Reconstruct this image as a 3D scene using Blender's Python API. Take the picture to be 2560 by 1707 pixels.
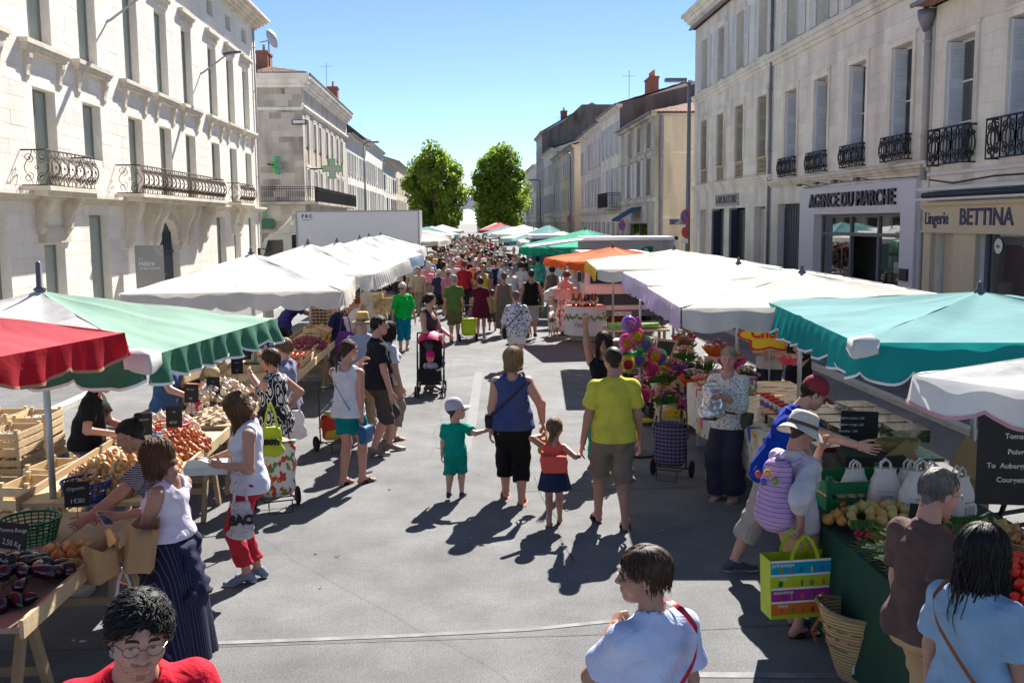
import bpy, math, random, numpy as np
import openvdb as vdb
from mathutils import Vector, Matrix
R=math.radians; PI=math.pi
random.seed(7); rng=np.random.default_rng(7)
scene=bpy.context.scene
for o in list(bpy.data.objects): bpy.data.objects.remove(o)
# ---------------------------------------------------------------- camera
CAMH=3.0; FPX=2510.; YAW=R(2.45); PIT=R(6.8); ROL=R(.5)
_f=Vector((math.sin(YAW)*math.cos(PIT),math.cos(YAW)*math.cos(PIT),-math.sin(PIT)))
_r=Vector((math.cos(YAW),-math.sin(YAW),0)); _u=_r.cross(_f)
_r2=_r*math.cos(ROL)-_u*math.sin(ROL); _u2=_r*math.sin(ROL)+_u*math.cos(ROL)
cd=bpy.data.cameras.new('camera'); cam=bpy.data.objects.new('camera',cd); scene.collection.objects.link(cam)
cd.sensor_width=36; cd.lens=36*FPX/2560; cd.clip_end=3000; cd.clip_start=.05
M=Matrix((_r2,_u2,-_f)).transposed().to_4x4(); M.translation=(0,0,CAMH); cam.matrix_world=M
scene.camera=cam
def pix(x,y,z=0.):
 'world point at height z seen at pixel (x,y) of the 2352 px wide view'
 x=x*2560/2352-1280; y=y*2560/2352-853.5
 d=_f*FPX+_r2*x-_u2*y; t=(z-CAMH)/d.z
 return d.x*t,d.y*t
def pixY(x,y,Y):
 x=x*2560/2352-1280; y=y*2560/2352-853.5; d=_f*FPX+_r2*x-_u2*y; t=Y/d.y; return d.x*t,Y,d.z*t+CAMH
# ---------------------------------------------------------------- sky, sun, exposure
SUN_EL,SUN_AZ=43.,19.5
w=bpy.data.worlds.new('World'); scene.world=w; w.use_nodes=True
nt=w.node_tree; bg=nt.nodes['Background']; sk=nt.nodes.new('ShaderNodeTexSky'); sk.sky_type='NISHITA'
sk.sun_disc=False; sk.sun_elevation=R(SUN_EL); sk.sun_rotation=R(SUN_AZ); sk.altitude=1500; sk.air_density=.62; sk.dust_density=.0; sk.ozone_density=2.4
nt.links.new(sk.outputs[0],bg.inputs[0]); bg.inputs[1].default_value=.068
sd=bpy.data.lights.new('sun','SUN'); sd.energy=5.0; sd.angle=R(.5); sd.color=(1,.95,.87)
sun=bpy.data.objects.new('sun',sd); scene.collection.objects.link(sun)
_sv=Vector((math.sin(R(SUN_AZ))*math.cos(R(SUN_EL)),math.cos(R(SUN_AZ))*math.cos(R(SUN_EL)),math.sin(R(SUN_EL))))
sun.rotation_euler=_sv.to_track_quat('Z','Y').to_euler(); sun.location=_sv*80
vs_=scene.view_settings; vs_.view_transform='Standard'; vs_.look='None'; vs_.gamma=1; vs_.exposure=1.47; vs_.use_curve_mapping=False
scene.cycles.max_bounces=6; scene.cycles.transparent_max_bounces=12
# ---------------------------------------------------------------- helpers
COL=scene.collection
def lin(c):
 'sRGB 0-255 or linear tuple'
 if max(c)>1.0001: c=[v/255 for v in c]; return tuple(v/12.92 if v<=.04045 else ((v+.055)/1.055)**2.4 for v in c)
 return tuple(c)
_mats={}
def mat(name,col=None,rough=.7,var=.12,scale=6.,bump=0.,bscale=40.,metal=0.,spec=.3,trans=0.,objcol=False,emit=None,coat=0.,stretch=None,bdist=0.):
 if name in _mats: return _mats[name]
 m=bpy.data.materials.new(name); m.use_nodes=True; n=m.node_tree.nodes; l=m.node_tree.links
 b=n['Principled BSDF']; b.inputs['Roughness'].default_value=rough; b.inputs['Metallic'].default_value=metal
 b.inputs['Specular IOR Level'].default_value=spec
 if coat: b.inputs['Coat Weight'].default_value=coat
 c=lin(col or (.5,.5,.5)); tc=n.new('ShaderNodeTexCoord'); co=tc.outputs['Object']
 if stretch:
  mp=n.new('ShaderNodeMapping'); mp.inputs['Scale'].default_value=stretch; l.new(co,mp.inputs[0]); co=mp.outputs[0]
 src=None
 if objcol:
  oi=n.new('ShaderNodeObjectInfo'); src=oi.outputs['Color']
 if var:
  nz=n.new('ShaderNodeTexNoise'); nz.inputs['Scale'].default_value=scale; nz.inputs['Detail'].default_value=5; l.new(co,nz.inputs['Vector'])
  mr=n.new('ShaderNodeMapRange'); mr.inputs[1].default_value=.25; mr.inputs[2].default_value=.75; mr.inputs[3].default_value=1-var; mr.inputs[4].default_value=1+var*.6
  l.new(nz.outputs[0],mr.inputs[0])
  mx=n.new('ShaderNodeMix'); mx.data_type='RGBA'; mx.blend_type='MULTIPLY'; mx.inputs[0].default_value=1
  if src: l.new(src,mx.inputs[6])
  else: mx.inputs[6].default_value=(*c,1)
  l.new(mr.outputs[0],mx.inputs[7]); src=mx.outputs[2]
 if src: l.new(src,b.inputs['Base Color'])
 else: b.inputs['Base Color'].default_value=(*c,1)
 if bump:
  nb=n.new('ShaderNodeTexNoise'); nb.inputs['Scale'].default_value=bscale; nb.inputs['Detail'].default_value=4; nb.inputs['Distortion'].default_value=bdist; l.new(co,nb.inputs['Vector'])
  bp=n.new('ShaderNodeBump'); bp.inputs['Strength'].default_value=bump; bp.inputs['Distance'].default_value=.02; l.new(nb.outputs[0],bp.inputs['Height']); l.new(bp.outputs[0],b.inputs['Normal'])
 if trans:
  tr=n.new('ShaderNodeBsdfTranslucent'); ms=n.new('ShaderNodeMixShader'); ms.inputs[0].default_value=trans
  if src: l.new(src,tr.inputs[0])
  else: tr.inputs[0].default_value=(*c,1)
  l.new(b.outputs[0],ms.inputs[1]); l.new(tr.outputs[0],ms.inputs[2]); l.new(ms.outputs[0],n['Material Output'].inputs[0])
 if emit:
  b.inputs['Emission Color'].default_value=(*c,1); b.inputs['Emission Strength'].default_value=emit
 _mats[name]=m; return m
def ramp_mat(name,kind,cols,scale=20.,rough=.8,coord='Object',stretch=(1,1,1),rot=(0,0,0),const=True,bump=0.,dist=0.):
 'pattern cloth: kind voronoi / noise / wave / check; cols = [(pos,rgb),...]'
 if name in _mats: return _mats[name]
 m=bpy.data.materials.new(name); m.use_nodes=True; n=m.node_tree.nodes; l=m.node_tree.links; b=n['Principled BSDF']
 b.inputs['Roughness'].default_value=rough; b.inputs['Specular IOR Level'].default_value=.2
 tc=n.new('ShaderNodeTexCoord'); mp=n.new('ShaderNodeMapping'); mp.inputs['Scale'].default_value=stretch; mp.inputs['Rotation'].default_value=rot
 l.new(tc.outputs[coord],mp.inputs[0]); rp=n.new('ShaderNodeValToRGB')
 if const: rp.color_ramp.interpolation='CONSTANT'
 if kind=='voronoi':
  t=n.new('ShaderNodeTexVoronoi'); t.inputs['Scale'].default_value=scale; out=t.outputs['Distance']
 elif kind=='cells':
  t=n.new('ShaderNodeTexVoronoi'); t.inputs['Scale'].default_value=scale; sp=n.new('ShaderNodeSeparateColor'); l.new(t.outputs['Color'],sp.inputs[0]); out=sp.outputs[0]
 elif kind=='noise':
  t=n.new('ShaderNodeTexNoise'); t.inputs['Scale'].default_value=scale; t.inputs['Detail'].default_value=3; out=t.outputs[0]
 else:
  t=n.new('ShaderNodeTexWave'); t.inputs['Scale'].default_value=scale; t.inputs['Distortion'].default_value=dist; out=t.outputs['Fac' if 'Fac' in t.outputs else 1]
  if kind=='wavez': t.bands_direction='Z'
  if kind=='wavex': t.bands_direction='X'
 l.new(mp.outputs[0],t.inputs[0]); l.new(out,rp.inputs[0]); e=rp.color_ramp.elements
 while len(e)<len(cols): e.new(.5)
 for k,(p,c) in enumerate(cols): e[k].position=p; e[k].color=(*lin(c),1)
 l.new(rp.outputs[0],b.inputs[0])
 if bump:
  bp=n.new('ShaderNodeBump'); bp.inputs['Strength'].default_value=bump; bp.inputs['Distance'].default_value=.01; l.new(out,bp.inputs['Height']); l.new(bp.outputs[0],b.inputs['Normal'])
 _mats[name]=m; return m
def plaid_mat(name,base,c1,c2,scale=40.):
 if name in _mats: return _mats[name]
 m=mat(name,base,.85,0); n=m.node_tree.nodes; l=m.node_tree.links; b=n['Principled BSDF']; tc=n.new('ShaderNodeTexCoord'); prev=None
 for ax,c in (('X',c1),('Z',c2)):
  t=n.new('ShaderNodeTexWave'); t.bands_direction=ax; t.inputs['Scale'].default_value=scale; l.new(tc.outputs['Object'],t.inputs[0])
  g=n.new('ShaderNodeMath'); g.operation='GREATER_THAN'; g.inputs[1].default_value=.72; l.new(t.outputs[1],g.inputs[0])
  k=n.new('ShaderNodeMath'); k.operation='MULTIPLY'; k.inputs[1].default_value=.65; l.new(g.outputs[0],k.inputs[0])
  mx=n.new('ShaderNodeMix'); mx.data_type='RGBA'; l.new(k.outputs[0],mx.inputs[0]); mx.inputs[7].default_value=(*lin(c),1)
  if prev: l.new(prev,mx.inputs[6])
  else: mx.inputs[6].default_value=(*lin(base),1)
  prev=mx.outputs[2]
 l.new(prev,b.inputs[0]); return m
class MB:
 def __init__(s): s.v=[]; s.f=[]; s.m=[]
 def add(s,v,f,mi=0):
  k=len(s.v); s.v+= [tuple(p) for p in v]; s.f+=[tuple(i+k for i in q) for q in f]; s.m+=[mi]*len(f); return s
 def box(s,x0,y0,z0,x1,y1,z1,mi=0):
  return s.add([(x0,y0,z0),(x1,y0,z0),(x1,y1,z0),(x0,y1,z0),(x0,y0,z1),(x1,y0,z1),(x1,y1,z1),(x0,y1,z1)],[(3,2,1,0),(4,5,6,7),(0,1,5,4),(1,2,6,5),(2,3,7,6),(3,0,4,7)],mi)
 def beam(s,a,b,w,h,mi=0,up=(0,0,1)):
  a=Vector(a);b=Vector(b);d=(b-a).normalized();u=Vector(up)
  if abs(d.dot(u))>.98: u=Vector((0,1,0))
  x=d.cross(u).normalized()*w/2; y=x.cross(d).normalized()*h/2
  return s.add([a-x-y,a+x-y,a+x+y,a-x+y,b-x-y,b+x-y,b+x+y,b-x+y],[(0,1,2,3),(7,6,5,4),(1,0,4,5),(2,1,5,6),(3,2,6,7),(0,3,7,4)],mi)
 def tube(s,pts,r,n=6,mi=0,closed=False):
  pts=[Vector(p) for p in pts]; k=len(pts); rr=r if isinstance(r,(list,tuple)) else [r]*k; V=[];F=[]; u=None
  for i,p in enumerate(pts):
   a=pts[i-1] if (i or closed) else p; b=pts[(i+1)%k] if (i<k-1 or closed) else p; t=(b-a)
   t=t.normalized() if t.length>1e-9 else Vector((0,0,1))
   if u is None: u=t.orthogonal().normalized()
   u=(u-t*u.dot(t)); u=u.normalized() if u.length>1e-6 else t.orthogonal().normalized(); q=t.cross(u)
   V+=[p+(u*math.cos(j*2*PI/n)+q*math.sin(j*2*PI/n))*rr[i] for j in range(n)]
  for i in range(k if closed else k-1):
   i2=(i+1)%k
   for j in range(n): F.append((i*n+j,i*n+(j+1)%n,i2*n+(j+1)%n,i2*n+j))
  if not closed: F.append(tuple(range(n-1,-1,-1))); F.append(tuple((k-1)*n+j for j in range(n)))
  return s.add(V,F,mi)
 def lathe(s,prof,n=16,c=(0,0,0),sx=1.,sy=1.,mi=0,cap=True):
  V=[(c[0]+r*sx*math.cos(j*2*PI/n),c[1]+r*sy*math.sin(j*2*PI/n),c[2]+z) for r,z in prof for j in range(n)]; k=len(prof)
  F=[(i*n+j,i*n+(j+1)%n,(i+1)*n+(j+1)%n,(i+1)*n+j) for i in range(k-1) for j in range(n)]
  if cap: F+= [tuple(range(n-1,-1,-1)),tuple((k-1)*n+j for j in range(n))]
  return s.add(V,F,mi)
 def grid(s,P,mi=0,flip=False,wrap=False):
  'P[i][j] points'
  a=len(P);b=len(P[0]); F=[]
  for i in range(a-1):
   for j in range(b if wrap else b-1):
    q=(i*b+j,i*b+(j+1)%b,(i+1)*b+(j+1)%b,(i+1)*b+j); F.append(q[::-1] if flip else q)
  return s.add([p for r_ in P for p in r_],F,mi)
 def poly(s,pts,thick,axis=1,mi=0):
  'extruded outline: pts in the plane perpendicular to axis, given as 3-D points'
  k=len(pts); d=[0,0,0]; d[axis]=thick; V=[tuple(p) for p in pts]+[(p[0]+d[0],p[1]+d[1],p[2]+d[2]) for p in pts]
  F=[tuple(range(k)),tuple(range(2*k-1,k-1,-1))]+[(i,k+i,k+(i+1)%k,(i+1)%k) for i in range(k)]
  return s.add(V,F,mi)
 def mesh(s,name,mats,smooth=False):
  me=bpy.data.meshes.new(name); me.from_pydata(s.v,[],s.f)
  for x in (mats if isinstance(mats,(list,tuple)) else [mats]): me.materials.append(x)
  if any(s.m): me.polygons.foreach_set('material_index',s.m)
  if smooth: me.polygons.foreach_set('use_smooth',[True]*len(s.f))
  me.update(); return me
 def build(s,name,mats,parent=None,smooth=False,loc=None,rot=None):
  return obj(name,s.mesh(name,mats,smooth),parent,loc,rot)
def obj(name,me,parent=None,loc=None,rot=None,scale=None):
 o=bpy.data.objects.new(name,me); COL.objects.link(o)
 if parent: o.parent=parent
 if loc: o.location=loc
 if rot: o.rotation_euler=rot
 if scale: o.scale=scale
 return o
def tag(o,label=None,cat=None,group=None,kind=None):
 if label: o['label']=label
 if cat: o['category']=cat
 if group: o['group']=group
 if kind: o['kind']=kind
 return o
def thing(name,label,cat,loc=(0,0,0),rz=0.,group=None):
 o=obj(name,None,None,loc,(0,0,rz)); o.empty_display_size=.1; return tag(o,label,cat,group)
def copy_tree(o,parent=None,loc=None,rz=None,label=None,group=None):
 c=o.copy(); COL.objects.link(c)
 if parent: c.parent=parent
 if loc: c.location=loc
 if rz is not None: c.rotation_euler=(0,0,rz)
 if label: c['label']=label
 if group: c['group']=group
 for ch in o.children: copy_tree(ch,c)
 return c
_bf=None
def text(s,size,m,parent,loc,rot=(PI/2,0,0),depth=.004,bold=0.,sx=1.,name='lettering',align='CENTER',spacing=1.):
 cu=bpy.data.curves.new(name,'FONT'); cu.body=s; cu.size=size; cu.extrude=depth; cu.offset=bold; cu.align_x=align; cu.align_y='CENTER'; cu.resolution_u=3; cu.space_character=spacing
 to=bpy.data.objects.new(name,cu); me=bpy.data.meshes.new_from_object(to); me.name=name; bpy.data.objects.remove(to); bpy.data.curves.remove(cu); me.materials.clear(); me.materials.append(m); o=obj(name,me,parent,loc,rot); o.scale=(sx,1,1); return o
def lerp(a,b,t): return a+(b-a)*t
def jit(a): return random.uniform(-a,a)
# ---------------------------------------------------------------- ground
def asphalt(name,c,dark=.7):
 m=mat(name,c,.88,.16,.35,.5,220,spec=.25); n=m.node_tree.nodes; l=m.node_tree.links; b=n['Principled BSDF']; old=b.inputs['Base Color'].links[0].from_socket
 tc=n.new('ShaderNodeTexCoord');
 for sc,lo,hi,a,bb in ((150.,.35,.65,.6,1.45),(2.2,.3,.7,.84,1.12),(.5,.35,.65,.88,1.1),(14.,.3,.7,.93,1.05),(60.,.3,.7,.8,1.22)):
  z=n.new('ShaderNodeTexNoise'); z.inputs['Scale'].default_value=sc; z.inputs['Detail'].default_value=3; l.new(tc.outputs['Object'],z.inputs[0])
  r=n.new('ShaderNodeMapRange'); r.inputs[1].default_value=lo; r.inputs[2].default_value=hi; r.inputs[3].default_value=a; r.inputs[4].default_value=bb; l.new(z.outputs[0],r.inputs[0])
  x=n.new('ShaderNodeMix'); x.data_type='RGBA'; x.blend_type='MULTIPLY'; x.inputs[0].default_value=1; l.new(old,x.inputs[6]); l.new(r.outputs[0],x.inputs[7]); old=x.outputs[2]
 v=n.new('ShaderNodeTexVoronoi'); v.feature='DISTANCE_TO_EDGE'; v.inputs['Scale'].default_value=.16; nz=n.new('ShaderNodeTexNoise'); nz.inputs['Scale'].default_value=1.3; nz.inputs['Detail'].default_value=6
 ad=n.new('ShaderNodeMix'); ad.data_type='VECTOR'; ad.inputs[0].default_value=.16; l.new(tc.outputs['Object'],nz.inputs[0]); l.new(tc.outputs['Object'],ad.inputs[4]); l.new(nz.outputs['Color'],ad.inputs[5]); l.new(ad.outputs[1],v.inputs[0])
 g=n.new('ShaderNodeMapRange'); g.inputs[1].default_value=.0008; g.inputs[2].default_value=.0022; g.inputs[3].default_value=.85; g.inputs[4].default_value=1; l.new(v.outputs[0],g.inputs[0])
 x=n.new('ShaderNodeMix'); x.data_type='RGBA'; x.blend_type='MULTIPLY'; x.inputs[0].default_value=1; l.new(old,x.inputs[6]); l.new(g.outputs[0],x.inputs[7]); l.new(x.outputs[2],b.inputs[0])
 return m
def sheet(name,x0,y0,x1,y1,z,m,kind='structure'):
 o=MB().add([(x0,y0,z),(x1,y0,z),(x1,y1,z),(x0,y1,z)],[(0,1,2,3)]).build(name,m); return tag(o,kind=kind)
ASPH=asphalt('asphalt',(.165,.166,.169)); ASPH2=asphalt('asphalt_side_lane',(.135,.137,.142)); PAVE=mat('paving',(.33,.31,.28),.9,.15,3,.3,60)
sheet('ground',-1500,-60,1500,1800,-.012,mat('earth',(.2,.19,.17),.95,.2,.05))
sheet('road',-6.62,-12,6.9,330,0,ASPH)
sheet('side_lane',-9.4,-12,-6.75,330,-.004,ASPH2); sheet('side_lane',7.0,-12,9.2,330,-.004,ASPH2)
KERB=mat('kerb_stone',(.52,.5,.46),.85,.15,5,.3,40)
for x0,x1 in ((-6.78,-6.6),(6.88,7.04),(-9.55,-9.38),(9.2,9.36)):
 k=MB()
 y=-10.
 while y<160:
  L=1.0; k.box(x0,y+.006,-.05,x1,y+L-.006,.09 if abs(x0)<8 else .13); y+=L
 tag(k.build('kerb',KERB),kind='structure')
for x0,x1,n in ((-11.05,-9.5,'pavement'),(9.3,11.05,'pavement')): tag(MB().box(x0,-12,-.1,x1,330,.12).build(n,PAVE),kind='structure')
def worn(name,c,base):
 m=mat(name,c,.85,0); n=m.node_tree.nodes; l=m.node_tree.links; tc=n.new('ShaderNodeTexCoord'); z=n.new('ShaderNodeTexNoise'); z.inputs['Scale'].default_value=5; z.inputs['Detail'].default_value=8; l.new(tc.outputs['Object'],z.inputs[0])
 r=n.new('ShaderNodeMapRange'); r.inputs[1].default_value=.42; r.inputs[2].default_value=.62; l.new(z.outputs[0],r.inputs[0]); x=n.new('ShaderNodeMix'); x.data_type='RGBA'; x.inputs[6].default_value=(*base,1); x.inputs[7].default_value=(*c,1); l.new(r.outputs[0],x.inputs[0]); l.new(x.outputs[2],n['Principled BSDF'].inputs[0]); return m
WL=worn('worn_paint',(.24,.24,.237),(.165,.166,.169))
def strip(name,pts,wd,z,m):
 mb=MB();
 rows=[[],[]]
 for i,(x,y) in enumerate(pts):
  a=pts[max(0,i-1)];b=pts[min(len(pts)-1,i+1)]; d=Vector((b[0]-a[0],b[1]-a[1])).normalized(); rows[0].append((x-d.y*wd/2,y+d.x*wd/2,z)); rows[1].append((x+d.y*wd/2,y-d.x*wd/2,z))
 mb.grid(rows,flip=True); return tag(mb.build(name,m),kind='structure')
strip('road_line',[(-2.05,7.02),(-.6,7.06),(.4,7.12),(1.1,7.25)],.055,.004,WL); strip('road_line',[(.95,6.35),(3.4,6.15)],.08,.004,WL)
strip('road_line',[(.18,20.),(.02,15.),(-.1,12.9)],.16,.004,worn('worn_paint_faint',(.182,.182,.184),(.165,.166,.169)))
TAR=mat('tar_seam',(.03,.03,.03),.7,.1);
strip('tar_seam',[(.75,11.6),(.76,10.95),(.80,10.4),(.87,9.9),(.84,9.3),(.9,8.6)],.014,.004,TAR); strip('tar_seam',[(.55,10.95),(1.2,10.96),(1.9,10.98),(3.2,10.96)],.014,.0045,TAR); strip('tar_seam',[(-6.,6.95),(-2.2,6.96),(.8,7.0),(5.,7.2)],.008,.008,TAR)
g=thing('drain_grate','dark iron drain grate set in the side lane by the kerb','grate',(-7.25,14.3,0)); mb=MB().box(-.3,-.55,-.06,.3,.55,-.02); mb.build('pit',mat('drain_pit',(.02,.02,.02),.9),g)
for i in range(14): MB().box(-.28,-.53+i*.077,-.02,.28,-.5+i*.077,.012).build('bar',mat('cast_iron',(.09,.09,.09),.6,.2,20),g)
lm=mat('dry_leaf',(.42,.33,.16),.8,.3,20);
for i in range(26):
 x,y=(random.uniform(-2,2.4),random.uniform(7.3,14)) if i>8 else (random.uniform(-5,-3.4),random.uniform(9,13)); s=random.uniform(.018,.035); a=random.uniform(0,6.3); mb=MB()
 P=[[(s*(u*2-1)*math.cos(a)-s*.5*v*(1-(u*2-1)**2)*math.sin(a),s*(u*2-1)*math.sin(a)+s*.5*v*(1-(u*2-1)**2)*math.cos(a),.004+.006*abs(v)) for u in (0,.25,.5,.75,1)] for v in (-1,0,1)]; mb.grid(P,flip=True)
 tag(mb.build('dry_leaf',lm,None,False,(x,y,.002)),'small dry leaf fallen on the asphalt','leaf','dry leaves scattered on the road')
# ---------------------------------------------------------------- people
A3=lambda *p: np.array(p,float)
def nrm(v):
 n=np.linalg.norm(v); return v/n if n>1e-9 else v
class Field:
 'distance field on a dense grid, turned into one continuous mesh'
 def __init__(s,lo,hi,vs):
  s.lo=np.array(lo,float)-3*vs; s.vs=vs; s.n=np.ceil((np.array(hi,float)+3*vs-s.lo)/vs).astype(int)+1
  s.D=np.full(s.n,.2,np.float32); s.ax=[(s.lo[i]+vs*np.arange(s.n[i])).astype(np.float32) for i in range(3)]
 def sub(s,lo,hi):
  a=np.clip(np.floor((lo-s.lo)/s.vs).astype(int),0,s.n-1); b=np.clip(np.ceil((hi-s.lo)/s.vs).astype(int)+1,1,s.n)
  sl=tuple(slice(a[i],b[i]) for i in range(3)); return sl,s.ax[0][sl[0]][:,None,None],s.ax[1][sl[1]][None,:,None],s.ax[2][sl[2]][None,None,:]
 def comb(s,sl,d,k,op):
  D=s.D[sl]
  if D.size==0: return
  if op=='u':
   if k>0: h=np.maximum(k-np.abs(D-d),0)/k; s.D[sl]=np.minimum(D,d)-h*h*k/4
   else: s.D[sl]=np.minimum(D,d)
  else:
   h=np.maximum(k-np.abs(D+d),0)/max(k,1e-6); s.D[sl]=np.maximum(D,-d)+h*h*k/4
 def cone(s,a,b,ra,rb,side=(1,0,0),k=.02,cut=0,op='u'):
  a=np.asarray(a,float);b=np.asarray(b,float); ra=ra if isinstance(ra,tuple) else (ra,ra); rb=rb if isinstance(rb,tuple) else (rb,rb)
  m=max(*ra,*rb)+k+2*s.vs; sl,X,Y,Z=s.sub(np.minimum(a,b)-m,np.maximum(a,b)+m)
  ab=b-a; L=np.linalg.norm(ab)+1e-9; w=ab/L; sd=np.asarray(side,float); sd=np.roll(sd,1) if abs(sd@w)>.97*np.linalg.norm(sd) else sd; sd=nrm(sd-w*(sd@w)); nn=np.cross(w,sd)
  px,py,pz=X-a[0],Y-a[1],Z-a[2]; t=px*w[0]+py*w[1]+pz*w[2]; tc=np.clip(t,0,L); u=tc/L; ax=t-tc
  x=px*sd[0]+py*sd[1]+pz*sd[2]; y=px*nn[0]+py*nn[1]+pz*nn[2]
  rx=ra[0]+(rb[0]-ra[0])*u; ry=ra[1]+(rb[1]-ra[1])*u; mn=np.minimum(rx,ry)
  d=(np.sqrt((x/rx)**2+(y/ry)**2+(ax/mn)**2)-1)*mn
  if cut&1: d=np.maximum(d,t-L)
  if cut&2: d=np.maximum(d,-t)
  s.comb(sl,d,k,op); return s
 def ell(s,c,r,k=.01,op='u',B=None):
  c=np.asarray(c,float); r=np.asarray(r,float); m=r.max()+k+2*s.vs; sl,X,Y,Z=s.sub(c-m,c+m); px,py,pz=X-c[0],Y-c[1],Z-c[2]
  if B is not None: px,py,pz=[px*B[i][0]+py*B[i][1]+pz*B[i][2] for i in range(3)]
  d=(np.sqrt((px/r[0])**2+(py/r[1])**2+(pz/r[2])**2)-1)*r.min(); s.comb(sl,d,k,op); return s
 def plane(s,p,n):
  'keep only the side behind plane (p, n)'
  n=nrm(np.asarray(n,float)); d=(s.ax[0][:,None,None]-p[0])*n[0]+(s.ax[1][None,:,None]-p[1])*n[1]+(s.ax[2][None,None,:]-p[2])*n[2]; s.D=np.maximum(s.D,d); return s
 def folds(s,amp,f=1.,ph=0.,zs=1.,bias=0.):
  X=s.ax[0][:,None,None];Y=s.ax[1][None,:,None];Z=s.ax[2][None,None,:]*zs
  wv=np.sin(9*f*Z+6*f*X+ph+2*np.sin(7*f*X+ph)+1.5*np.sin(8*f*Y+ph))+.8*np.sin(23*f*Z-17*f*X+11*f*Y+2*ph+1.5*np.sin(11*f*X+9*f*Z))+.35*np.sin(41*f*Z+31*f*X-27*f*Y+ph)
  s.D=s.D+amp*(wv.astype(np.float32)-bias)*.5; return s
 def mesh(s):
  g=vdb.FloatGrid(.2); g.copyFromArray(np.ascontiguousarray(s.D)); p,q=g.convertToQuads(0.)
  return np.asarray(p,float)*s.vs+s.lo, np.asarray(q,int)[:,::-1]
def np_mesh(name,parts,mats,smooth=True):
 'parts: [(verts, quads, material index or array)]'
 V=np.concatenate([p[0] for p in parts]); k=0; Q=[];MI=[]
 for v,q,mi in parts:
  Q.append(q+k); k+=len(v); MI.append(np.full(len(q),mi,int) if np.isscalar(mi) else mi)
 Q=np.concatenate(Q); MI=np.concatenate(MI); me=bpy.data.meshes.new(name)
 me.vertices.add(len(V)); me.vertices.foreach_set('co',V.astype(np.float32).ravel()); me.loops.add(len(Q)*4); me.loops.foreach_set('vertex_index',Q.astype(np.int32).ravel())
 me.polygons.add(len(Q)); me.polygons.foreach_set('loop_start',np.arange(len(Q),dtype=np.int32)*4)
 for m in mats: me.materials.append(m)
 me.polygons.foreach_set('material_index',MI.astype(np.int32)); me.polygons.foreach_set('use_smooth',np.ones(len(Q),bool)); me.update(calc_edges=True); return me
def ik(a,t,l1,l2,pole):
 d=t-a; D=min(np.linalg.norm(d),(l1+l2)*.998); w=nrm(d); t=a+w*D; x=(l1*l1-l2*l2+D*D)/(2*D+1e-9); h=math.sqrt(max(l1*l1-x*x,1e-8))
 p=np.asarray(pole,float); p=nrm(p-w*(p@w)); return a+w*x+p*h,t
SK={'light':(.50,.285,.205),'tan':(.38,.20,.135),'red':(.47,.235,.175),'dark':(.2,.105,.07),'pale':(.55,.34,.26)}
def skin_mats(tone,hair):
 c=SK[tone]; base=mat('skin_'+tone,c,.5,.08,25,.05,150,spec=.35);
 return [base, mat('lips_'+tone,(c[0]*.88,c[1]*.68,c[2]*.7),.45,0), mat('eye_white',(.75,.72,.68),.2,0), mat('iris',(.03,.02,.015),.15,0), hair_mat(hair), mat('stubble_'+tone,tuple(a*.58 for a in c),.7,.2,120)]
HC={'black':(.006,.005,.005),'dark':(.018,.011,.008),'brown':(.05,.024,.013),'chest':(.1,.048,.022),'light':(.14,.075,.036),'blond':(.26,.17,.085),'grey':(.3,.28,.26),'white':(.62,.6,.56),'red':(.28,.085,.03),'salt':(.12,.11,.1)}
def hair_mat(h):
 c=HC[h]; n='hair_'+h
 if n in _mats: return _mats[n]
 return mat(n,c,.55,.45,60,.25,220,spec=.3,stretch=(1,1,.12))
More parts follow.
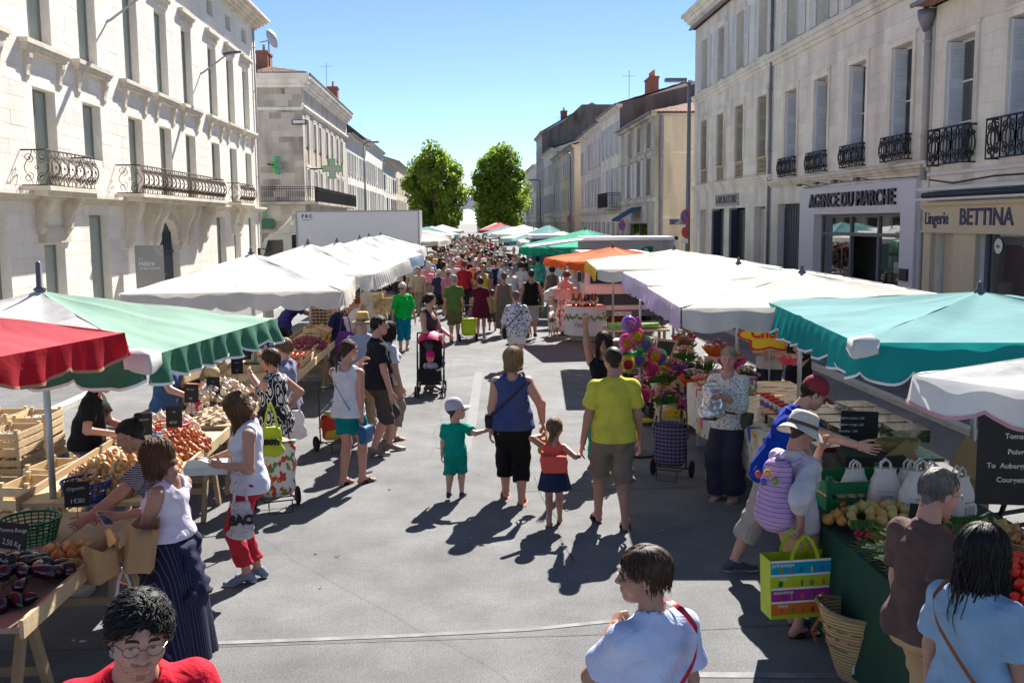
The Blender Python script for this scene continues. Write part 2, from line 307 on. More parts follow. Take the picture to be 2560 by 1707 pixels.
def head_parts(hc,B,s,vs,detail,hairless=False,beard=0,mouth=0.):
 'hc head centre, B rows = right, forward, up; s scale'
 F=Field(A3(-.1,-.125,-.135),A3(.1,.135,.135),vs/s)
 F.ell((0,-.012,.028),(.075,.094,.086),.01); F.ell((0,.026,-.03),(.06,.066,.082),.03); F.ell((0,.058,-.09),(.03,.026,.022),.03); F.cone((0,-.03,-.06),(0,-.035,-.17),.05,.05,k=.02)
 for x in (-1,1): F.ell((x*.04,.05,-.03),(.028,.03,.035),.02)
 if detail:
  F.cone((-.036,.078,.022),(.036,.078,.022),.013,.013,k=.02)
  for x in (-1,1): F.ell((x*.031,.102,.001),(.019,.017,.013),.012,'s')
  F.cone((0,.086,.012),(0,.108,-.026),.008,.0125,k=.012)
  for x in (-1,1): F.ell((x*.011,.096,-.031),(.009,.009,.008),.008); F.ell((x*.078,-.004,-.005),(.009,.019,.032),.008,B=None)
  F.ell((0,.086,-.054),(.024,.013,.0065),.008); F.ell((0,.084,-.0665),(.021,.013,.0075),.008); F.cone((-.016,.1,-.0605),(.016,.1,-.0605),.004,.004,k=.004,op='s')
 else: F.ell((0,.098,-.02),(.013,.016,.02),.01)
 v,q=F.mesh(); c=v[q].mean(1); mi=np.zeros(len(q),int); x,y,z=np.abs(c[:,0]),c[:,1],c[:,2]
 if detail:
  mi[(x<.02)&(z>-.0715)&(z<-.052+.08*x)&(y>.084)]=1
  mi[(x>.013)&(x<.048)&(np.abs(z-.026-.004*np.sin((x-.013)*90))<.0042)&(y>.06)]=4
  if beard:
   hh=(z<-.035)&(y>-.01)&(x+z*0<.2)&~((x<.0235)&(z>-.0735)&(z<-.049)&(y>.083)); mi[hh&((z<-.055)|(x<.03)&(y>.08)&(z<-.04)|(x>.048))&(np.random.default_rng(1).random(len(z))<.3)]=5
   if beard>1: mi[(z<-.0425-.1*x)&(z>-.0505-.16*x)&(x<.027)&(y>.07)]=5; mi[(x<.012)&(z<-.08)&(y>.06)]=5
 P=[]
 if hairless is False or hairless=='crop':
  sc=(z>hairline(c[:,1],x))&~((x>.06)&(z<.02)&(y>-.03)); mi[sc]=4
 W=lambda v:(v*s)@B+hc
 P.append((W(v),q,mi))
 if detail:
  for sx in (-1,1):
   n=10; m=6; th=np.linspace(0,2*PI,n,endpoint=False); ph=np.linspace(.02,PI*.55,m); r=.0125
   vv=np.array([[r*math.sin(p)*math.cos(t),r*math.cos(p),r*math.sin(p)*math.sin(t)*.5] for p in ph for t in th])+A3(sx*.031,.0752,.001)
   qq=np.array([[i*n+j,i*n+(j+1)%n,(i+1)*n+(j+1)%n,(i+1)*n+j] for i in range(m-1) for j in range(n)])
   P.append((W(vv),qq,np.array([3 if i<2 else 2 for i in range(m-1) for j in range(n)])))
 return P
def hairline(y,x): return np.where(y>.03,.062+.12*np.clip(y-.07,-.05,.05)-.0*x,np.where(y>-.02,.0+(y+.02)*1.2,-.055+(y+.06)*1.3))
def hand_parts(w,d,nrmv,side,s,curl,vs,spread=.16,thumb=.6):
 'w wrist, d direction, nrmv palm normal (fingers curl toward it), side = thumb side vector'
 d=nrm(d); n=nrm(nrmv-d*(nrmv@d)); t=nrm(side-d*(side@d)-n*(side@n)); F=Field(A3(-.09,-.1,-.03),A3(.11,.1,.21),vs/s)
 F.cone((0,0,-.02),(0,0,.02),(.026,.02),(.03,.018),k=.01); F.cone((0,0,.02),(0,0,.085),(.031,.016),(.038,.0135),k=.015)
 for i,(bx,ln) in enumerate(((.03,.07),(.0105,.079),(-.0095,.073),(-.028,.057))):
  a=spread*(1.2-i*.8)*.6; p=A3(bx,0,.088); c=0.; r=.0088-.0006*i
  for j,(f,cu) in enumerate(((.45,.75),(.32,1.05),(.23,.8))):
   c+=curl*cu; q=p+ln*f*1.05*A3(math.sin(a)*math.cos(c),math.sin(c),math.cos(a)*math.cos(c)); F.cone(p,q,r,r*.92,k=.003); p=q; r*=.92
 p=A3(.026,.006,.022); q=p+.042*A3(math.sin(thumb),.3+.3*curl,math.cos(thumb)); F.cone(p,q,.0125,.0105,k=.008); F.cone(q,q+.034*A3(math.sin(thumb*.55),.35+.6*curl,math.cos(thumb*.55)),.0105,.008,k=.004)
 v,q=F.mesh(); B=np.array([t,n,d]);
 if np.linalg.det(B)<0: q=q[:,::-1]
 return (v*s)@B+w,q,0
def locks(hc,B,s,n,length,vol,curl,seed,width=.012,front=.3,part=0.,back_only=False,gather=None,taper=.35,seg=8,fall=.0):
 'hair locks: tapered strands that follow the skull and then hang'
 r=np.random.default_rng(seed); V=[];Q=[]; k=0; gv=B@A3(0,0,-1)
 for i in range(n):
  for _ in range(30):
   th=r.uniform(-PI,PI); el=math.asin(r.uniform(-.35,1)); x,y,z=math.cos(el)*math.sin(th),math.cos(el)*math.cos(th),math.sin(el)
   p=A3(x*.077,y*.096-.012,z*.088+.028)
   if p[2]>hairline(np.array(p[1]),abs(p[0]))-.005 and (not back_only or p[1]<.03): break
  pts=[]; up=A3(0,0,1); d0=nrm(A3(x+part*.3,y*.8-.15,-.35 if z<.9 else -.1)+r.normal(0,.18,3)); L=length*r.uniform(.75,1.1); st=L/seg; off=vol*r.uniform(.5,1.1)
  if y>.3 and not front: d0=nrm(A3(x*.5,-.7,.45)+r.normal(0,.25,3))
  elif y>.55: d0=nrm(A3(x*.8+(.8 if x>part else -.8)*(.5),.25,-.3)+r.normal(0,.2,3))
  if gather is not None: pass
  ph=r.uniform(0,6.28)
  for j in range(seg+1):
   u=j/seg; c=A3(0,-.012,.028); qv=(p-c)/A3(.077+off,.096+off,.088+off); m=np.linalg.norm(qv)
   if m<1 or (p[2]>.0 and m<1.25): p=c+qv/m*A3(.077+off,.096+off,.088+off)*(1 if m<1.25 else 1)
   cu=curl*u*A3(math.sin(ph+u*9),math.cos(ph+u*9),.3*math.sin(ph*2+u*7))
   pts.append(p+cu*.5)
   if gather is not None:
    g=np.asarray(gather,float); dd=g-p; dl=np.linalg.norm(dd); d0=nrm(dd) if dl>1e-4 else d0; p=p+d0*min(st,dl)
   else:
    nn=nrm((p-c)/A3(.077,.096,.088)**2); tg=d0-nn*(d0@nn) if p[2]>-.02 else d0; d0=nrm(nrm(tg)*.7+gv*.5+cu*1.5);
    if p[1]>.045 and p[2]<.05 and abs(p[0])<.07: p=p+A3(.012*np.sign(p[0]+1e-6),-.004,0)
    p=p+d0*st
  pts=np.array(pts); wd=width*r.uniform(.7,1.3)
  T=np.gradient(pts,axis=0); T/=np.linalg.norm(T,axis=1)[:,None]+1e-9; out=pts-A3(0,-.012,-.02); out/=np.linalg.norm(out,axis=1)[:,None]+1e-9; sdv=np.cross(T,out); sdv/=np.linalg.norm(sdv,axis=1)[:,None]+1e-9; nn=np.cross(sdv,T)
  u=np.linspace(0,1,seg+1)[:,None]; ww=wd*(1-(1-taper)*u**2)*np.minimum(1,.5+3*u); th_=ww*.42
  ring=np.stack([pts+sdv*ww,pts+nn*th_,pts-sdv*ww,pts-nn*th_],1); V.append(ring.reshape(-1,3))
  for j in range(seg):
   for a in range(4): Q.append((k+j*4+a,k+j*4+(a+1)%4,k+(j+1)*4+(a+1)%4,k+(j+1)*4+a))
  k+=4*(seg+1)
 v=np.concatenate(V); return (v*s)@B+hc,np.array(Q),0
def hair_cap(hc,B,s,vs,vol=.012,low=0.,amp=.004,f=3.):
 F=Field(A3(-.12,-.15,-.16),A3(.12,.12,.15),vs/s); F.ell((0,-.013,.03),(.077+vol,.096+vol,.088+vol),.01)
 if low: F.cone((0,-.035,.0),(0,-.05,-low),(.07+vol,.06+vol),(.06+vol,.045),k=.02)
 F.folds(amp,f,1.)
 X=F.ax[0][:,None,None];Y=F.ax[1][None,:,None];Z=F.ax[2][None,None,:]
 hl=hairline(Y,0*X)-low*(Y<-.01); F.D=np.maximum(F.D,(hl-Z)*.7)
 v,q=F.mesh(); return (v*s)@B+hc,q,0
TOPS={}
def person(name,label,pos,face,h=1.68,fem=False,g=1.,lg=1.,tone='light',hair='brown',style='short',top='tee',tcol=(.5,.5,.5),tmat=None,bot='trousers',bcol=(.05,.05,.08),bmat=None,
  shoe='sneaker',scol=(.1,.1,.1),lean=0.,twist=0.,side=0.,hip=(0,0,0),rh=None,lh=None,rf=None,lf=None,hyaw=0.,hpit=0.,htilt=0.,hat=None,hatcol=(.8,.75,.65),glasses=None,
  vs=.013,curl=(.45,.45),hs=None,belly=0.,beard=0,group=None,sleeve=None,hem=None,relbow=None,lelbow=None,cat='person',base=0.,hlen=None,detail=True,seat=None,palmR=None,palmL=None,bare=False,z0=0.):
 sd=sum(map(ord,label))%9999; root=thing(name,label,cat,(pos[0],pos[1],z0),-R(face),group)
 fx=.93 if fem else 1.; hs=(hs or 1.)*(h/1.7)**.5*1.02
 up=A3(0,0,1)
 def rot(ax,an):
  ax=nrm(np.asarray(ax,float)); c,s_=math.cos(an),math.sin(an); K=np.array([[0,-ax[2],ax[1]],[ax[2],0,-ax[0]],[-ax[1],ax[0],0]]); return np.eye(3)+s_*K+(1-c)*K@K
 Rt=rot((0,0,1),-R(twist))@rot((1,0,0),-R(lean))@rot((0,1,0),R(side))
 P=A3(hip[0],hip[1],(.525)*h+hip[2]); ux=A3(1,0,0); tx=Rt@A3(1,0,0); tf=Rt@A3(0,1,0); tu=Rt@up; mid=nrm(up+tu)
 C1=P+.10*h*mid; C2=C1+.11*h*tu; N=C2+.085*h*tu-.012*h*tf
 S={}; sw=.1*fx*(.6+.4*g) if g<1 else .1*fx*(.8+.2*g)
 for k,sg in (('r',1),('l',-1)): S[k]=N-.046*h*tu+sg*tx*sw*h
 T={}
 dft={'r':(.15*h*g,.05*h,.43*h),'l':(-.15*h*g,.05*h,.43*h)}
 def loc(t):
  if t and len(t)==4:      # ('p', px, py, Y): seen at that pixel, Y metres down the street
   wp=pixY(*t[1:]); dx,dy=wp[0]-pos[0],wp[1]-pos[1]; a=R(face); return (dx*math.cos(a)-dy*math.sin(a),dx*math.sin(a)+dy*math.cos(a),wp[2]-z0)
  return t
 rh,lh=loc(rh),loc(lh)
 for k,t in (('r',rh),('l',lh)): T[k]=A3(*(t or dft[k]))
 E={};Wr={}
 for k,sg in (('r',1),('l',-1)):
  pole={'r':relbow,'l':lelbow}[k]; pole=A3(*pole) if pole else A3(sg*.55,-1,-.35)
  E[k],Wr[k]=ik(S[k],T[k],.168*h,.152*h,pole)
 HJ={k:P+A3(sg*.05*h*fx*(.5+.5*g),0,-.01*h) for k,sg in (('r',1),('l',-1))}
 FT={'r':rf or (.055*h,0,0,0),'l':lf or (-.055*h,0,0,0)}; K={};AN={}
 for k in 'rl':
  f=FT[k]; K[k],AN[k]=ik(HJ[k],A3(f[0],f[1],f[2]+.047*h),.245*h,.245*h,(A3(f[0]-HJ[k][0],1.,.0) if len(f)<5 else A3(*f[4])))
 # ---- body
 lo=np.min([*S.values(),*Wr.values(),*E.values(),*AN.values(),*K.values(),P],0)-.13*h; hi=np.max([*S.values(),*Wr.values(),*E.values(),*AN.values(),*K.values(),N],0)+.13*h
 sh=.9 if fem else 1.
 def torso(F,o,k,lowz=-.03,chest=1.):
  F.cone(P+lowz*h*up,P+.03*h*up,((.09*fx**-.5)*h*g+o*2.7,.07*h*g+o*2.7),(.087*h*g+o*1.8,.065*h*g+o*1.8),ux,k)
  F.cone(P+.03*h*up,C1,((.084)*h*g+o,(.062+belly*.4)*h*g+o),(.079*fx*h*g+o,(.058+belly)*h*g+o),ux,k)
  F.cone(C1,C2,(.079*fx*h*g+o,(.058+belly*.8)*h*g+o),(.092*fx*h*(.5+.5*g)+o,.064*h*(.5+.5*g)+o),tx,k)
  F.cone(C2,N-.012*h*tu,(.088*fx*h*(.5+.5*g)+o,.06*h+o),(.036*h+o,.036*h+o),tx,k)
  for sg,kk in ((1,'r'),(-1,'l')): F.cone(N-.034*h*tu,S[kk],.028*h+o,.03*h*lg+o*.8,tx,k)
  for sg in (1,-1):
   F.ell(P+A3(sg*.042*h,-.034*h*g,-.02*h),np.full(3,.052*h*g+o*1.5),k)
   if fem: F.ell(C2-.025*h*tu+tf*.047*h*g+tx*sg*.043*h,np.full(3,.037*h*(.4+.6*g)+o*.7),k)
 F=Field(lo,hi,vs); k=.022*h; torso(F,0,k)
 F.cone(N-.01*h*tu,N+.06*h*nrm(tu+.25*tf),.034*h*fx,.032*h*fx,k=k)
 for kk in 'rl':
  F.cone(S[kk],E[kk],.031*h*lg,.0255*h*lg,k=.015*h); F.cone(E[kk],Wr[kk],.0255*h*lg,.0165*h*lg**.5,k=.01*h)
  F.cone(HJ[kk],K[kk],.054*h*lg,.034*h*lg,k=.02*h); m=K[kk]+(AN[kk]-K[kk])*.3-A3(0,.006*h,0); F.cone(K[kk],m,.033*h*lg,.0345*h*lg,k=.012*h); F.cone(m,AN[kk],.034*h*lg,.0205*h*lg**.5,k=.012*h)
 mats=skin_mats(tone,hair); parts=[]
 Hr=Rt@rot((1,0,0),R(lean)*.75)@rot((0,0,1),-R(hyaw))@rot((1,0,0),-R(hpit))@rot((0,1,0),R(htilt)); Bh=Hr.T
 hc=N+.05*h*nrm(tu+.15*tf)+Hr@A3(0,.03,.09)*hs
 F.cone(N,hc+Hr@A3(0,-.03,-.07)*hs,.033*h*fx,.048*hs*fx,k=.01*h)
 feet=[]
 for kk,sg in (('r',1),('l',-1)):
  f=FT[kk]; ya=R(f[3] if len(f)>3 else sg*8); pt=R(f[5]) if len(f)>5 else 0; fd=A3(math.sin(ya)*math.cos(pt),math.cos(ya)*math.cos(pt),-math.sin(pt)); a=AN[kk]; fu=nrm(np.cross(np.cross(fd,up),fd)); heel=a-fd*.026*h-fu*.027*h; ball=a+fd*.075*h-fu*.034*h; toe=a+fd*.103*h-fu*.036*h; sdv=np.cross(fd,fu)
  F.cone(a,heel,.02*h,.019*h,k=.01*h); F.cone(a,ball,.02*h,(.025*h,.0135*h),sdv,.012*h); F.cone(ball,toe,(.025*h,.0125*h),(.02*h,.0105*h),sdv,.008*h); feet.append((a,heel,ball,toe,fd,fu,sdv))
 v,q=F.mesh(); parts.append((v,q,0))
 parts+=head_parts(hc,Bh,hs,.0043 if vs<.0112 else .0058 if vs<.0125 else (.0068 if vs<.016 else .012),detail,False if style!='bald' else True,beard)
 hv=.0048 if vs<.016 else .009
 for kk,sg,cu,pn in (('r',1,curl[0],palmR),('l',-1,curl[1],palmL)):
  d=Wr[kk]-E[kk]; pn=A3(*pn) if pn is not None else A3(-sg,.1,0.); sdv=A3(0,1,.2) if pn is None or abs(pn[0])>.5 else A3(-sg,.0,.3); parts.append(hand_parts(Wr[kk],d,pn,sdv,h/1.7*1.0,cu,hv))
 body=obj('body',np_mesh('body',parts,mats),root)
 def legfit(z,cc,rx,ry):
  for kk in 'rl':
   a,b=(HJ[kk],K[kk]) if z>K[kk][2] else (K[kk],AN[kk]); t=np.clip((a[2]-z)/(a[2]-b[2]+1e-6),0,1); p=a+(b-a)*t; m=.058*h*lg*(1 if z>K[kk][2] else .8); dx,dy=abs(p[0]-cc[0])+m*.75,abs(p[1]-cc[1])+m; rx=max(rx,dx); ry=max(ry,dy)
  return rx,ry
 # ---- lower clothes
 bm=bmat or mat('cloth_%02x%02x%02x'%tuple(int(255*c**.45) for c in lin(bcol)),bcol,.85,.16,6,.9,6,spec=.15,bdist=1.8)
 tm=tmat or mat('cloth_%02x%02x%02x'%tuple(int(255*c**.45) for c in lin(tcol)),tcol,.85,.16,6,.9,6,spec=.15,bdist=1.8)
 if bot in ('trousers','capri','shorts','short','wide'):
  end={'trousers':.93,'capri':.62,'shorts':.08,'short':-.62,'wide':.95}[bot] if hem is None else hem   # fraction along shin, negative = along thigh
  fl={'trousers':.012,'capri':.02,'shorts':.03,'short':.012,'wide':.045}[bot]*h
  G=Field(lo,hi,vs); o=.002*h
  G.cone(P-.03*h*up,P+.03*h*up,(.09*fx**-.5*h*g+o,.068*h*g+o),(.086*h*g+o,.064*h*g+o),ux,k); G.cone(P+.03*h*up,P+.05*h*up,(.085*h*g+o,(.062+belly*.3)*h*g+o),(.081*h*g+o,(.06+belly*.4)*h*g+o),ux,k,cut=1)
  for sg in (1,-1): G.ell(P+A3(sg*.042*h,-.034*h*g,-.02*h),np.full(3,.052*h*g+o),k)
  for kk in 'rl':
   if end>=0:
    e=K[kk]+(AN[kk]-K[kk])*end; rk=.034*h*lg+.6*fl+o; re=(.034 if end<.4 else .026)*h*lg+fl+o*.5
    G.cone(HJ[kk],K[kk],.055*h*lg+o,rk,k=.018*h); G.cone(K[kk],e,rk,re,k=.012*h,cut=1)
   else:
    t=-end if end>-1 else 1.; t=1-t if False else t; e=HJ[kk]+(K[kk]-HJ[kk])*t; G.cone(HJ[kk],e,.055*h*lg+o,.046*h*lg+fl+o,k=.015*h,cut=1)
  G.folds(.0105,1.8 if bot!='wide' else 1.1,sd%7,bias=1.2); v,q=G.mesh(); obj(bot if bot!='short' and bot!='wide' and bot!='capri' else {'short':'shorts','wide':'trousers','capri':'trousers'}[bot],np_mesh('trousers',[(v,q,0)],[bm]),root)
 elif bot in ('skirt','mini','long'):
  zb={'skirt':.3,'mini':.42,'long':.06}[bot]*h if hem is None else hem*h; fl={'skirt':.05,'mini':.045,'long':.07}[bot]; mb=MB(); n=56; rows=[]; cen=(AN['r']+AN['l'])/2
  for i in range(15):
   u=i/14; z=lerp(P[2]+.075*h,zb,u); cc=lerp(P,cen,max(0,u*.8)*(P[2]-zb)/P[2]); rx=(.094+.022*min(1,u*3))*h*g+fl*h*u; ry=(.078+.024*min(1,u*3)+belly*.5)*h*g+fl*h*u*.8; row=[]; rx,ry=legfit(z,cc,rx,ry)
   for j in range(n):
    a=j*2*PI/n; w_=1+.05*u*(math.sin(a*9+sd)+.6*math.sin(a*17+sd*2)); row.append((cc[0]+math.cos(a)*rx*w_,cc[1]+math.sin(a)*ry*w_,z))
   rows.append(row)
  mb.grid(rows,wrap=True); mb.build('skirt',bm,root,True)
 # ---- upper clothes
 if top and not bare:
  zt={'tee':-.045,'polo':-.045,'tank':-.045,'sleeveless':-.05,'long':-.05,'dress':-.03,'crop':.05,'tunic':-.1}[top] if hem is None or bot!='dress' else -.03
  if bot in('skirt','mini','long') and top not in('crop','tunic'): zt=.03
  o=.0095*h if top not in('tank','crop') else .0085*h; G=Field(lo,hi,vs); torso(G,o,k,zt)
  sl={'tee':.66,'polo':.66,'long':1.6,'dress':.6}.get(top,0) if sleeve is None else sleeve
  for kk in 'rl':
   if sl:
    e=S[kk]+(E[kk]-S[kk])*min(sl,1); G.cone(S[kk],e,.029*h*lg+o,.03*h*lg+o*1.7,k=.014*h,cut=1 if sl<=1 else 0)
    if sl>1: e2=E[kk]+(Wr[kk]-E[kk])*(sl-1); G.cone(E[kk],e2,.03*h*lg+o,.022*h*lg+o*1.4,k=.01*h,cut=1)
  cu=C2+.06*h*tu
  if top in('tank','crop'):
   for sg,kk in ((1,'r'),(-1,'l')): G.cone(S[kk]+.06*h*tu+sg*.022*h*tx,S[kk]-.06*h*tu+sg*.03*h*tx,.052*h,.04*h,k=.008,op='s')
   G.cone(N+.03*h*tu+.03*h*tf,N-.05*h*tu+.06*h*tf,.05*h,.045*h,k=.01,op='s'); G.cone(N+.05*h*tu-.02*h*tf,N-.0*h*tu-.03*h*tf,.05*h,.045*h,k=.01,op='s')
  else:
   if not sl:
    for sg,kk in ((1,'r'),(-1,'l')): G.cone(S[kk]+sg*.028*h*tx+.04*h*tu,S[kk]+sg*.05*h*tx-.05*h*tu,.045*h,.042*h,k=.008,op='s')
   G.cone(N+.03*h*tu,N-.004*h*tu+.02*h*tf,.039*h,.039*h,k=.006,op='s')
  G.folds(.0085,1.6,sd%5,bias=1.2); G.plane(P+zt*h*up,(0,0,-1)); v,q=G.mesh(); ob=obj('dress' if bot=='dress' else ('shirt' if top not in('tank','crop') else 'tank_top'),np_mesh('shirt',[(v,q,0)],[tm]),root)
  if top=='polo':
   mb=MB(); rows=[]
   for i in range(4):
    row=[]
    for j in range(24):
     a=j*2*PI/24; rr=(.04+.008*i)*h; c=N+tu*h*(.012-.007*i*(1 if i>1 else .3)); row.append(tuple(c+tx*math.cos(a)*rr*1.05+tf*(math.sin(a)*rr+.006*h)-tu*h*.012*(math.sin(a)>0.6)*i))
    rows.append(row)
   mb.grid(rows,wrap=True); mb.build('collar',tm,ob,True)
 if bot=='dress':
  zb=(hem if hem is not None else .28)*h; mb=MB(); rows=[]; n=48; cen=(AN['r']+AN['l'])/2
  for i in range(14):
   u=i/13; z=lerp(P[2]+.06*h,zb,u); cc=lerp(P,cen,u*.6); row=[]; rX,rY=legfit(z,cc,(.093+.022*min(1,u*3)+.03*u)*h*g,(.072+.022*min(1,u*3)+.03*u+belly*.5)*h*g) if u>.15 else ((.093+.022*min(1,u*3)+.03*u)*h*g,(.072+.022*min(1,u*3)+.03*u+belly*.5)*h*g)
   for j in range(n):
    a=j*2*PI/n; w_=1+.04*u*(math.sin(a*8+sd)+.6*math.sin(a*15+sd)); row.append((cc[0]+math.cos(a)*rX*w_,cc[1]+math.sin(a)*rY*w_,z))
   rows.append(row)
  mb.grid(rows,wrap=True); mb.build('skirt',tm,root,True)
 # ---- shoes
 if shoe:
  sm=mat('shoe_%02x%02x%02x'%tuple(int(255*c**.45) for c in lin(scol)),scol,.6,.1,20); sole=mat('shoe_sole',(.6,.58,.55),.8,.1)
  for a,heel,ball,toe,fd,fu,sdv in feet:
   if shoe=='sneaker':
    G=Field(np.min([a,heel,toe],0)-.06,np.max([a,heel,toe],0)+.06,.008 if vs<.02 else .014); o=.006*h
    G.cone(a+fu*.004*h,heel,.024*h,.023*h,k=.01*h); G.cone(a-fu*.006*h,ball,.022*h,(.03*h,.018*h),sdv,.012*h); G.cone(ball,toe+fd*.006*h,(.029*h,.0175*h),(.024*h,.015*h),sdv,.008*h); G.plane(heel-fu*.0185*h,-fu); G.plane(a+fu*.016*h,fu); v,q=G.mesh(); hh=((v[q].mean(1)-heel)@fu)<-.008*h
    obj('shoe',np_mesh('shoe',[(v,q,hh.astype(int))],[sm,sole]),root)
   else:
    mb=MB(); n=14; V0=[];
    for j in range(n*2):
     t=j*PI/n; y=math.cos(t); x=math.sin(t); c=heel+(toe-heel)*.5; L=np.linalg.norm(toe-heel)/2+.024*h; wd=(.03+.006*y)*h; V0.append(c+fd*y*L*1.0+sdv*x*wd)
    bz=-.02*h; V=[tuple(p-fu*(p-heel)@fu*1+fu*bz*0+(-fu)*.0175*h) for p in V0]; V2=[tuple(np.array(p)-fu*.016*h) for p in V]; m2=len(V)
    mb.add(V+V2,[tuple(range(m2)),tuple(range(2*m2-1,m2-1,-1))]+[(i,m2+i,m2+(i+1)%m2,(i+1)%m2) for i in range(m2)])
    for t,wid in (((.72,.027),(.5,.026)) if shoe=='sandal' else ((.7,.028),)):
     c=heel+(toe-heel)*t; pts=[c+sdv*math.cos(x)*wid*h*1.08+fu*(math.sin(x)*(.034+.014*(t<.6))*h-.016*h) for x in np.linspace(0,PI,9)]; rows=[[tuple(p-fd*.014*h+fu*.003*h) for p in pts],[tuple(p+fd*.014*h+fu*.002*h) for p in pts]]; mb.grid(rows)
    mb.build('sandal',sm,root)
 # ---- hair
 hm=[hair_mat(hair)]; HP=[]; hcv=.007 if vs<.016 else .013; nl=2.4 if vs<.0125 else (1.3 if vs<.016 else .3); wd=.0034 if vs<.0125 else (.0055 if vs<.016 else .014)
 if style in('short','wavy','curly','pixie','bowl'):
  vol={'short':.008,'wavy':.014,'curly':.013,'pixie':.014,'bowl':.017}[style]; HP.append(hair_cap(hc,Bh,hs,hcv,vol,0,.003,4.))
  HP.append(locks(hc,Bh,hs,int({'short':220,'wavy':300,'curly':520,'pixie':320,'bowl':300}[style]*nl),{'short':.045,'wavy':.085,'curly':.07,'pixie':.075,'bowl':.11}[style],vol+.002,{'short':.003,'wavy':.012,'curly':.03,'pixie':.006,'bowl':.004}[style],sd,wd,front=0 if style in('curly','short') else .3))
 elif style in('bob','long','loose'):
  L=hlen or {'bob':.22,'long':.5,'loose':.42}[style]; vol={'bob':.02,'long':.014,'loose':.022}[style]; HP.append(hair_cap(hc,Bh,hs,hcv,vol*.8,.05 if style=='bob' else .08,.003,3.))
  HP.append(locks(hc,Bh,hs,int(420*nl),L,vol,{'bob':.02,'long':.006,'loose':.035}[style],sd,wd*1.25,seg=12))
 elif style in('bun','pony','tail'):
  vol=.007; HP.append(hair_cap(hc,Bh,hs,hcv,vol,0,.002,4.)); gp=A3(0,-.1,.09) if style=='bun' else A3(0,-.125,.03 if style=='pony' else -.03)
  HP.append(locks(hc,Bh,hs,int(260*nl),.22,vol+.002,.002,sd,wd,gather=gp))
  F2=Field(A3(-.07,-.24,-.3),A3(.07,-.03,.2),hcv/hs)
  if style=='bun': F2.ell(gp+A3(0,-.012,.012),(.033,.033,.028),.01); F2.folds(.006,6.,2.)
  else: F2.cone(gp,gp+A3(0,-.045,-.05),.02,.028,k=.015); F2.cone(gp+A3(0,-.045,-.05),gp+A3(.01,-.05,-(hlen or .17)),.028,.008,k=.015); F2.folds(.005,5.,2.,zs=.3)
  v,q=F2.mesh(); HP.append(((v*hs)@Bh+hc,q,0))
 elif style=='crop': HP.append(hair_cap(hc,Bh,hs,hcv,.003,0,.0006,6.))
 elif style=='balding':
  HP.append(locks(hc,Bh,hs,int(160*nl),.035,.005,.002,sd,wd)); HP[-1]=HP[-1]
 if HP: obj('hair',np_mesh('hair',HP,hm),root)
 W=lambda p:(tuple((np.asarray(p)*hs)@Bh+hc))
 # ---- hats and glasses
 if hat:
  mb=MB(); hm_=hatcol if not isinstance(hatcol,tuple) else mat('hat_%02x%02x%02x'%tuple(int(255*c**.45) for c in lin(hatcol)),hatcol,.9,.12,30,.25,120); n=28
  cr={'cap':[(.103,-.0),(.103,.03),(.096,.07),(.07,.108),(.03,.126),(.0,.129)],'straw':[(.1,.02),(.098,.07),(.092,.115),(.086,.125),(.06,.122),(0,.115)],'sun':[(.118,-.01),(.113,.05),(.104,.098),(.078,.118),(.035,.124),(0,.125)],'bonnet':[(.1,-.03),(.103,.01),(.098,.06),(.075,.1),(.035,.12),(0,.124)]}[hat]
  rows=[[W((r*.85*math.cos(j*2*PI/n),-.012+r*1.03*math.sin(j*2*PI/n),z+.02)) for j in range(n)] for r,z in cr]; mb.grid(rows,wrap=True)
  if hat=='cap':
   rows=[]
   for i in range(5):
    u=i/4; rows.append([W((math.sin(a)*(.085+.0*u)*(1-.1*u),.06+u*.085*math.cos(a)**.6+.035*math.cos(a)*1.0,.03-.02*u-.018*(math.sin(a))**2)) for a in np.linspace(-1.25,1.25,13)])
   mb.grid(rows); mb.grid([[tuple(np.array(p)-np.array(Bh[2])*.004) for p in r_] for r_ in rows],flip=True)
  if hat in('straw','sun'):
   rows=[]; rb={'straw':.05,'sun':.07}[hat]
   for i in range(5):
    u=i/4; rows.append([W(((.1+rb*u)*.95*math.cos(j*2*PI/n),-.012+(.108+rb*u)*math.sin(j*2*PI/n),.022-(.05 if hat=='sun' else .012)*u*u*(1+.4*math.sin(j*4*PI/n+1)))) for j in range(n)])
   mb.grid(rows,wrap=True)
  ho=mb.build('hat',hm_,root,True)
  if hat in('straw','sun'):
   mb=MB(); mb.grid([[W(((.12 if hat=='sun' else .103)*.86*math.cos(j*2*PI/n),-.012+(.122 if hat=='sun' else .107)*math.sin(j*2*PI/n),z)) for j in range(n)] for z in (.026,.052)],wrap=True); mb.build('hat_band',mat('hat_band',(.09,.06,.045),.8),ho)
 if glasses:
  mb=MB(); fm=mat('spectacle_frame',(.02,.018,.018) if glasses=='sun' else (.12,.1,.09),.35,0,metal=.3)
  for sx in (-1,1):
   pts=[W((sx*.032+.0235*math.cos(a),.103-.006*abs(math.cos(a)),.0+.0165*math.sin(a)*(1.1 if glasses=='sun' else 1))) for a in np.linspace(0,2*PI,15)[:-1]]; mb.tube(pts,.0016*hs,5,closed=True)
   mb.tube([W((sx*.055,.098,.006)),W((sx*.076,.06,.008)),W((sx*.08,-.005,.006)),W((sx*.079,-.02,-.012))],.0018*hs,5)
  mb.tube([W((-.01,.104,.004)),W((0,.108,.007)),W((.01,.104,.004))],.0016*hs,5); go=mb.build('glasses',fm,root)
  lb=MB()
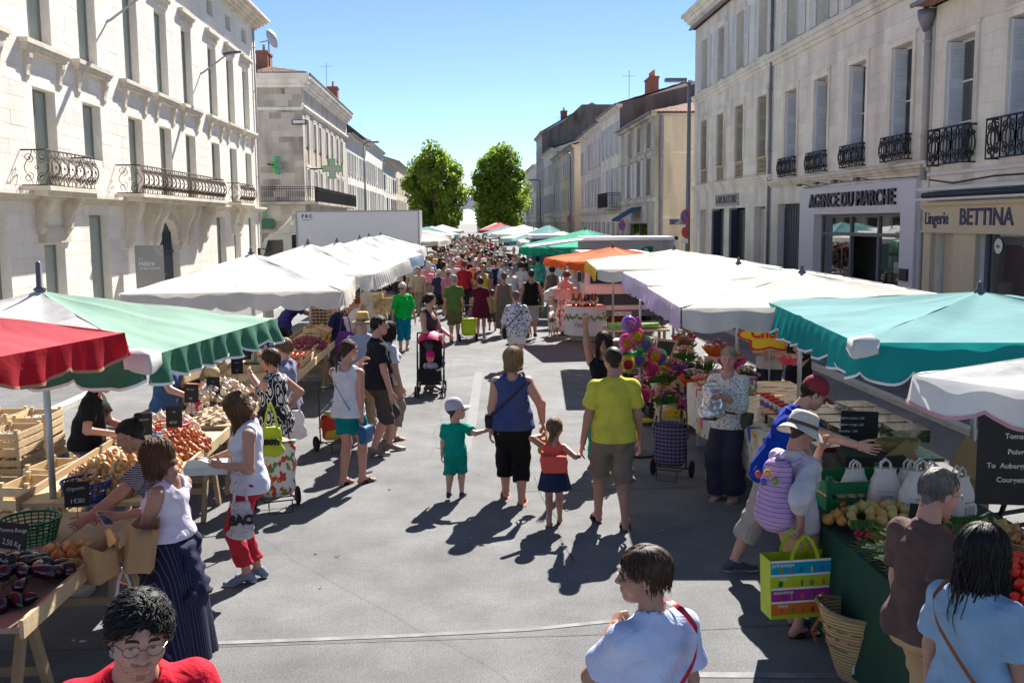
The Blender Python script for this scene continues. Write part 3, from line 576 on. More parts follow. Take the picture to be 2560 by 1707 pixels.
  for sx in (-1,1): lb.add([W((sx*.032+.0225*math.cos(a),.1025-.006*abs(math.cos(a)),.016*math.sin(a)*(1.1 if glasses=='sun' else 1))) for a in np.linspace(0,2*PI,15)[:-1]],[tuple(range(14))])
  lb.build('lens',mat('dark_lens',(.012,.01,.01),.06,0,spec=.6) if glasses=='sun' else glass_mat('clear_lens',(1,1,1),1.),go)
 root['_h']=h
 return root,dict(N=N,S=S,E=E,W=Wr,P=P,hc=hc,B=Bh,tu=tu,tf=tf,tx=tx,C1=C1,C2=C2,hs=hs,h=h)
def glass_mat(name,tint=(1,1,1),clear=.7,rough=.02):
 'thin pane: mostly see-through with a sky reflection'
 if name in _mats: return _mats[name]
 m=bpy.data.materials.new(name); m.use_nodes=True; n=m.node_tree.nodes; l=m.node_tree.links; n.remove(n['Principled BSDF'])
 t=n.new('ShaderNodeBsdfTransparent'); t.inputs[0].default_value=(*tint,1); g=n.new('ShaderNodeBsdfGlossy'); g.inputs['Roughness'].default_value=rough
 f=n.new('ShaderNodeFresnel'); f.inputs[0].default_value=1.5; mt=n.new('ShaderNodeMath'); mt.operation='ADD'; mt.inputs[1].default_value=1-clear; mt.use_clamp=True; l.new(f.outputs[0],mt.inputs[0]); ms=n.new('ShaderNodeMixShader'); l.new(mt.outputs[0],ms.inputs[0]); l.new(t.outputs[0],ms.inputs[1]); l.new(g.outputs[0],ms.inputs[2]); l.new(ms.outputs[0],n['Material Output'].inputs[0])
 _mats[name]=m; return m
# ---------------------------------------------------------------- buildings
def stone_mat(name,c,dirt=.25,warm=.04,scale=1.2,bump=.35):
 m=mat(name,c,.9,.1,7,bump,26,spec=.15); n=m.node_tree.nodes; l=m.node_tree.links; b=n['Principled BSDF']; old=b.inputs[0].links[0].from_socket; tc=n.new('ShaderNodeTexCoord')
 oi=n.new('ShaderNodeObjectInfo'); rr=n.new('ShaderNodeMapRange'); rr.inputs[3].default_value=.9; rr.inputs[4].default_value=1.06; l.new(oi.outputs['Random'],rr.inputs[0])
 ge=n.new('ShaderNodeNewGeometry'); mp=n.new('ShaderNodeMapping'); mp.inputs['Scale'].default_value=(1,1,.22); l.new(ge.outputs['Position'],mp.inputs[0])
 z=n.new('ShaderNodeTexNoise'); z.inputs['Scale'].default_value=scale; z.inputs['Detail'].default_value=7; l.new(mp.outputs[0],z.inputs[0])
 r=n.new('ShaderNodeMapRange'); r.inputs[1].default_value=.46; r.inputs[2].default_value=.72; r.inputs[3].default_value=0; r.inputs[4].default_value=dirt*2.2; l.new(z.outputs[0],r.inputs[0])
 x=n.new('ShaderNodeMix'); x.data_type='RGBA'; l.new(r.outputs[0],x.inputs[0]); l.new(old,x.inputs[6]); x.inputs[7].default_value=(c[0]*.45,c[1]*.42,c[2]*.4,1)
 y=n.new('ShaderNodeMix'); y.data_type='RGBA'; y.blend_type='MULTIPLY'; y.inputs[0].default_value=1; l.new(x.outputs[2],y.inputs[6]); l.new(rr.outputs[0],y.inputs[7]); l.new(y.outputs[2],b.inputs[0]); return m
LIME=stone_mat('limestone_pale',(.82,.765,.69),.06); OLD=stone_mat('limestone_old',(.78,.725,.645),.24); OLD2=stone_mat('limestone_grey',(.54,.5,.44),.42,scale=.7); CREAM=stone_mat('render_cream',(.64,.545,.41),.24); WHITEST=stone_mat('render_white',(.74,.71,.66),.2); DARKST=stone_mat('rubble_dark',(.17,.15,.14),.5);
TRIM=stone_mat('trim_stone',(.68,.61,.51),.2); TRIMO=stone_mat('trim_stone_old',(.64,.585,.5),.35)
SHUT=mat('shutter_paint',(.66,.67,.71),.6,.08,4); SHUTW=mat('shutter_white',(.7,.69,.66),.6,.1,4); SHUTD=mat('shutter_dark',(.035,.045,.07),.5,.1,4); FRW=mat('window_frame_white',(.66,.66,.66),.5,.05); IRON=mat('wrought_iron',(.022,.022,.026),.55,.2,20); PIPE=mat('zinc_pipe',(.2,.21,.24),.5,.2,4,metal=.3); PIPEP=mat('painted_pipe',(.46,.42,.4),.6,.15,4)
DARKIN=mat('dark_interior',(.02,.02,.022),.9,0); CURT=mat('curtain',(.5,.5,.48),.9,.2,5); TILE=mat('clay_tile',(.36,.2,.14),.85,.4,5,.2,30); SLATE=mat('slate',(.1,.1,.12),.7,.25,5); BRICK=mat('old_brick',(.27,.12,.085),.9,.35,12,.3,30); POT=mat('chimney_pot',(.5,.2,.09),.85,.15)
GLASS=glass_mat('window_glass',(.55,.6,.6),.86); MGL=mat('museum_glazing',(.3,.36,.33),.16,.12,.6,spec=.6)
GREYF=mat('grey_frame',(.13,.14,.15),.5,.08)
class House:
 def __init__(s,name,label,side,X,y0,y1,ztop,wm,depth=9.,cat='building',rev=.32):
  s.L=y1-y0; s.side=side; s.y0=y0; s.y1=y1; s.z=ztop; s.rev=rev; s.op=[]; s.wm=wm; s.depth=depth
  s.root=thing(name,label,cat,(X,y0 if side<0 else y1,0),PI/2 if side<0 else -PI/2)
 def u(s,Y): return Y-s.y0 if s.side<0 else s.y1-Y
 def hole(s,Y,w,zb,zt):
  c=s.u(Y); s.op.append((c-w/2,c+w/2,zb,zt)); return c
 def wall(s,stones=None,course=.36,smat=None,limit=300,zr=None,gable=True,sl=(.55,1.05),proud=.007,seed=3,name='wall'):
  us=sorted({0,s.L,*[a for o in s.op for a in o[:2]]}); us=[a for a in us if 0<=a<=s.L]; zs=sorted({-.1,s.z,*[a for o in s.op for a in o[2:]]}); mb=MB(); ins=lambda u,z:any(o[0]<u<o[1] and o[2]<z<o[3] for o in s.op)
  for i in range(len(us)-1):
   j=0
   while j<len(zs)-1:
    um=(us[i]+us[i+1])/2
    if ins(um,(zs[j]+zs[j+1])/2): j+=1; continue
    k=j
    while k+1<len(zs)-1 and not ins(um,(zs[k+1]+zs[k+2])/2): k+=1
    mb.add([(us[i],0,zs[j]),(us[i+1],0,zs[j]),(us[i+1],0,zs[k+1]),(us[i],0,zs[k+1])],[(0,1,2,3)]); j=k+1
  r=s.rev
  for a,b,c,d in s.op:
   mb.add([(a,0,c),(a,0,d),(a,r,d),(a,r,c)],[(0,1,2,3)]); mb.add([(b,0,c),(b,0,d),(b,r,d),(b,r,c)],[(3,2,1,0)]); mb.add([(a,0,d),(b,0,d),(b,r,d),(a,r,d)],[(0,1,2,3)]); mb.add([(a,0,c),(b,0,c),(b,r,c),(a,r,c)],[(3,2,1,0)])
  D=s.depth; z=s.z
  mb.add([(0,0,-.1),(0,D,-.1),(0,D,z),(0,0,z)],[(3,2,1,0)]); mb.add([(s.L,0,-.1),(s.L,D,-.1),(s.L,D,z),(s.L,0,z)],[(0,1,2,3)]); mb.add([(0,D,-.1),(s.L,D,-.1),(s.L,D,z),(0,D,z)],[(3,2,1,0)]); mb.add([(0,0,z-.02),(s.L,0,z-.02),(s.L,D,z-.02),(0,D,z-.02)],[(0,1,2,3)])
  s.w=mb.build(name,s.wm,s.root)
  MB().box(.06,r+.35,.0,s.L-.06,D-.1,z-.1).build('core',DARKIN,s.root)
  if stones: s.stones(smat or s.wm,course,limit,zr or (0,s.z),sl,proud,seed)
  return s
 def stones(s,sm,course,limit,zr,sl,proud,seed):
  rn=random.Random(seed); cells=[]; z=zr[0]; g=.007
  while z+course<=zr[1]+.01:
   iv=[(0,s.L)]
   for a,b,c,d in s.op:
    if c<z+course-.02 and d>z+.02: iv=[p for q in iv for p in ((q[0],min(q[1],a)),(max(q[0],b),q[1])) if p[1]-p[0]>.08]
   for a,b in iv:
    u=a
    while u<b-.05:
     L=rn.uniform(*sl); L=b-u if b-u-L<.3 else L; cells.append((u+g/2,z+g/2,L-g,course-g)); u+=L
   z+=course
  near=(lambda c:c[0]) if s.side<0 else (lambda c:-c[0])
  cells.sort(key=lambda c:near(c));
  vis=[c for c in cells if (s.y0+c[0] if s.side<0 else s.y1-c[0])>(23 if s.side<0 else 18.5)]
  idx=set(); step=max(1,len(vis)/limit); vis_big=vis[:int(limit)]
  ub=_unit_box(sm)
  for c in vis_big: obj('stone',ub,s.w,(c[0],-proud-rn.uniform(0,.005),c[1]),None,(c[2],proud+.004,c[3]))
  mb=MB()
  for c in cells:
   if c in vis_big: continue
   p=proud+rn.uniform(0,.005); mb.box(c[0],-p,c[1],c[0]+c[2],.003,c[1]+c[3])
  if mb.v: tag(mb.build('stone_courses',sm,s.root),kind='stuff')
 def band(s,z0,z1,out,m=None,name='string_course',u0=0,u1=None,steps=1,ret=True):
  mb=MB(); u1=s.L if u1 is None else u1
  for i in range(steps):
   a=lerp(z0,z1,i/steps); b=lerp(z0,z1,(i+1)/steps); o=out*(i+1)/steps; mb.box(u0-(o if ret else 0)+.002,-o,a,u1+(o if ret else 0)-.002,.05,b)
  return mb.build(name,m or TRIM,s.root)
_ub={}
def _unit_box(m):
 if m.name not in _ub: _ub[m.name]=MB().box(0,0,0,1,1,1).mesh('stone',m)
 return _ub[m.name]
def shutter_mesh(mb,u0,u1,z0,z1,y,t=.035,panels=2,slat=True):
 f=.055; mb.box(u0,y-t,z0,u0+f,y,z1); mb.box(u1-f,y-t,z0,u1,y,z1)
 zs=[z0+(z1-z0)*i/panels for i in range(panels+1)]
 for i,z in enumerate(zs): mb.box(u0+f,y-t,max(z0,z-f*.7),u1-f,y,min(z1,z+f*.7))
 mb.box(u0+f,y-t*.35,z0,u1-f,y-t*.25,z1)
 if slat:
  n=max(6,int((z1-z0)/.075))
  for i in range(n):
   z=z0+.06+(z1-z0-.12)*i/n; mb.add([(u0+f,y-t*.9,z),(u1-f,y-t*.9,z),(u1-f,y-t*.4,z+.05),(u0+f,y-t*.4,z+.05)],[(0,1,2,3)])
def folded_shutter(h,win,c,w,zb,zt,sgn,m,leaf=.3):
 'shutter leaf folded back against the reveal, standing out across the opening'
 mb=MB(); u=c+sgn*(w/2-.045); x0=u-.03;
 for i in range(2):
  a=x0+i*.034; mb.box(a,.01,zb+.03,a+.026,.01+leaf,zt-.03)
 n=int((zt-zb)/.09)
 for k,(z0,z1) in enumerate(((zb+.15,lerp(zb,zt,.3)),(lerp(zb,zt,.36),lerp(zb,zt,.64)),(lerp(zb,zt,.7),zt-.15))):
  q=int((z1-z0)/.06)
  for i in range(q):
   z=z0+i*.06; fx=x0 if sgn>0 else x0+.06; e=-.03*sgn; mb.add([(fx,.06,z+.05),(fx,.01+leaf-.05,z+.05),(fx+e,.01+leaf-.05,z),(fx+e,.06,z)],[(0,1,2,3)]); mb.add([(fx+e,.06,z),(fx+e,.01+leaf-.05,z),(fx,.01+leaf-.05,z-.004),(fx,.06,z-.004)],[(0,1,2,3)])
 mb.build('shutter',m,win)
def window(h,Y,w,zb,zt,style,col=None,n=(1,2),sill=True,hood=None,sm=None,open_=1.,rail=None,arch=False,hole=True):
 c=h.hole(Y,w,zb,zt) if hole else h.u(Y); r=h.rev; mb=MB(); f=.055; y0,y1=r-.06,r+.02; fm=col or FRW
 mb.box(c-w/2,y0,zb,c-w/2+f,y1,zt); mb.box(c+w/2-f,y0,zb,c+w/2,y1,zt); mb.box(c-w/2+f,y0,zb,c+w/2-f,y1,zb+f); mb.box(c-w/2+f,y0,zt-f,c+w/2-f,y1,zt)
 if n[0]==2: mb.box(c-.04,y0+.004,zb+f,c+.04,y1-.004,zt-f)
 for i in range(1,n[1]):
  z=lerp(zb,zt,i/n[1]); mb.box(c-w/2+f,y0+.008,z-.02,c+w/2-f,y1-.008,z+.02)
 win=mb.build('window',fm,h.root)
 for a in range(n[0]):
  for b in range(n[1]):
   u0=lerp(c-w/2+f,c+w/2-f,a/n[0]); u1=lerp(c-w/2+f,c+w/2-f,(a+1)/n[0]); z0=lerp(zb+f,zt-f,b/n[1]); z1=lerp(zb+f,zt-f,(b+1)/n[1])
   MB().add([(u0,r-.02,z0),(u1,r-.02,z0),(u1,r-.02,z1),(u0,r-.02,z1)],[(0,1,2,3)]).build('pane',MGL if style=='museum' else GLASS,win)
 if style!='museum' and random.random()<.55:
  mb=MB(); nn=14; P=[[(lerp(c-w/2,c+w/2,i/nn),r+.12+.02*math.sin(i*2.3),z) for i in range(nn+1)] for z in (zb,zt)]; mb.grid(P); mb.build('curtain',CURT,win)
 if sill: MB().box(c-w/2-.08,-.09,zb-.12,c+w/2+.08,.02,zb-.004).build('sill',sm or TRIM,win)
 if style=='flat':
  for sg in (-1,1):
   mb=MB(); a=c+sg*(w/2+.02); b=a+sg*w*.5; shutter_mesh(mb,min(a,b),max(a,b),zb,zt,-.02); mb.build('shutter',h.shm,win)
 if style=='closed':
  for sg in (-1,1):
   mb=MB(); a=c; b=c+sg*w/2; shutter_mesh(mb,min(a,b)+.004,max(a,b)-.004,zb,zt,.1); mb.build('shutter',h.shm,win)
 if style=='fold':
  folded_shutter(h,win,c,w,zb,zt,1,h.shm); folded_shutter(h,win,c,w,zb,zt,-1,h.shm)
 if hood:
  mb=MB(); mb.box(c-w/2-.2,-.05,zt+.02,c-w/2-.02,.0,zt+.16) if False else None
  t=.17
  mb.box(c-w/2-t,-.05,zb,c-w/2-.003,.0,zt+t); mb.box(c+w/2+.003,-.05,zb,c+w/2+t,.0,zt+t); mb.box(c-w/2-.003,-.05,zt+.003,c+w/2+.003,.0,zt+t); mb.box(c-w/2-t-.05,-.075,zt+t-.02,c+w/2+t+.05,.0,zt+t+.05); mb.build('surround',sm or TRIM,win)
 return win,c
def scroll(c,r,t0,turns,n=18,ax=None):
 return [(c[0]+r*(1-.75*i/n)*math.cos(t0+turns*2*PI*i/n),c[1]+r*(1-.75*i/n)*math.sin(t0+turns*2*PI*i/n)) for i in range(n+1)]
def panel_scrolls(mb,u0,u1,z0,z1,f,r=.011,kind=0):
 'one panel of ironwork between u0 and u1; f maps (u,z) to a 3-D point'
 uc=(u0+u1)/2; w=u1-u0; h=z1-z0
 for sg in (-1,1):
  for zz,s2 in ((z0+h*.22,1),(z0+h*.78,-1)):
   mb.tube([f(*p) for p in scroll((uc+sg*w*.24,zz),w*.2,PI/2*s2,sg*s2*1.4)],r,4)
  mb.tube([f(uc+sg*w*(.05+.36*math.sin(t*PI)**2),lerp(z0,z1,t)) for t in [i/14 for i in range(15)]],r,4)
 if kind: mb.tube([f(uc+w*.16*math.cos(a),(z0+z1)/2+h*.22*math.sin(a)) for a in [i*2*PI/16 for i in range(16)]],r,4,closed=True)
 else: mb.tube([f(uc+w*.06*math.cos(a),(z0+z1)/2+w*.06*math.sin(a)) for a in [i*2*PI/8 for i in range(8)]],r,4,closed=True)
def balcony_rail(parent,u0,u1,out,z0,z1,bulge=.0,panel=.55,m=None,kind=0,name='railing',r=.011):
 m=m or IRON; by=lambda z:-(out+bulge*math.sin(min(1,max(0,(z1-z)/(z1-z0)*1.15))**1.3*PI)*1.0); rail=MB()
 rail.tube([(u0,-.02,z1),(u0,by(z1),z1),(u1,by(z1),z1),(u1,-.02,z1)],.022,6); rail.tube([(u0,-.02,z0),(u0,by(z0),z0),(u1,by(z0),z0),(u1,-.02,z0)],.018,6); o=rail.build(name,m,parent)
 n=max(1,round((u1-u0)/panel))
 for i in range(n):
  mb=MB(); a=lerp(u0,u1,i/n);b=lerp(u0,u1,(i+1)/n); f=lambda u,z:(u,by(z),z); panel_scrolls(mb,a,b,z0,z1,f,r,kind)
  for t in (a,b): mb.tube([f(t,lerp(z0,z1,j/8)) for j in range(9)],r,4)
  mb.build('iron_panel',m,o)
 for u in (u0,u1):
  mb=MB(); panel_scrolls(mb,0.02,out,z0,z1,lambda s_,z,u=u:(u,-s_*(1+(abs(by(z))/out-1)),z),r,kind); mb.build('iron_panel',m,o)
 return o
def bracket(parent,c,y,z,d,h,w,m,name='bracket'):
 'scrolled console: profile in (out, z), extruded along the facade'
 P=[(0,0),(d,0),(d,-.12*h),(d*.92,-.25*h),(d*.62,-.45*h),(d*.42,-.7*h),(d*.4,-.85*h),(d*.2,-h),(0,-h)]; mb=MB(); k=len(P); V=[(c-w/2,y-a,z+b) for a,b in P]+[(c+w/2,y-a,z+b) for a,b in P]
 mb.add(V,[tuple(range(k)),tuple(range(2*k-1,k-1,-1))]+[(i,k+i,k+(i+1)%k,(i+1)%k) for i in range(k)])
 for sx in (-1,1): mb.tube([(c+sx*(w/2+.005),y-d*.72-d*.2*(1-.7*t/14)*math.cos(t*.8),z-h*.18+d*.2*(1-.7*t/14)*math.sin(t*.8)) for t in range(15)],.012,4)
 return mb.build(name,m,parent)
def tile_roof(h,pitch=.32,over=.35,m=None,side_over=.1,detail=True,rise=None,hip=0.,hipend=None):
 m=m or TILE; D=h.depth; mb=MB(); hz=h.z; rid=D/2; top=hz+rid*pitch
 n=int(h.L/.22) if detail else 4; rows=6 if detail else 1; Ls=h.L+2*side_over
 for i in range(n*4+1): pass
 pts0=[];pts1=[]
 for i in range(n*4+1):
  u=-side_over+Ls*i/(n*4); b=.045*abs(math.cos(i*PI/4)) if detail else 0; pts0.append((u,b))
 P=[]
 if hipend is not None:
  rows=10; Q=[]; nq=int(D/.24)*4; ap=(hip if hipend==0 else h.L-hip,rid,top+over*pitch)
  for j in range(21):
   t=j/20; Q.append([tuple(lerp(a,b,t) for a,b in zip((-over if hipend==0 else h.L+over,lerp(-over,D+over,i/nq),hz+.02+.05*abs(math.cos(i*PI/4))*(1-t)+(.03 if j%2 else 0)),ap)) for i in range(nq+1)])
  mb.grid(Q,flip=hipend==0)
 for j in range(rows*2+1):
  t=j/(rows*2); y=lerp(-over,rid,t); z=hz+.02+max(0,(y+over))*pitch+(.03 if j%2 else 0); hu=hip*t; P.append([(u if hipend is None else (max(u,hu) if hipend==0 else min(u,h.L-hu)),y,z+b) for u,b in pts0])
 mb.grid(P); ra,rb=(hip if hipend==0 else -side_over),(h.L-hip if hipend==1 else h.L+side_over); mb.add([(ra,rid,top+over*pitch),(rb,rid,top+over*pitch),(h.L+side_over,D+over,hz),(-side_over,D+over,hz)],[(0,1,2,3)])
 mb.add([(-side_over,-over,hz-.0),(h.L+side_over,-over,hz-.0),(h.L+side_over,D+over,hz-.0),(-side_over,D+over,hz-.0)],[(3,2,1,0)])
 for u in ((0.02,h.L-.02) if hipend is None else ((h.L-.02,) if hipend==0 else (.02,))):
  mb.add([(u,.0,hz),(u,D,hz),(u,rid,top+over*pitch-.03)],[(0,1,2)] if u>1 else [(2,1,0)],1)
 g=mb.build('roof',[m,h.wm],h.root);
 gt=MB(); gt.tube([(-side_over,-over-.06,hz+.02),(h.L+side_over,-over-.06,hz+.02)],.06,8); gt.build('gutter',PIPE,g); return g
def chimney(h,u,y,z,w=.9,d=.5,ht=1.5,pots=3,m=None):
 mb=MB(); mb.box(u-w/2,y-d/2,z-1.2,u+w/2,y+d/2,z+ht); mb.box(u-w/2-.06,y-d/2-.06,z+ht-.18,u+w/2+.06,y+d/2+.06,z+ht-.04); c=mb.build('chimney',m or BRICK,h.root)
 for i in range(pots): MB().lathe([(.1,0),(.09,.2),(.08,.45),(.1,.5)],10,(u-w/2+w*(i+.5)/pots,y,z+ht)).build('chimney_pot',POT,c,True)
 return c
def pipe(h,u,z0,z1,m=None,out=.09,r=.055,name='downpipe'):
 mb=MB().tube([(u,-out,z0),(u,-out,z1)],r,8)
 z=z0+1
 while z<z1: mb.tube([(u,-out,z),(u,-out,z+.06)],r*1.35,8); z+=2.2
 return mb.build(name,m or PIPE,h.root,True)
def antenna(name,label,loc,hgt=1.6,n=5):
 t=thing(name,label,'antenna',loc); MB().tube([(0,0,-.5),(0,0,hgt)],.02,5).build('mast',IRON,t); mb=MB().tube([(-.5,0,hgt*.85),(.5,0,hgt*.85)],.012,4)
 for i in range(n): x=-.45+.9*i/(n-1); mb.tube([(x,-.3+.03*i,hgt*.85),(x,.3-.03*i,hgt*.85)],.009,4)
 mb.build('aerial',IRON,t)
# ---- museum on the sunny side
h=House('museum_building','tall pale limestone museum with wrought iron balconies and arched dark door','building' and -1,-11,13.,54.3,13.0,LIME,12,rev=.3); mus=h
bays=[16.6,20.1,23.6,27.25,30.6,34.5,37.85,41.2,45.2,48.55,51.85]; MF=mat('museum_frame',(.2,.22,.2),.5,.1)
CONS=[]
for i,Y in enumerate(bays):
 wn,c=window(h,Y,1.42,7.72,10.62,'museum',MF,(2,1),False);
 mb=MB(); s0=c-1.38; s1=c+1.38; mb.box(s0,-.26,7.5,s1,0,7.62); mb.box(s0+.05,-.22,7.42,s1-.05,0,7.5); mb.box(s0+.1,-.18,7.34,s1-.1,0,7.42); mb.build('sill_ledge',TRIM,wn); CONS.append((c,wn))
 for sg in (-1,1): bracket(wn,c+sg*1.02,0,7.34,.18,.7,.2,TRIM)
 mb=MB(); mb.box(c-.98,-.2,11.12,c+.98,0,11.26); mb.box(c-.92,-.14,11.02,c+.92,0,11.12); mb.box(c-.85,-.08,10.82,c+.85,0,11.02); mb.build('hood',TRIM,wn)
 low=4.05 if Y in(27.25,34.5,37.85,41.2,48.55) else 4.92
 wn,c=window(h,Y,1.42,low,6.52,'museum',MF,(2,1),False);
 window(h,Y,1.05,11.92,12.6,'museum',MF,(1,1),False)
for Y in (20.1,23.9,30.7,34.3,45.6,52.1):
 wn,c=window(h,Y,1.6 if Y!=34.3 else .6,.5,3.3 if Y!=34.3 else 1.0,'museum',MF,(1,1),False)
for Y in (27.35,48.7):
 wn,c=window(h,Y,1.35,.5,2.5,'museum',MF,(1,1),False); mb=MB().box(c-1.0,-.07,2.55,c+1.0,0,2.95); mb.box(c-.82,-.1,2.95,c-.55,0,3.0); mb.build('lintel',TRIM,wn)
c=h.hole(37.6,2.7,0,3.22); h.wall(True,.36,None,300,(.4,12.9));
mb=MB(); arc=[(c+1.35*math.cos(a),2.05+1.15*math.sin(a)) for a in [PI*i/16 for i in range(17)]]
for i in range(16):
 (a0,z0),(a1,z1)=arc[i],arc[i+1]; mb.add([(a0,-.012,z0),(a0,-.012,3.3),(a1,-.012,3.3),(a1,-.012,z1)],[(0,1,2,3)]); mb.add([(a0,-.012,z0),(a1,-.012,z1),(a1,.3,z1),(a0,.3,z0)],[(0,1,2,3)])
mb.build('arch',LIME,h.root)
mb=MB()
for i in range(17):
 a=PI*i/16
 if i<16:
  b=PI*(i+1)/16; P=[(c+q*math.cos(x),-.05,2.05+q2*math.sin(x)) for x in (a+.01,b-.01) for q,q2 in ((1.36,1.16),(1.66,1.46))]; mb=MB().add([P[0],P[1],P[3],P[2],(P[0][0],0,P[0][2]),(P[1][0],0,P[1][2]),(P[3][0],0,P[3][2]),(P[2][0],0,P[2][2])],[(0,1,2,3),(0,4,5,1),(1,5,6,2),(2,6,7,3),(3,7,4,0)]); mb.build('voussoir',TRIM,h.root)
DOORP=mat('door_paint_slate',(.045,.055,.075),.5,.1,5); dr=MB().box(c-1.35,.26,0,c+1.35,.3,3.2)
for sg in (-1,1):
 for z0,z1 in ((.2,.9),(1.1,1.9)): dr.box(c+sg*.66-.5,.235,z0,c+sg*.66+.5,.26,z1)
 for k in range(4): dr.box(c+sg*.66-.45+k*.26,.22,2.05,c+sg*.66-.33+k*.26,.26,2.75)
dr.box(c-1.35,.22,1.95,c+1.35,.26,2.05); dd=dr.build('door',DOORP,h.root); MB().lathe([(.0,0),(.05,.02),(.05,.05),(0,.07)],10,(c+.12,.2,1.15)).build('handle',mat('brass',(.5,.36,.12),.3,.1,metal=1),dd)
h.band(3.58,3.86,.3,TRIM,'string_course',steps=3); h.band(13.0,13.62,.75,TRIM,'cornice',steps=5); h.band(.0,.42,.06,TRIM,'plinth');
RUST=mat('rusty_iron',(.075,.05,.042),.7,.35,15)
for (Ya,Yb,out,nb) in ((25.55,28.85,.62,2),(32.3,43.3,.75,6),(46.9,50.2,.55,2)):
 u0,u1=h.u(Ya),h.u(Yb); mb=MB().box(u0-.1,-out-.14,3.868,u1+.1,0,3.98); mb.box(u0,-out-.04,3.74,u1,-.302,3.868); b=mb.build('balcony_slab',TRIM,h.root)
 balcony_rail(b,u0+.05,u1-.05,out,4.0,4.86,.14,.5,RUST)
 cs=[h.u(27.25)-.85,h.u(27.25)+.85] if nb==2 and Ya<30 else ([h.u(48.55)-.85,h.u(48.55)+.85] if nb==2 else [h.u(y) for y in (33.1,35.0,35.9,39.3,40.2,42.4)])
 for cc in cs: bracket(h.root,cc,0,3.74,out*.78,.95 if nb==2 else 1.5,.28,TRIM)
pipe(h,h.L-.5,0,13,PIPEP)
OR=mat('orange_paint',(.62,.13,.02),.6,.1); cw=h.u(30.7); pts=[(.0,.5),(.32,.5),(.26,1.1),(.34,1.7),(.25,2.0),(.36,2.25),(.33,2.55),(.2,2.72),(.06,2.62),(0,2.3)]; mb=MB(); mb.poly([(cw-.72+p,.235,z) for p,z in pts],.02,1); tag(mb.build('painted_figure',OR,h.root),None)
for k,Y in enumerate((27.8,)):
 pass
t=thing('museum_sign','grey upright museum panel lettered Hèbre beside the arched door','sign',(-10.35,34.6,.12),PI/2); SGR=mat('sign_grey',(.36,.35,.33),.6,.05); MB().box(-.78,-.05,.0,.78,.05,2.2).build('panel',SGR,t); WT=mat('white_print',(.75,.75,.73),.7,0)
t.rotation_euler=(0,0,R(14)); t.location=(-10.35,33.2,.85); t.scale=(.56,.56,.68)
for x_ in (-.6,.6): MB().box(x_-.05,-.03,-1.1,x_+.05,.03,0).build('post',SGR,t)
text('Hèbre',.34,WT,t,(-.16,-.056,1.32),depth=.002,bold=.006); text('de Saint-Clément',.16,WT,t,(.0,-.056,1.1),depth=.002,bold=.003); text('Hôtel',.14,WT,t,(-.5,-.056,1.56),depth=.002)
mb=MB()
for rr in (.5,.4): mb.tube([(.78-rr*math.cos(a),-.056,2.2-rr*math.sin(a)) for a in [PI/2*i/10 for i in range(11)]],.012,4)
for i in range(5): a=PI/2*(i+.5)/5; mb.tube([(.78-.08*math.cos(a),-.056,2.2-.08*math.sin(a)),(.78-.38*math.cos(a),-.056,2.2-.38*math.sin(a))],.008,4)
mb.build('rosette',WT,t)
mb=MB().tube([(0,0,0),(0,0,2.9)],.05,8); mb.tube([(.12,0,0),(.12,0,2.9)],.03,8)
def wall_lamp(loc,label,rz):
 t=thing('street_lamp',label,'lamp',loc,rz); MB().tube([(0,0,0),(.0,-.12,.05),(.0,-1.1,.75)],[.05,.04,.035],8).build('arm',mat('lamp_grey',(.3,.31,.34),.5,.05),t)
 mb=MB(); mb.add([(-.14,-1.0,.72),(.14,-1.0,.72),(.1,-1.75,.86),(-.1,-1.75,.86),(-.1,-1.0,.84),(.1,-1.0,.84),(.06,-1.7,.92),(-.06,-1.7,.92)],[(3,2,1,0),(4,5,6,7),(0,1,5,4),(1,2,6,5),(2,3,7,6),(3,0,4,7)]); mb.build('lamp_head',mat('lamp_dark',(.08,.1,.13),.4,.05),t)
wall_lamp((-11,32.3,9.2),'grey lamp on a bracket arm high on the museum wall near its middle',PI/2); wall_lamp((-11,43.2,9.2),'grey lamp on a bracket arm high on the museum wall near its far corner',PI/2)
# ---- shaded side: laboratory, agency and lingerie houses
h=House('laboratory_building','old stone house with LABORATOIRE plaque and three storeys of shuttered windows',1,11,36.3,48.9,12.0,OLD,10,rev=.36); h.shm=SHUT
for Y in (46.85,43.85,40.75,37.6):
 h.shm=SHUT; wn,c=window(h,Y,1.15,8.98,11.2,'flat',FRW,(2,2),True,True,OLD)
 h.shm=mat('shutter_beige',(.5,.45,.36),.6,.1); wn,c=window(h,Y,1.25,5.35,7.55,'fold',FRW,(2,2),False,True,OLD)
 mb=MB()
 for a in range(5):
  for b in range(3): x=c-.5+.22*a; z=4.78+.18*b; mb.box(x,.0,z,x+.14,.06,z+.025); mb.box(x,.0,z+.12,x+.14,.06,z+.145); mb.box(x,.0,z,x+.025,.06,z+.145); mb.box(x+.115,.0,z,x+.14,.06,z+.145)
 mb.box(c-.62,-.02,5.26,c+.62,.08,5.34); mb.box(c-.62,-.02,4.66,c+.62,.08,4.74); mb.build('stone_lattice',mat('lattice_stone',(.5,.42,.28),.9,.15),wn); h.hole(Y,1.25,4.7,5.35)
 MB().box(c-.62,.1,4.7,c+.62,.16,5.3).build('apron',OLD,wn)
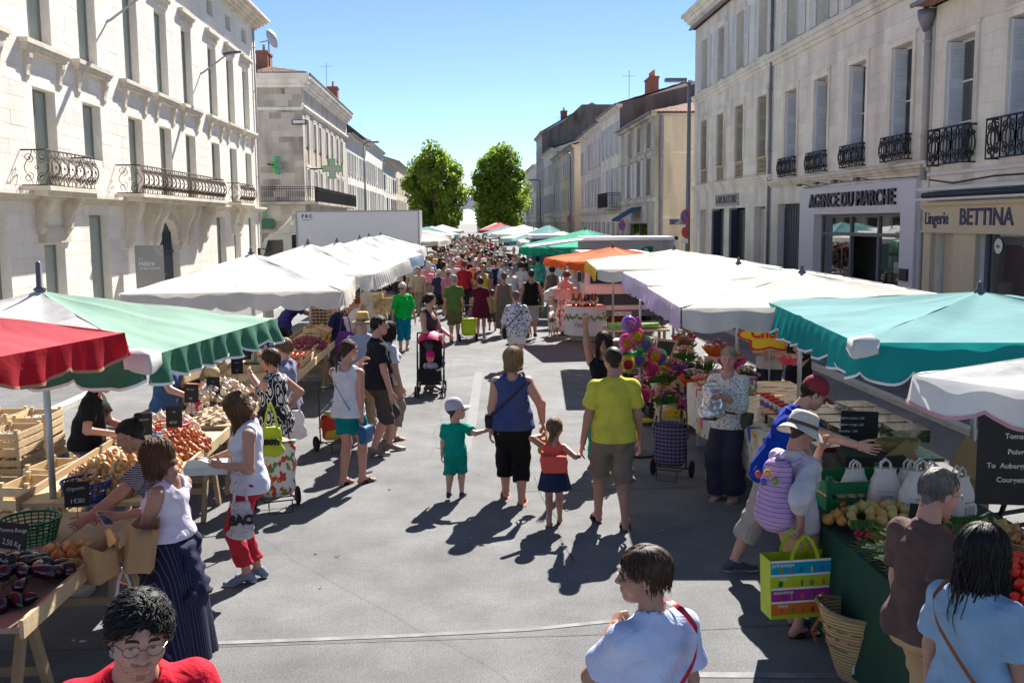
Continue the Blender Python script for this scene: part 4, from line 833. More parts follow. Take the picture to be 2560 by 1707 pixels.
for Y,wd,dk in ((46.85,1.2,0),(44.1,2.2,1),(40.9,2.5,1),(37.7,1.4,0)):
 c=h.hole(Y,wd,.1,3.48); z=3.4
 if dk:
  d=MB()
  for sg in (-1,1): d.box(c+sg*(wd/2-.18)-.15,.0,.1,c+sg*(wd/2-.18)+.15,.3,z)
  d.build('door_shutter',SHUTD,h.root); MB().box(c-wd/2,.3,.1,c+wd/2,.36,z).build('door',mat('door_grey_dark',(.03,.03,.035),.5),h.root)
 else: MB().box(c-wd/2,.24,.1,c+wd/2,.34,z).build('door',TRIMO,h.root)
h.wall(True,.36,None,300,(.4,12.0),seed=5); h.band(8.45,8.86,.16,OLD,steps=3); h.band(4.3,4.62,.18,OLD,steps=3); h.band(12.0,12.75,.6,OLD,'cornice',steps=5)
mb=MB()
for i in range(60): u=.1+i*(h.L-.2)/59; mb.box(u-.05,-.34,12.2,u+.05,0,12.33)
mb.build('dentils',OLD,h.root); tile_roof(h,.3,.2)
u0,u1=h.u(44.4),h.u(40.6); pl=MB().box(u0,-.05,3.58,u1,0,4.08).build('plaque',mat('plaque_grey',(.36,.36,.35),.8,.15),h.root); text('LABORATOIRE',.46,mat('plaque_letter',(.1,.1,.1),.8,0),pl,((u0+u1)/2,-.055,3.83),depth=.012,bold=.004,sx=1.15)
pipe(h,h.L-.05,0,12,PIPE)
h=House('agency_building','grey stone house with white AGENCE DU MARCHE shopfront and iron window rails',1,11,23.78,36.25,12.4,OLD,10,rev=.36); h.shm=SHUT
for Y in (34.2,31.3,28.35,25.45):
 wn,c=window(h,Y,1.22,4.62,7.33,'x',FRW,(2,2),False,True,OLD); folded_shutter(h,wn,c,1.22,4.62,7.33,-1,SHUT,.34);
 balcony_rail(wn,c-.75,c+.75,.2,4.46,5.06,.05,.5,IRON,1,'window_rail',.014)
 h.shm=SHUTW; wn,c=window(h,Y,1.2,9.0,11.2,'flat',FRW,(2,2),False,False,OLD)
cD=h.hole(34.2,2.5,.1,3.53); DO=MB().box(cD-1.25,.26,.1,cD+1.25,.36,3.53)
for k in range(9): DO.box(cD-1.2+k*.27,.22,.2,cD-1.0+k*.27,.26,3.4)
DO.build('door',SHUTD,h.root)
cS=h.hole(28.15,6.35,.15,3.14); h.wall(True,.36,None,300,(.36,8.4),seed=8); h.band(8.42,8.85,.2,OLD,steps=3); h.band(4.12,4.36,.2,TRIMO,steps=3); h.band(12.4,12.9,.5,OLD,'cornice',steps=4)
a0,a1=h.u(32.7),h.u(24.15); BW=mat('shopfront_white',(.6,.57,.62),.6,.06); mb=MB(); mb.box(a0,-.14,3.14,a1,0,3.94); mb.box(a0,-.14,.12,cS-3.175,-.001,3.14); mb.box(cS+3.175,-.14,.12,a1,-.001,3.14); sf=mb.build('shopfront',BW,h.root)
text('AGENCE DU MARCHE',.56,mat('letter_navy',(.012,.014,.03),.4,0),sf,(h.u(28.45),-.17,3.53),depth=.035,bold=.013,sx=1.16)
fr=MB();
for x in (-3.17,-.78+.0,1.2,3.12): fr.box(cS+x-.05,.12,.15,cS+x+.05,.22,3.14)
for x0,x1 in ((-3.12,-.83),(-.73,1.15),(1.25,3.07)): fr.box(cS+x0,.125,2.5,cS+x1,.215,2.6); fr.box(cS+x0,.125,3.06,cS+x1,.215,3.14); fr.box(cS+x0,.125,.15,cS+x1,.215,.3)
f=fr.build('shop_window',GREYF,h.root)
SG=glass_mat('shop_glass',(.6,.65,.65),.72)
for x0,x1 in ((-3.12,-.83),(1.25,3.07)):
 for z0,z1 in ((.3,2.5),(2.6,3.06)): MB().add([(cS+x0,.17,z0),(cS+x1,.17,z0),(cS+x1,.17,z1),(cS+x0,.17,z1)],[(0,1,2,3)]).build('pane',SG,f)
MB().add([(cS-.73,.17,2.6),(cS+1.15,.17,2.6),(cS+1.15,.17,3.06),(cS-.73,.17,3.06)],[(0,1,2,3)]).build('pane',SG,f)
for i in range(5):
 x=cS+1.5+.34*i;
 for z in (.9,1.3,1.7,2.1): MB().box(x,.3,z,x+.26,.305,z+.3).build('notice',mat('paper_white',(.7,.7,.68),.8,.1,15),f)
for i in range(4): MB().box(cS-2.2+.3*i,.3,1.2,cS-1.96+.3*i,.305,1.5).build('notice',mat('paper_white'),f)
MB().box(h.u(24.6)-.22,-.2,1.45,h.u(24.6)+.22,-.141,1.75).build('letter_box',IRON,h.root)
for Y in (32.2,30.6,29.1,27.4):
 x=h.u(Y); mb=MB().tube([(x,0,4.05),(x,-.32,4.12)],.015,5); mb.box(x-.12,-.4,4.04,x+.12,-.28,4.12); mb.build('sign_lamp',mat('lamp_dark'),h.root)
mb=MB().tube([(a0,-.06,4.0),(h.u(29),-.08,4.06),(a1,-.06,4.0)],.014,4); mb.build('cable',IRON,h.root)
pipe(h,h.L-.12,3.9,7.4,PIPEP,.1,.08); pipe(h,h.L-.1,0,3.2,PIPEP,.1,.07); mb=MB().lathe([(.07,0),(.2,.3),(.22,.5)],10,(h.L-.12,-.14,7.35)); mb.tube([(h.L-.12,-.15,7.8),(h.L+.1,-.3,8.1),(h.L+.05,-.6,8.35)],.07,8); mb.build('hopper',PIPE,h.root,True)
h=House('lingerie_building','stone house with cream BETTINA lingerie shopfront and tall iron balconies',1,11,9.,23.7,7.9,OLD,10,rev=.36); h.shm=SHUT; stone=CREAM
for Y in (22.4,19.75,17.0):
 wn,c=window(h,Y,1.3,4.25,6.98,'x',FRW,(2,3),False,True,OLD); folded_shutter(h,wn,c,1.3,4.25,6.98,-1,SHUT,.5); folded_shutter(h,wn,c,1.3,4.25,6.98,1,SHUT,.2); balcony_rail(wn,c-.85,c+.85,.3,4.2,5.0,.0,.62,IRON,1,'window_rail',.016)
cE=h.hole(22.75,1.1,.15,2.68); cF=h.hole(19.4,3.6,.15,2.68); h.wall(True,.36,None,200,(.36,7.8),seed=11); h.band(7.9,8.3,.45,OLD,'cornice',steps=4); tile_roof(h,.3,.5)
CRP=mat('shopfront_cream',(.58,.48,.33),.6,.08); a0,a1=h.u(23.68),h.u(15); mb=MB().box(a0,-.16,2.72,a1,0,3.28); mb.box(a0-.0,-.24,3.28,a1,0,3.36); mb.box(a0,-.2,2.66,a1,0,2.72)
for x0,x1 in ((a0,cE-.55),(cE+.55,cF-1.8)): mb.box(x0,-.12,.12,x1,-.001,2.66)
sf=mb.build('shopfront',CRP,h.root); NV=mat('letter_blue',(.03,.035,.1),.5,0); text('Lingerie',.4,NV,sf,(h.u(22.95),-.165,2.98),depth=.012,bold=.006,sx=.92); text('BETTINA',.5,NV,sf,(h.u(20.75),-.165,3.0),depth=.012,bold=.01,sx=1.12)
MB().box(cE-.5,.2,.15,cE+.5,.28,2.66).build('door',CRP,h.root); f=MB().box(cF-1.8,.1,.15,cF-1.7,.2,2.68).box(cF+1.7,.1,.15,cF+1.8,.2,2.68).build('shop_window',GREYF,h.root); MB().add([(cF-1.7,.15,.15),(cF+1.7,.15,.15),(cF+1.7,.15,2.68),(cF-1.7,.15,2.68)],[(0,1,2,3)]).build('pane',SG,f)
mb=MB().lathe([(.0,0),(.16,0),(.16,.01),(0,.01)],20); o=mb.build('round_logo',mat('white_print'),f,False,(cF-1.3,.13,2.4),(PI/2,0,0)); text('bie',.13,GREYF,f,(cF-1.3,.115,2.4),depth=.002); text('Eden',.2,mat('white_print'),f,(cF-1.2,.13,1.15),depth=.002)
aw=MB().box(a0,-.32,3.62,a1,-.1,3.7); aw.box(a0,-.4,3.4,a1,-.28,3.45); ab=aw.build('awning_box',mat('awning_white',(.62,.6,.58),.5,.08),h.root); mb=MB().tube([(a0+.2,-.25,3.52),(a1,-.25,3.52)],.07,8)
for i in range(6): x=a0+.6+i*1.1; mb.tube([(x,-.1,3.5),(x+.3,-.3,3.45)],.03,6)
mb.build('awning_roll',IRON,ab); MB().box(a0,-.1,3.98,a1,0,4.06).build('cable_duct',mat('awning_white'),h.root); MB().tube([(a0,-.03,3.9),(a0+1.2,-.05,3.78),(a0+3,-.05,3.86),(a1,-.05,3.8)],.018,5).build('cable',IRON,h.root)
t=thing('mannequin','headless shop mannequin in a striped top behind the lingerie window','mannequin',(11.35,18.6,.5)); mb=MB().lathe([(.02,0),(.02,.5),(.13,.55),(.16,.75),(.12,.95),(.17,1.2),(.15,1.35),(.05,1.45),(.05,1.52)],14,sx=1.1,sy=.7); mb.build('torso',ramp_mat('stripe_green','wavez',[(0,(.02,.03,.03)),(.6,(.2,.35,.33))],9.),t,True)
# ---- pharmacy corner house across the side street, sunny side
h=House('pharmacy_building','weathered corner house with tiled roof, green pharmacy crosses and long iron balcony',-1,-11,69.3,94.4,12.0,OLD2,14,rev=.3); h.shm=SHUTW
TER=mat('terracotta_panel',(.5,.32,.2),.85,.2)
for Y in (71.2,74.6,77.2,80.9,83.8,87.2,90.2):
 wn,c=window(h,Y,1.25,8.2,10.1,'x',FRW,(2,2),False,True,OLD); MB().box(c-.6,.06,7.1,c+.6,.16,8.15).build('panel',TER,wn); h.hole(Y,1.25,7.1,8.2); wn,c=window(h,Y,1.35,4.9,6.7,'fold',FRW,(2,2),False,True,OLD)
for Y in (72,77,82,87,92): window(h,Y,3.2,.3,3.1,'x',GREYF,(2,1),False)
h.wall(True,.4,OLD2,260,(.0,12.0),seed=13); h.band(10.6,10.9,.2,OLD,steps=2); h.band(12.0,12.9,.6,OLD,'cornice',steps=4); h.z=12.9; tile_roof(h,.26,.55,hip=6.,hipend=0); h.z=12.
rn=random.Random(4); ub=_unit_box(OLD2); ub2=_unit_box(stone_mat('limestone_stained',(.42,.385,.33),.5)); z=.0
while z<11.9:
 y=.0
 while y<9:
  L=rn.uniform(.5,1.1)
  if not(5.0<z<8.2 and y+L>3.3 and y<6.1): obj('stone',ub if rn.random()<.6 else ub2,h.w,(-.012-rn.uniform(0,.01),y,z),None,(.02,L-.012,.388))
  y+=L
 z+=.4
mb=MB(); shutter_mesh(mb,0,.95,5.3,8.3,0,.04,3); m=mb.mesh('shutter',SHUTW); sw=MB().box(-.09,3.4,5.15,0,5.9,5.27).build('window_sill',OLD,h.root)
for k in range(2): obj('shutter',m,h.root,(-.03,5.75-k*1.05-.1,0),(0,0,-PI/2))
mb=MB(); mb.box(-.1,0,10.55,0,14,10.75); mb.box(-.3,-.3,12.0,0,14,12.25); mb.box(-.5,-.5,12.25,0,14,12.55); mb.box(-.65,-.6,12.55,0,14,12.9); mb.build('side_cornice',OLD,h.root)
u0,u1=h.u(69.8),h.u(93.5); b=MB().box(-.9,-.85,4.3,u1,0,4.45).box(-.9,0,4.3,0,3,4.45).build('balcony_slab',OLD2,h.root); mb=MB();
def bars(P0,P1,z0,z1,n):
 mb=MB()
 for i in range(n+1): x=lerp(P0[0],P1[0],i/n); y=lerp(P0[1],P1[1],i/n); mb.tube([(x,y,z0),(x,y,z1)],.018,4)
 for z in (z0+.03,z1,z1-.14): mb.tube([(P0[0],P0[1],z),(P1[0],P1[1],z)],.024,4)
 return mb
bars((-.85,-.8),(u1,-.8),4.45,5.45,150).build('railing',IRON,b); bars((-.85,-.8),(-.85,3),4.45,5.45,26).build('railing',IRON,b)
chimney(h,2.6,2.9,14.0,1.7,.8,.75,1,BRICK); chimney(h,9,2.2,12.9,.8,.6,1.4,0,CREAM); chimney(h,24.9,1.1,13.2,1.1,.9,2.1,1,BRICK)
GRN=mat('pharmacy_green',(.02,.42,.1),.5,.05); GRL=mat('pharmacy_panel',(.33,.36,.33),.5,.1,30)
def cross(label,loc,rz,s):
 t=thing('pharmacy_cross',label,'sign',loc,rz); a=.33*s; b=s; pts=[(-a,-b),(a,-b),(a,-a),(b,-a),(b,a),(a,a),(a,b),(-a,b),(-a,a),(-b,a),(-b,-a),(-a,-a)]
 MB().poly([(x,-.12,z) for x,z in pts],.24,1).build('frame',GRN,t); q=.86; pts=[(math.copysign(abs(x)-.08*s,x),math.copysign(abs(z)-.08*s,z)) for x,z in pts]; MB().poly([(x,-.135,z) for x,z in pts],.27,1).build('face',GRL,t); MB().tube([(-s,0,0),(-s-.9,0,0)],.05,6).build('arm',IRON,t)
cross('large flat green pharmacy cross hung out over the street from the corner house front',(-9.35,71.2,6.75),0,.68); cross('green pharmacy cross seen edge on by the closed shutter of the corner house',(-12.6,68.4,6.85),PI/2-.25,.6)
t=thing('floodlight','square black floodlight on the corner of the pharmacy house','lamp',(-11.1,69.0,9.7)); MB().box(-.5,-.45,-.15,.45,.0,.15).build('housing',IRON,t); MB().box(-.42,-.47,-.1,.38,-.45,.1).build('lens',mat('lamp_lens',(.55,.57,.6),.2,0),t); MB().tube([(-.0,0,0),(.1,.35,-.1)],.04,6).build('bracket',IRON,t)
t=thing('shop_fascia','green pharmacy fascia with a big letter E on the side street','sign',(-13.4,69.0,3.0)); MB().box(-2.4,-.05,-.35,.3,.05,.35).build('board',mat('fascia_green',(.03,.13,.07),.5,.08),t); text('E',.6,GRN,t,(-.3,-.08,.42+.3),depth=.03,bold=.02)
t=thing('satellite_dish','large mesh satellite dish on a mast beside the brick chimney','dish',(pixY(619,150,71.5)[0],71.5,13.4)); MB().tube([(0,0,0),(0,0,2.1)],.04,6).build('mast',IRON,t); mb=MB(); P=[[(r*.5*math.cos(a),-.28*(1-r*r),r*.7*math.sin(a)) for a in [i*2*PI/20 for i in range(20)]] for r in (.02,.35,.7,1.)]; mb.grid(P,wrap=True); mb.build('dish',mat('dish_grey',(.4,.4,.42),.5,.1),t,False,(.25,0,2.2),(R(-20),0,R(55))); MB().tube([(.2,0,2.1),(-.55,-.3,1.9)],.03,5).build('feed_arm',IRON,t)
antenna('tv_antenna','tall television antenna on the red brick chimney above the pharmacy house',(-12.6,93.8,15.2),2.2)
# ---- further houses
def row_house(name,label,side,y0,y1,z,wm,storeys,bays_,shm,roof='tile',X=11,style='flat',ground=True,seed=1,gm=None,fold_prob=.3,depth=10):
 h=House(name,label,side,X*side,y0,y1,z,wm,depth,rev=.25); h.shm=shm; rn=random.Random(seed); w=(y1-y0)/bays_
 for (zb,zt) in storeys:
  for i in range(bays_): window(h,y0+w*(i+.5),min(1.15,w*.4),zb,zt,style if rn.random()>fold_prob else ('closed' if rn.random()<.5 else 'x'),FRW,(2,2),True,False,TRIMO)
 if ground:
  for i in range(bays_): window(h,y0+w*(i+.5),w*.62,.2,2.9,'x',GREYF,(1,1),False)
 h.wall(); h.band(3.5,3.75,.14,TRIMO); h.band(z-.35,z,.35,wm,'cornice',steps=3)
 if roof=='tile': tile_roof(h,.3,.4,TILE,detail=(y0<80))
 elif roof=='slate': tile_roof(h,.55,.3,SLATE,detail=False)
 return h
L=row_house('row_house','white rendered house with shutters next to the pharmacy house',-1,94.6,112,11.2,WHITEST,((4.4,6.6),(7.6,9.6)),7,SHUTW,seed=2);
L2=row_house('row_house','pale house with a slate roof and brick gable in the sunny row',-1,112,134,12.0,WHITEST,((4.2,6.6),(7.6,9.8)),8,SHUTW,'slate',seed=3); chimney(L2,1,4,14,1.4,.8,2.,2); MB().poly([(.0,-.2,12.0),(.0,5,16.2),(.0,10,12)],.4,0).build('gable',DARKST,L2.root)
row_house('row_house','plain narrow house with navy blue shutters in the sunny row',-1,134,158,11.,WHITEST,((4.2,6.4),(7.4,9.4)),6,SHUTD,seed=4)
row_house('row_house','cream end house with tiled roof last in the sunny row',-1,158,196,12.5,CREAM,((4.2,6.6),(7.8,10.)),9,SHUTW,seed=5)
h=House('corner_house','cream corner house with clay tiled roof, blue awning and bare plaster side wall',1,11.0,59.2,72.4,9.2,OLD2,16,rev=.28); h.shm=SHUT
for Y in (61.,64.6,68.6): window(h,Y,1.2,7.3,8.8,'x',FRW,(2,2),True,True,OLD2); window(h,Y,1.4,4.5,6.7,'flat' if Y!=61. else 'x',FRW,(2,2),True,True,OLD2)
cq=h.hole(65.,7,.3,2.8); h.wall(True,.36,None,200,(3.2,9.1),seed=17); h.band(6.8,7.05,.12,OLD2); h.band(4.1,4.35,.14,OLD2); h.band(9.0,9.25,.25,OLD2,'cornice'); tile_roof(h,.27,.35,hip=6.,hipend=1); chimney(h,h.L-2.2,4.5,10.2,.7,.6,2.1,1,CREAM)
f=MB().box(cq-3.5,.1,.3,cq-3.3,.2,2.8).box(cq+3.3,.1,.3,cq+3.5,.2,2.8).box(cq-.1,.1,.3,cq+.1,.2,2.8).build('shop_window',GREYF,h.root); MB().add([(cq-3.3,.15,.3),(cq+3.3,.15,.3),(cq+3.3,.15,2.8),(cq-3.3,.15,2.8)],[(0,1,2,3)]).build('pane',SG,f); MB().box(cq-3.6,-.1,2.85,cq+3.6,0,3.9).build('shop_fascia',mat('fascia_pale',(.5,.5,.46),.7,.1),h.root)
sw=MB().box(h.L,.5,0,h.L+.03,15.9,9.0).build('side_plaster',CREAM,h.root); MB().box(h.L,.3,6.85,h.L+.1,15.9,7.0).box(h.L,.3,3.1,h.L+.08,15.9,3.25).build('side_band',TRIMO,h.root); mb=MB(); aw_=[(h.L+.034,3.5,.1),(h.L+.034,5.3,.1)]+[(h.L+.034,4.4+.9*math.cos(a),1.9+.8*math.sin(a)) for a in [PI*i/10 for i in range(11)]]; mb.poly(aw_,.02,0); wo=mb.build('arched_window',mat('window_grille',(.3,.27,.2),.7,.2,8),h.root)
for k in range(4): MB().box(h.L+.05,3.6+k*.45,.1,h.L+.08,3.65+k*.45,2.4).build('bar',TRIMO,wo)
MB().tube([(h.L+.12,.35,0),(h.L+.12,.35,9.1)],.08,8).build('downpipe',PIPE,h.root); pl=MB().box(h.L+.035,.9,2.75,h.L+.07,2.1,3.05).build('street_plate',mat('plate_blue',(.02,.03,.1),.4,0),h.root); text('RUE',.12,mat('white_print'),pl,(h.L+.075,1.5,2.96),(PI/2,0,PI/2)); text('PIERRE LOTI',.1,mat('white_print'),pl,(h.L+.075,1.5,2.83),(PI/2,0,PI/2))
BA=mat('awning_navy',(.015,.06,.13),.8,.1); mb=MB(); mb.grid([[(cq+lerp(-2.,2.,i/10),-.05,3.9) for i in range(11)],[(cq+lerp(-2.,2.,i/10),-1.4,3.1) for i in range(11)],[(cq+lerp(-2.,2.,i/10),-1.42,2.95) for i in range(11)]],flip=True); mb.build('awning',BA,h.root)
h2=row_house('row_house','taller stone house with an iron balcony beside the cream corner house',1,72.4,83,11.2,OLD,((4.3,6.9),(7.9,10.2)),4,SHUT,seed=6); b=MB().box(5,-1.0,3.8,10.6,0,3.95).build('balcony_slab',OLD2,h2.root); bars((5.05,-.95),(10.5,-.95),3.95,5.0,36).build('railing',IRON,b); bars((10.5,-.95),(10.5,0),3.95,5.0,7).build('railing',IRON,b); chimney(h2,.6,4.0,13.6,2.4,.7,.8,4); MB().poly([(10.62,-.1,9.2),(10.62,14,9.2),(10.62,14,14.6),(10.62,-.1,11.3)],.12,0).build('rubble_gable',DARKST,h2.root)
row_house('row_house','narrow white house with blue grey shutters on the shaded side',1,83,92.5,10.9,WHITEST,((4.3,6.6),(7.6,9.8)),4,SHUT,seed=7); row_house('row_house','slim plain house with a drainpipe on the shaded side',1,92.5,98,10.8,OLD,((4.3,6.4),(7.4,9.4)),2,SHUT,seed=8)
h5=row_house('row_house','cream house with cut corner and tiled roof on the shaded side',1,102.,117,10.6,CREAM,((4.2,6.6),(7.6,9.4)),6,SHUTW,seed=9,X=10.8); row_house('row_house','grey stone house with white shutters behind the cut corner house',1,117,129,10.7,OLD2,((4.2,6.6),(7.6,9.4)),4,SHUTW,seed=10)
row_house('row_house','whitish stone house below the tall slate gable',1,129,146,12.2,WHITEST,((4.2,6.6),(7.8,10.4)),6,SHUTW,seed=11); h8=row_house('row_house','tall grey house with steep slate gable and brick chimney',1,146,161,15.8,OLD2,((4.2,6.6),(7.8,10.4),(11.5,14.)),5,SHUT,'slate',seed=12,depth=14); chimney(h8,4,4,18.6,1.5,.9,1.2,2); MB().poly([(15.1,-.2,15.5),(15.1,3.,17.2),(15.1,5.5,19.5),(15.1,14,19.5),(15.1,14,12),(15.1,-.2,12)],.2,0).build('gable',DARKST,h8.root)
row_house('row_house','low white house far down the shaded side beside the trees',1,162,200,12.,WHITEST,((4.2,6.6),(7.8,10.)),8,SHUTW,seed=13)
antenna('tv_antenna','television antenna on the stone wall top in front of the slate gable',(13.4,149,15.9),2.4); antenna('tv_antenna','television antenna by the row of four clay chimney pots',(13.2,82.6,12.2),2.8,4)
t=thing('stone_gateway','small pale stone arch closing the far end of the street','gateway',(0,285,0)); mb=MB();
for x0,x1 in ((-16,-2.6),(2.6,16)): mb.box(x0,-.5,0,x1,.5,7.)
for i in range(12):
 a0,a1=PI*i/12,PI*(i+1)/12; p=[(2.6*math.cos(a),4.0+2.6*math.sin(a)) for a in (a0,a1)]; mb.add([(p[0][0],-.5,p[0][1]),(p[1][0],-.5,p[1][1]),(p[1][0],-.5,9.),(p[0][0],-.5,9.),(p[0][0],.5,p[0][1]),(p[1][0],.5,p[1][1])],[(0,3,2,1),(0,1,5,4)])
mb.box(-5,-.8,9,5,.6,9.8); mb.box(-16,-.7,7,-2.6,.6,7.5); mb.box(2.6,-.7,7,16,.6,7.5); mb.build('arch_wall',LIME,t)
# ---------------------------------------------------------------- trees
BARK=mat('bark',(.16,.13,.1),.95,.3,8,.5,20);
def leaf_mat(name,c):
 m=mat(name,c,.55,.45,1.6,trans=.55,spec=.3); return m
LEAVES=[leaf_mat('leaves_a',(.28,.4,.05)),leaf_mat('leaves_b',(.19,.3,.045)),leaf_mat('leaves_c',(.34,.45,.07))]
def tree(name,label,loc,H,rx,zc,rz,nl=9000,seed=1,leaf=.3,light=False):
 r=np.random.default_rng(seed); t=thing(name,label,'tree',loc,0,'plane trees lining the end of the street'); mb=MB(); th=zc-rz*.55
 mb.tube([(0,0,-.1),(.03,0,.4),(.05,.02,th*.6),(0,.05,th),(.05,0,zc)],[.3,.22,.19,.17,.1],10); tr=mb.build('trunk',BARK,t,True)
 cl=[]
 while len(cl)<100:
  p=r.uniform(-1,1,3); d=np.linalg.norm(p)
  if d<1 and d>.25 and r.random()<.35+.65*d:
   wd=1-.35*max(0,p[2])**1.5; cl.append((p*A3(rx*wd,rx*wd,rz)+A3(0,0,zc),r.uniform(.55,1.05)*rx*.38))
 for i in range(14):
  c=cl[i][0]; s=A3(0,0,r.uniform(th*.8,zc)); mm=(s+c)/2+A3(0,0,-.3); MB().tube([tuple(s),tuple(mm),tuple(c)],[.1,.06,.02],6).build('limb',BARK,tr,True)
 V=[];F=[];MI=[]; per=nl//len(cl)
 for ci,(c,cr) in enumerate(cl):
  bs=r.choice([0,0,1,1,2])
  for k in range(per):
   d=r.normal(0,1,3); d/=np.linalg.norm(d); p=c+d*cr*r.uniform(.35,1.08)**.6; n=nrm(d+r.normal(0,.6,3)); a=nrm(np.cross(n,r.normal(0,1,3))); b=np.cross(n,a); s=leaf*r.uniform(.6,1.25)
   q=len(V); V+= [p-a*s*.5,p+b*s*.42+n*s*.08,p+a*s*.55,p-b*s*.42+n*s*.08]; F.append((q,q+1,q+2,q+3)); MI.append(bs if r.random()<.75 else int(r.integers(0,3)))
 np_o=np.array(V); me=np_mesh('crown',[(np_o,np.array(F),np.array(MI))],LEAVES); me.polygons.foreach_set('use_smooth',np.zeros(len(F),bool)); tag(obj('crown',me,t),kind=None)
tree('plane_tree','full green plane tree standing behind the white truck',(-3.3,104,0),11.,2.85,6.1,4.6,27000,1)
tree('plane_tree','full green plane tree on the shaded side opposite the truck tree',(3.45,108,0),11.,2.8,6.2,4.6,27000,2)
for i,(x,y,s,l) in enumerate(((-4.6,128,.9,'second plane tree hidden behind the truck tree'),(-5.2,150,.95,'third plane tree in the row behind the truck'),(-6,175,1.,'fourth plane tree in the row behind the truck'),(4.9,132,.9,'second plane tree in the row on the shaded side'),(5.6,158,.95,'third plane tree in the row on the shaded side'),(6.4,185,1.,'fourth plane tree in the row on the shaded side'),(-5.6,225,.8,'small tree to the sunny side of the far stone arch'),(5.5,235,.7,'small tree to the shaded side of the far stone arch'))):
 tree('plane_tree',l,(x,y,0),10*s,2.9*s,5.4*s,4*s,5000,20+i,.4)
# ---- street lamps and road signs
LP=mat('lamp_post_grey',(.2,.22,.26),.5,.1)
def post_lamp(label,loc,H,d,r=.08):
 t=thing('street_lamp',label,'lamp',loc,0,'street lamps'); MB().tube([(0,0,0),(0,0,1.2),(0,0,H)],[r*1.5,r*1.2,r*.8],10).build('post',LP,t,True); mb=MB(); mb.tube([(0,0,H-.06),(d*.5,0,H+.05)],r*.7,8); mb.build('arm',LP,t); mb=MB(); x0,x1=(d*.2,d*1.5); mb.box(min(x0,x1),-.18,H+.02,max(x0,x1),.18,H+.16); mb.build('lamp_head',LP,t); MB().box(min(x0,x1)+.08,-.14,H-.01,max(x0,x1)-.08,.14,H+.018).build('lens',mat('lamp_lens'),t)
post_lamp('tall grey street lamp with flat head at the corner of the laboratory house',(10.2,46.5,.1),9.15,-.75,.1); post_lamp('street lamp with flat head beside the cream cut corner house',(9.7,95,.1),9.2,-.9); post_lamp('thin street lamp far off before the slate gable house',(9.2,128,.1),8.,-1.); post_lamp('street lamp in front of the white houses of the sunny row',(-9.2,92,.1),10.0,.9)
def no_park(label,loc,z):
 t=thing('road_sign',label,'sign',loc,R(-62)); RD=mat('sign_red',(.45,.03,.04),.4,0); BL=mat('sign_blue',(.02,.06,.28),.4,0); MB().tube([(0,.06,-.0),(0,.06,z+.4)],.04,8).build('post',LP,t); n=28
 MB().poly([(.33*math.cos(i*2*PI/n),-.01,z+.33*math.sin(i*2*PI/n)) for i in range(n)],.02,1).build('rim',RD,t); MB().poly([(.26*math.cos(i*2*PI/n),-.016,z+.26*math.sin(i*2*PI/n)) for i in range(n)],.006,1).build('disc',BL,t); MB().beam((-.2,-.02,z+.2),(.2,-.02,z-.2),.01,.08,up=(1,0,1)).build('slash',RD,t)
 return t
t=no_park('no parking disc on the lamp post of the laboratory house with small plates below',(9.95,45.9,.1),3.05)
for z,c in ((2.35,(.45,.03,.04)),(2.05,(.6,.6,.6))): n=20; MB().poly([(.24*math.cos(i*2*PI/n),-.012,z+.24*math.sin(i*2*PI/n)) for i in range(n)] if z>2.2 else [(-.22,-.012,1.85),(.22,-.012,1.85),(.22,-.012,2.05),(-.22,-.012,2.05)],.02,1).build('plate',mat('plate_%d'%int(z*100),c,.5,.3,8),t)
no_park('no parking disc on a post before the cream cut corner house',(9.4,93.5,.1),3.1); no_park('no parking disc beside the shop with the navy awning',(9.6,62.5,.1),2.6)
# ---------------------------------------------------------------- market: parasols, tables, crates
def cloth(name,c,tr=.22): return mat(name,c,.85,.2,1.7,.4,5,trans=tr,spec=.2,bdist=1.)
CW=cloth('canvas_white',(.7,.69,.66)); CWG=cloth('canvas_cream',(.64,.6,.53)); CGR=cloth('canvas_green_faded',(.24,.39,.31)); CGV=cloth('canvas_green',(.05,.17,.11)); CRD=cloth('canvas_red',(.5,.06,.08)); CRV=cloth('canvas_red_shaded',(.42,.012,.025)); CTL=cloth('canvas_teal_sunlit',(.12,.3,.31)); CTV=cloth('canvas_teal',(.015,.3,.29)); COR=cloth('canvas_orange',(.72,.13,.03)); CEM=cloth('canvas_emerald',(.02,.4,.24)); CLI=cloth('canvas_lilac',(.5,.42,.6)); CYE=cloth('canvas_ochre',(.6,.36,.05))  # teal top paled for sunlight, red valance darkened for shade, both in the colour
POLE=mat('pole_steel',(.45,.45,.46),.4,.1,6,metal=.6); POLEW=mat('pole_wood',(.4,.28,.16),.7,.2,9); PIPW=mat('piping_white',(.75,.74,.72),.8,0)
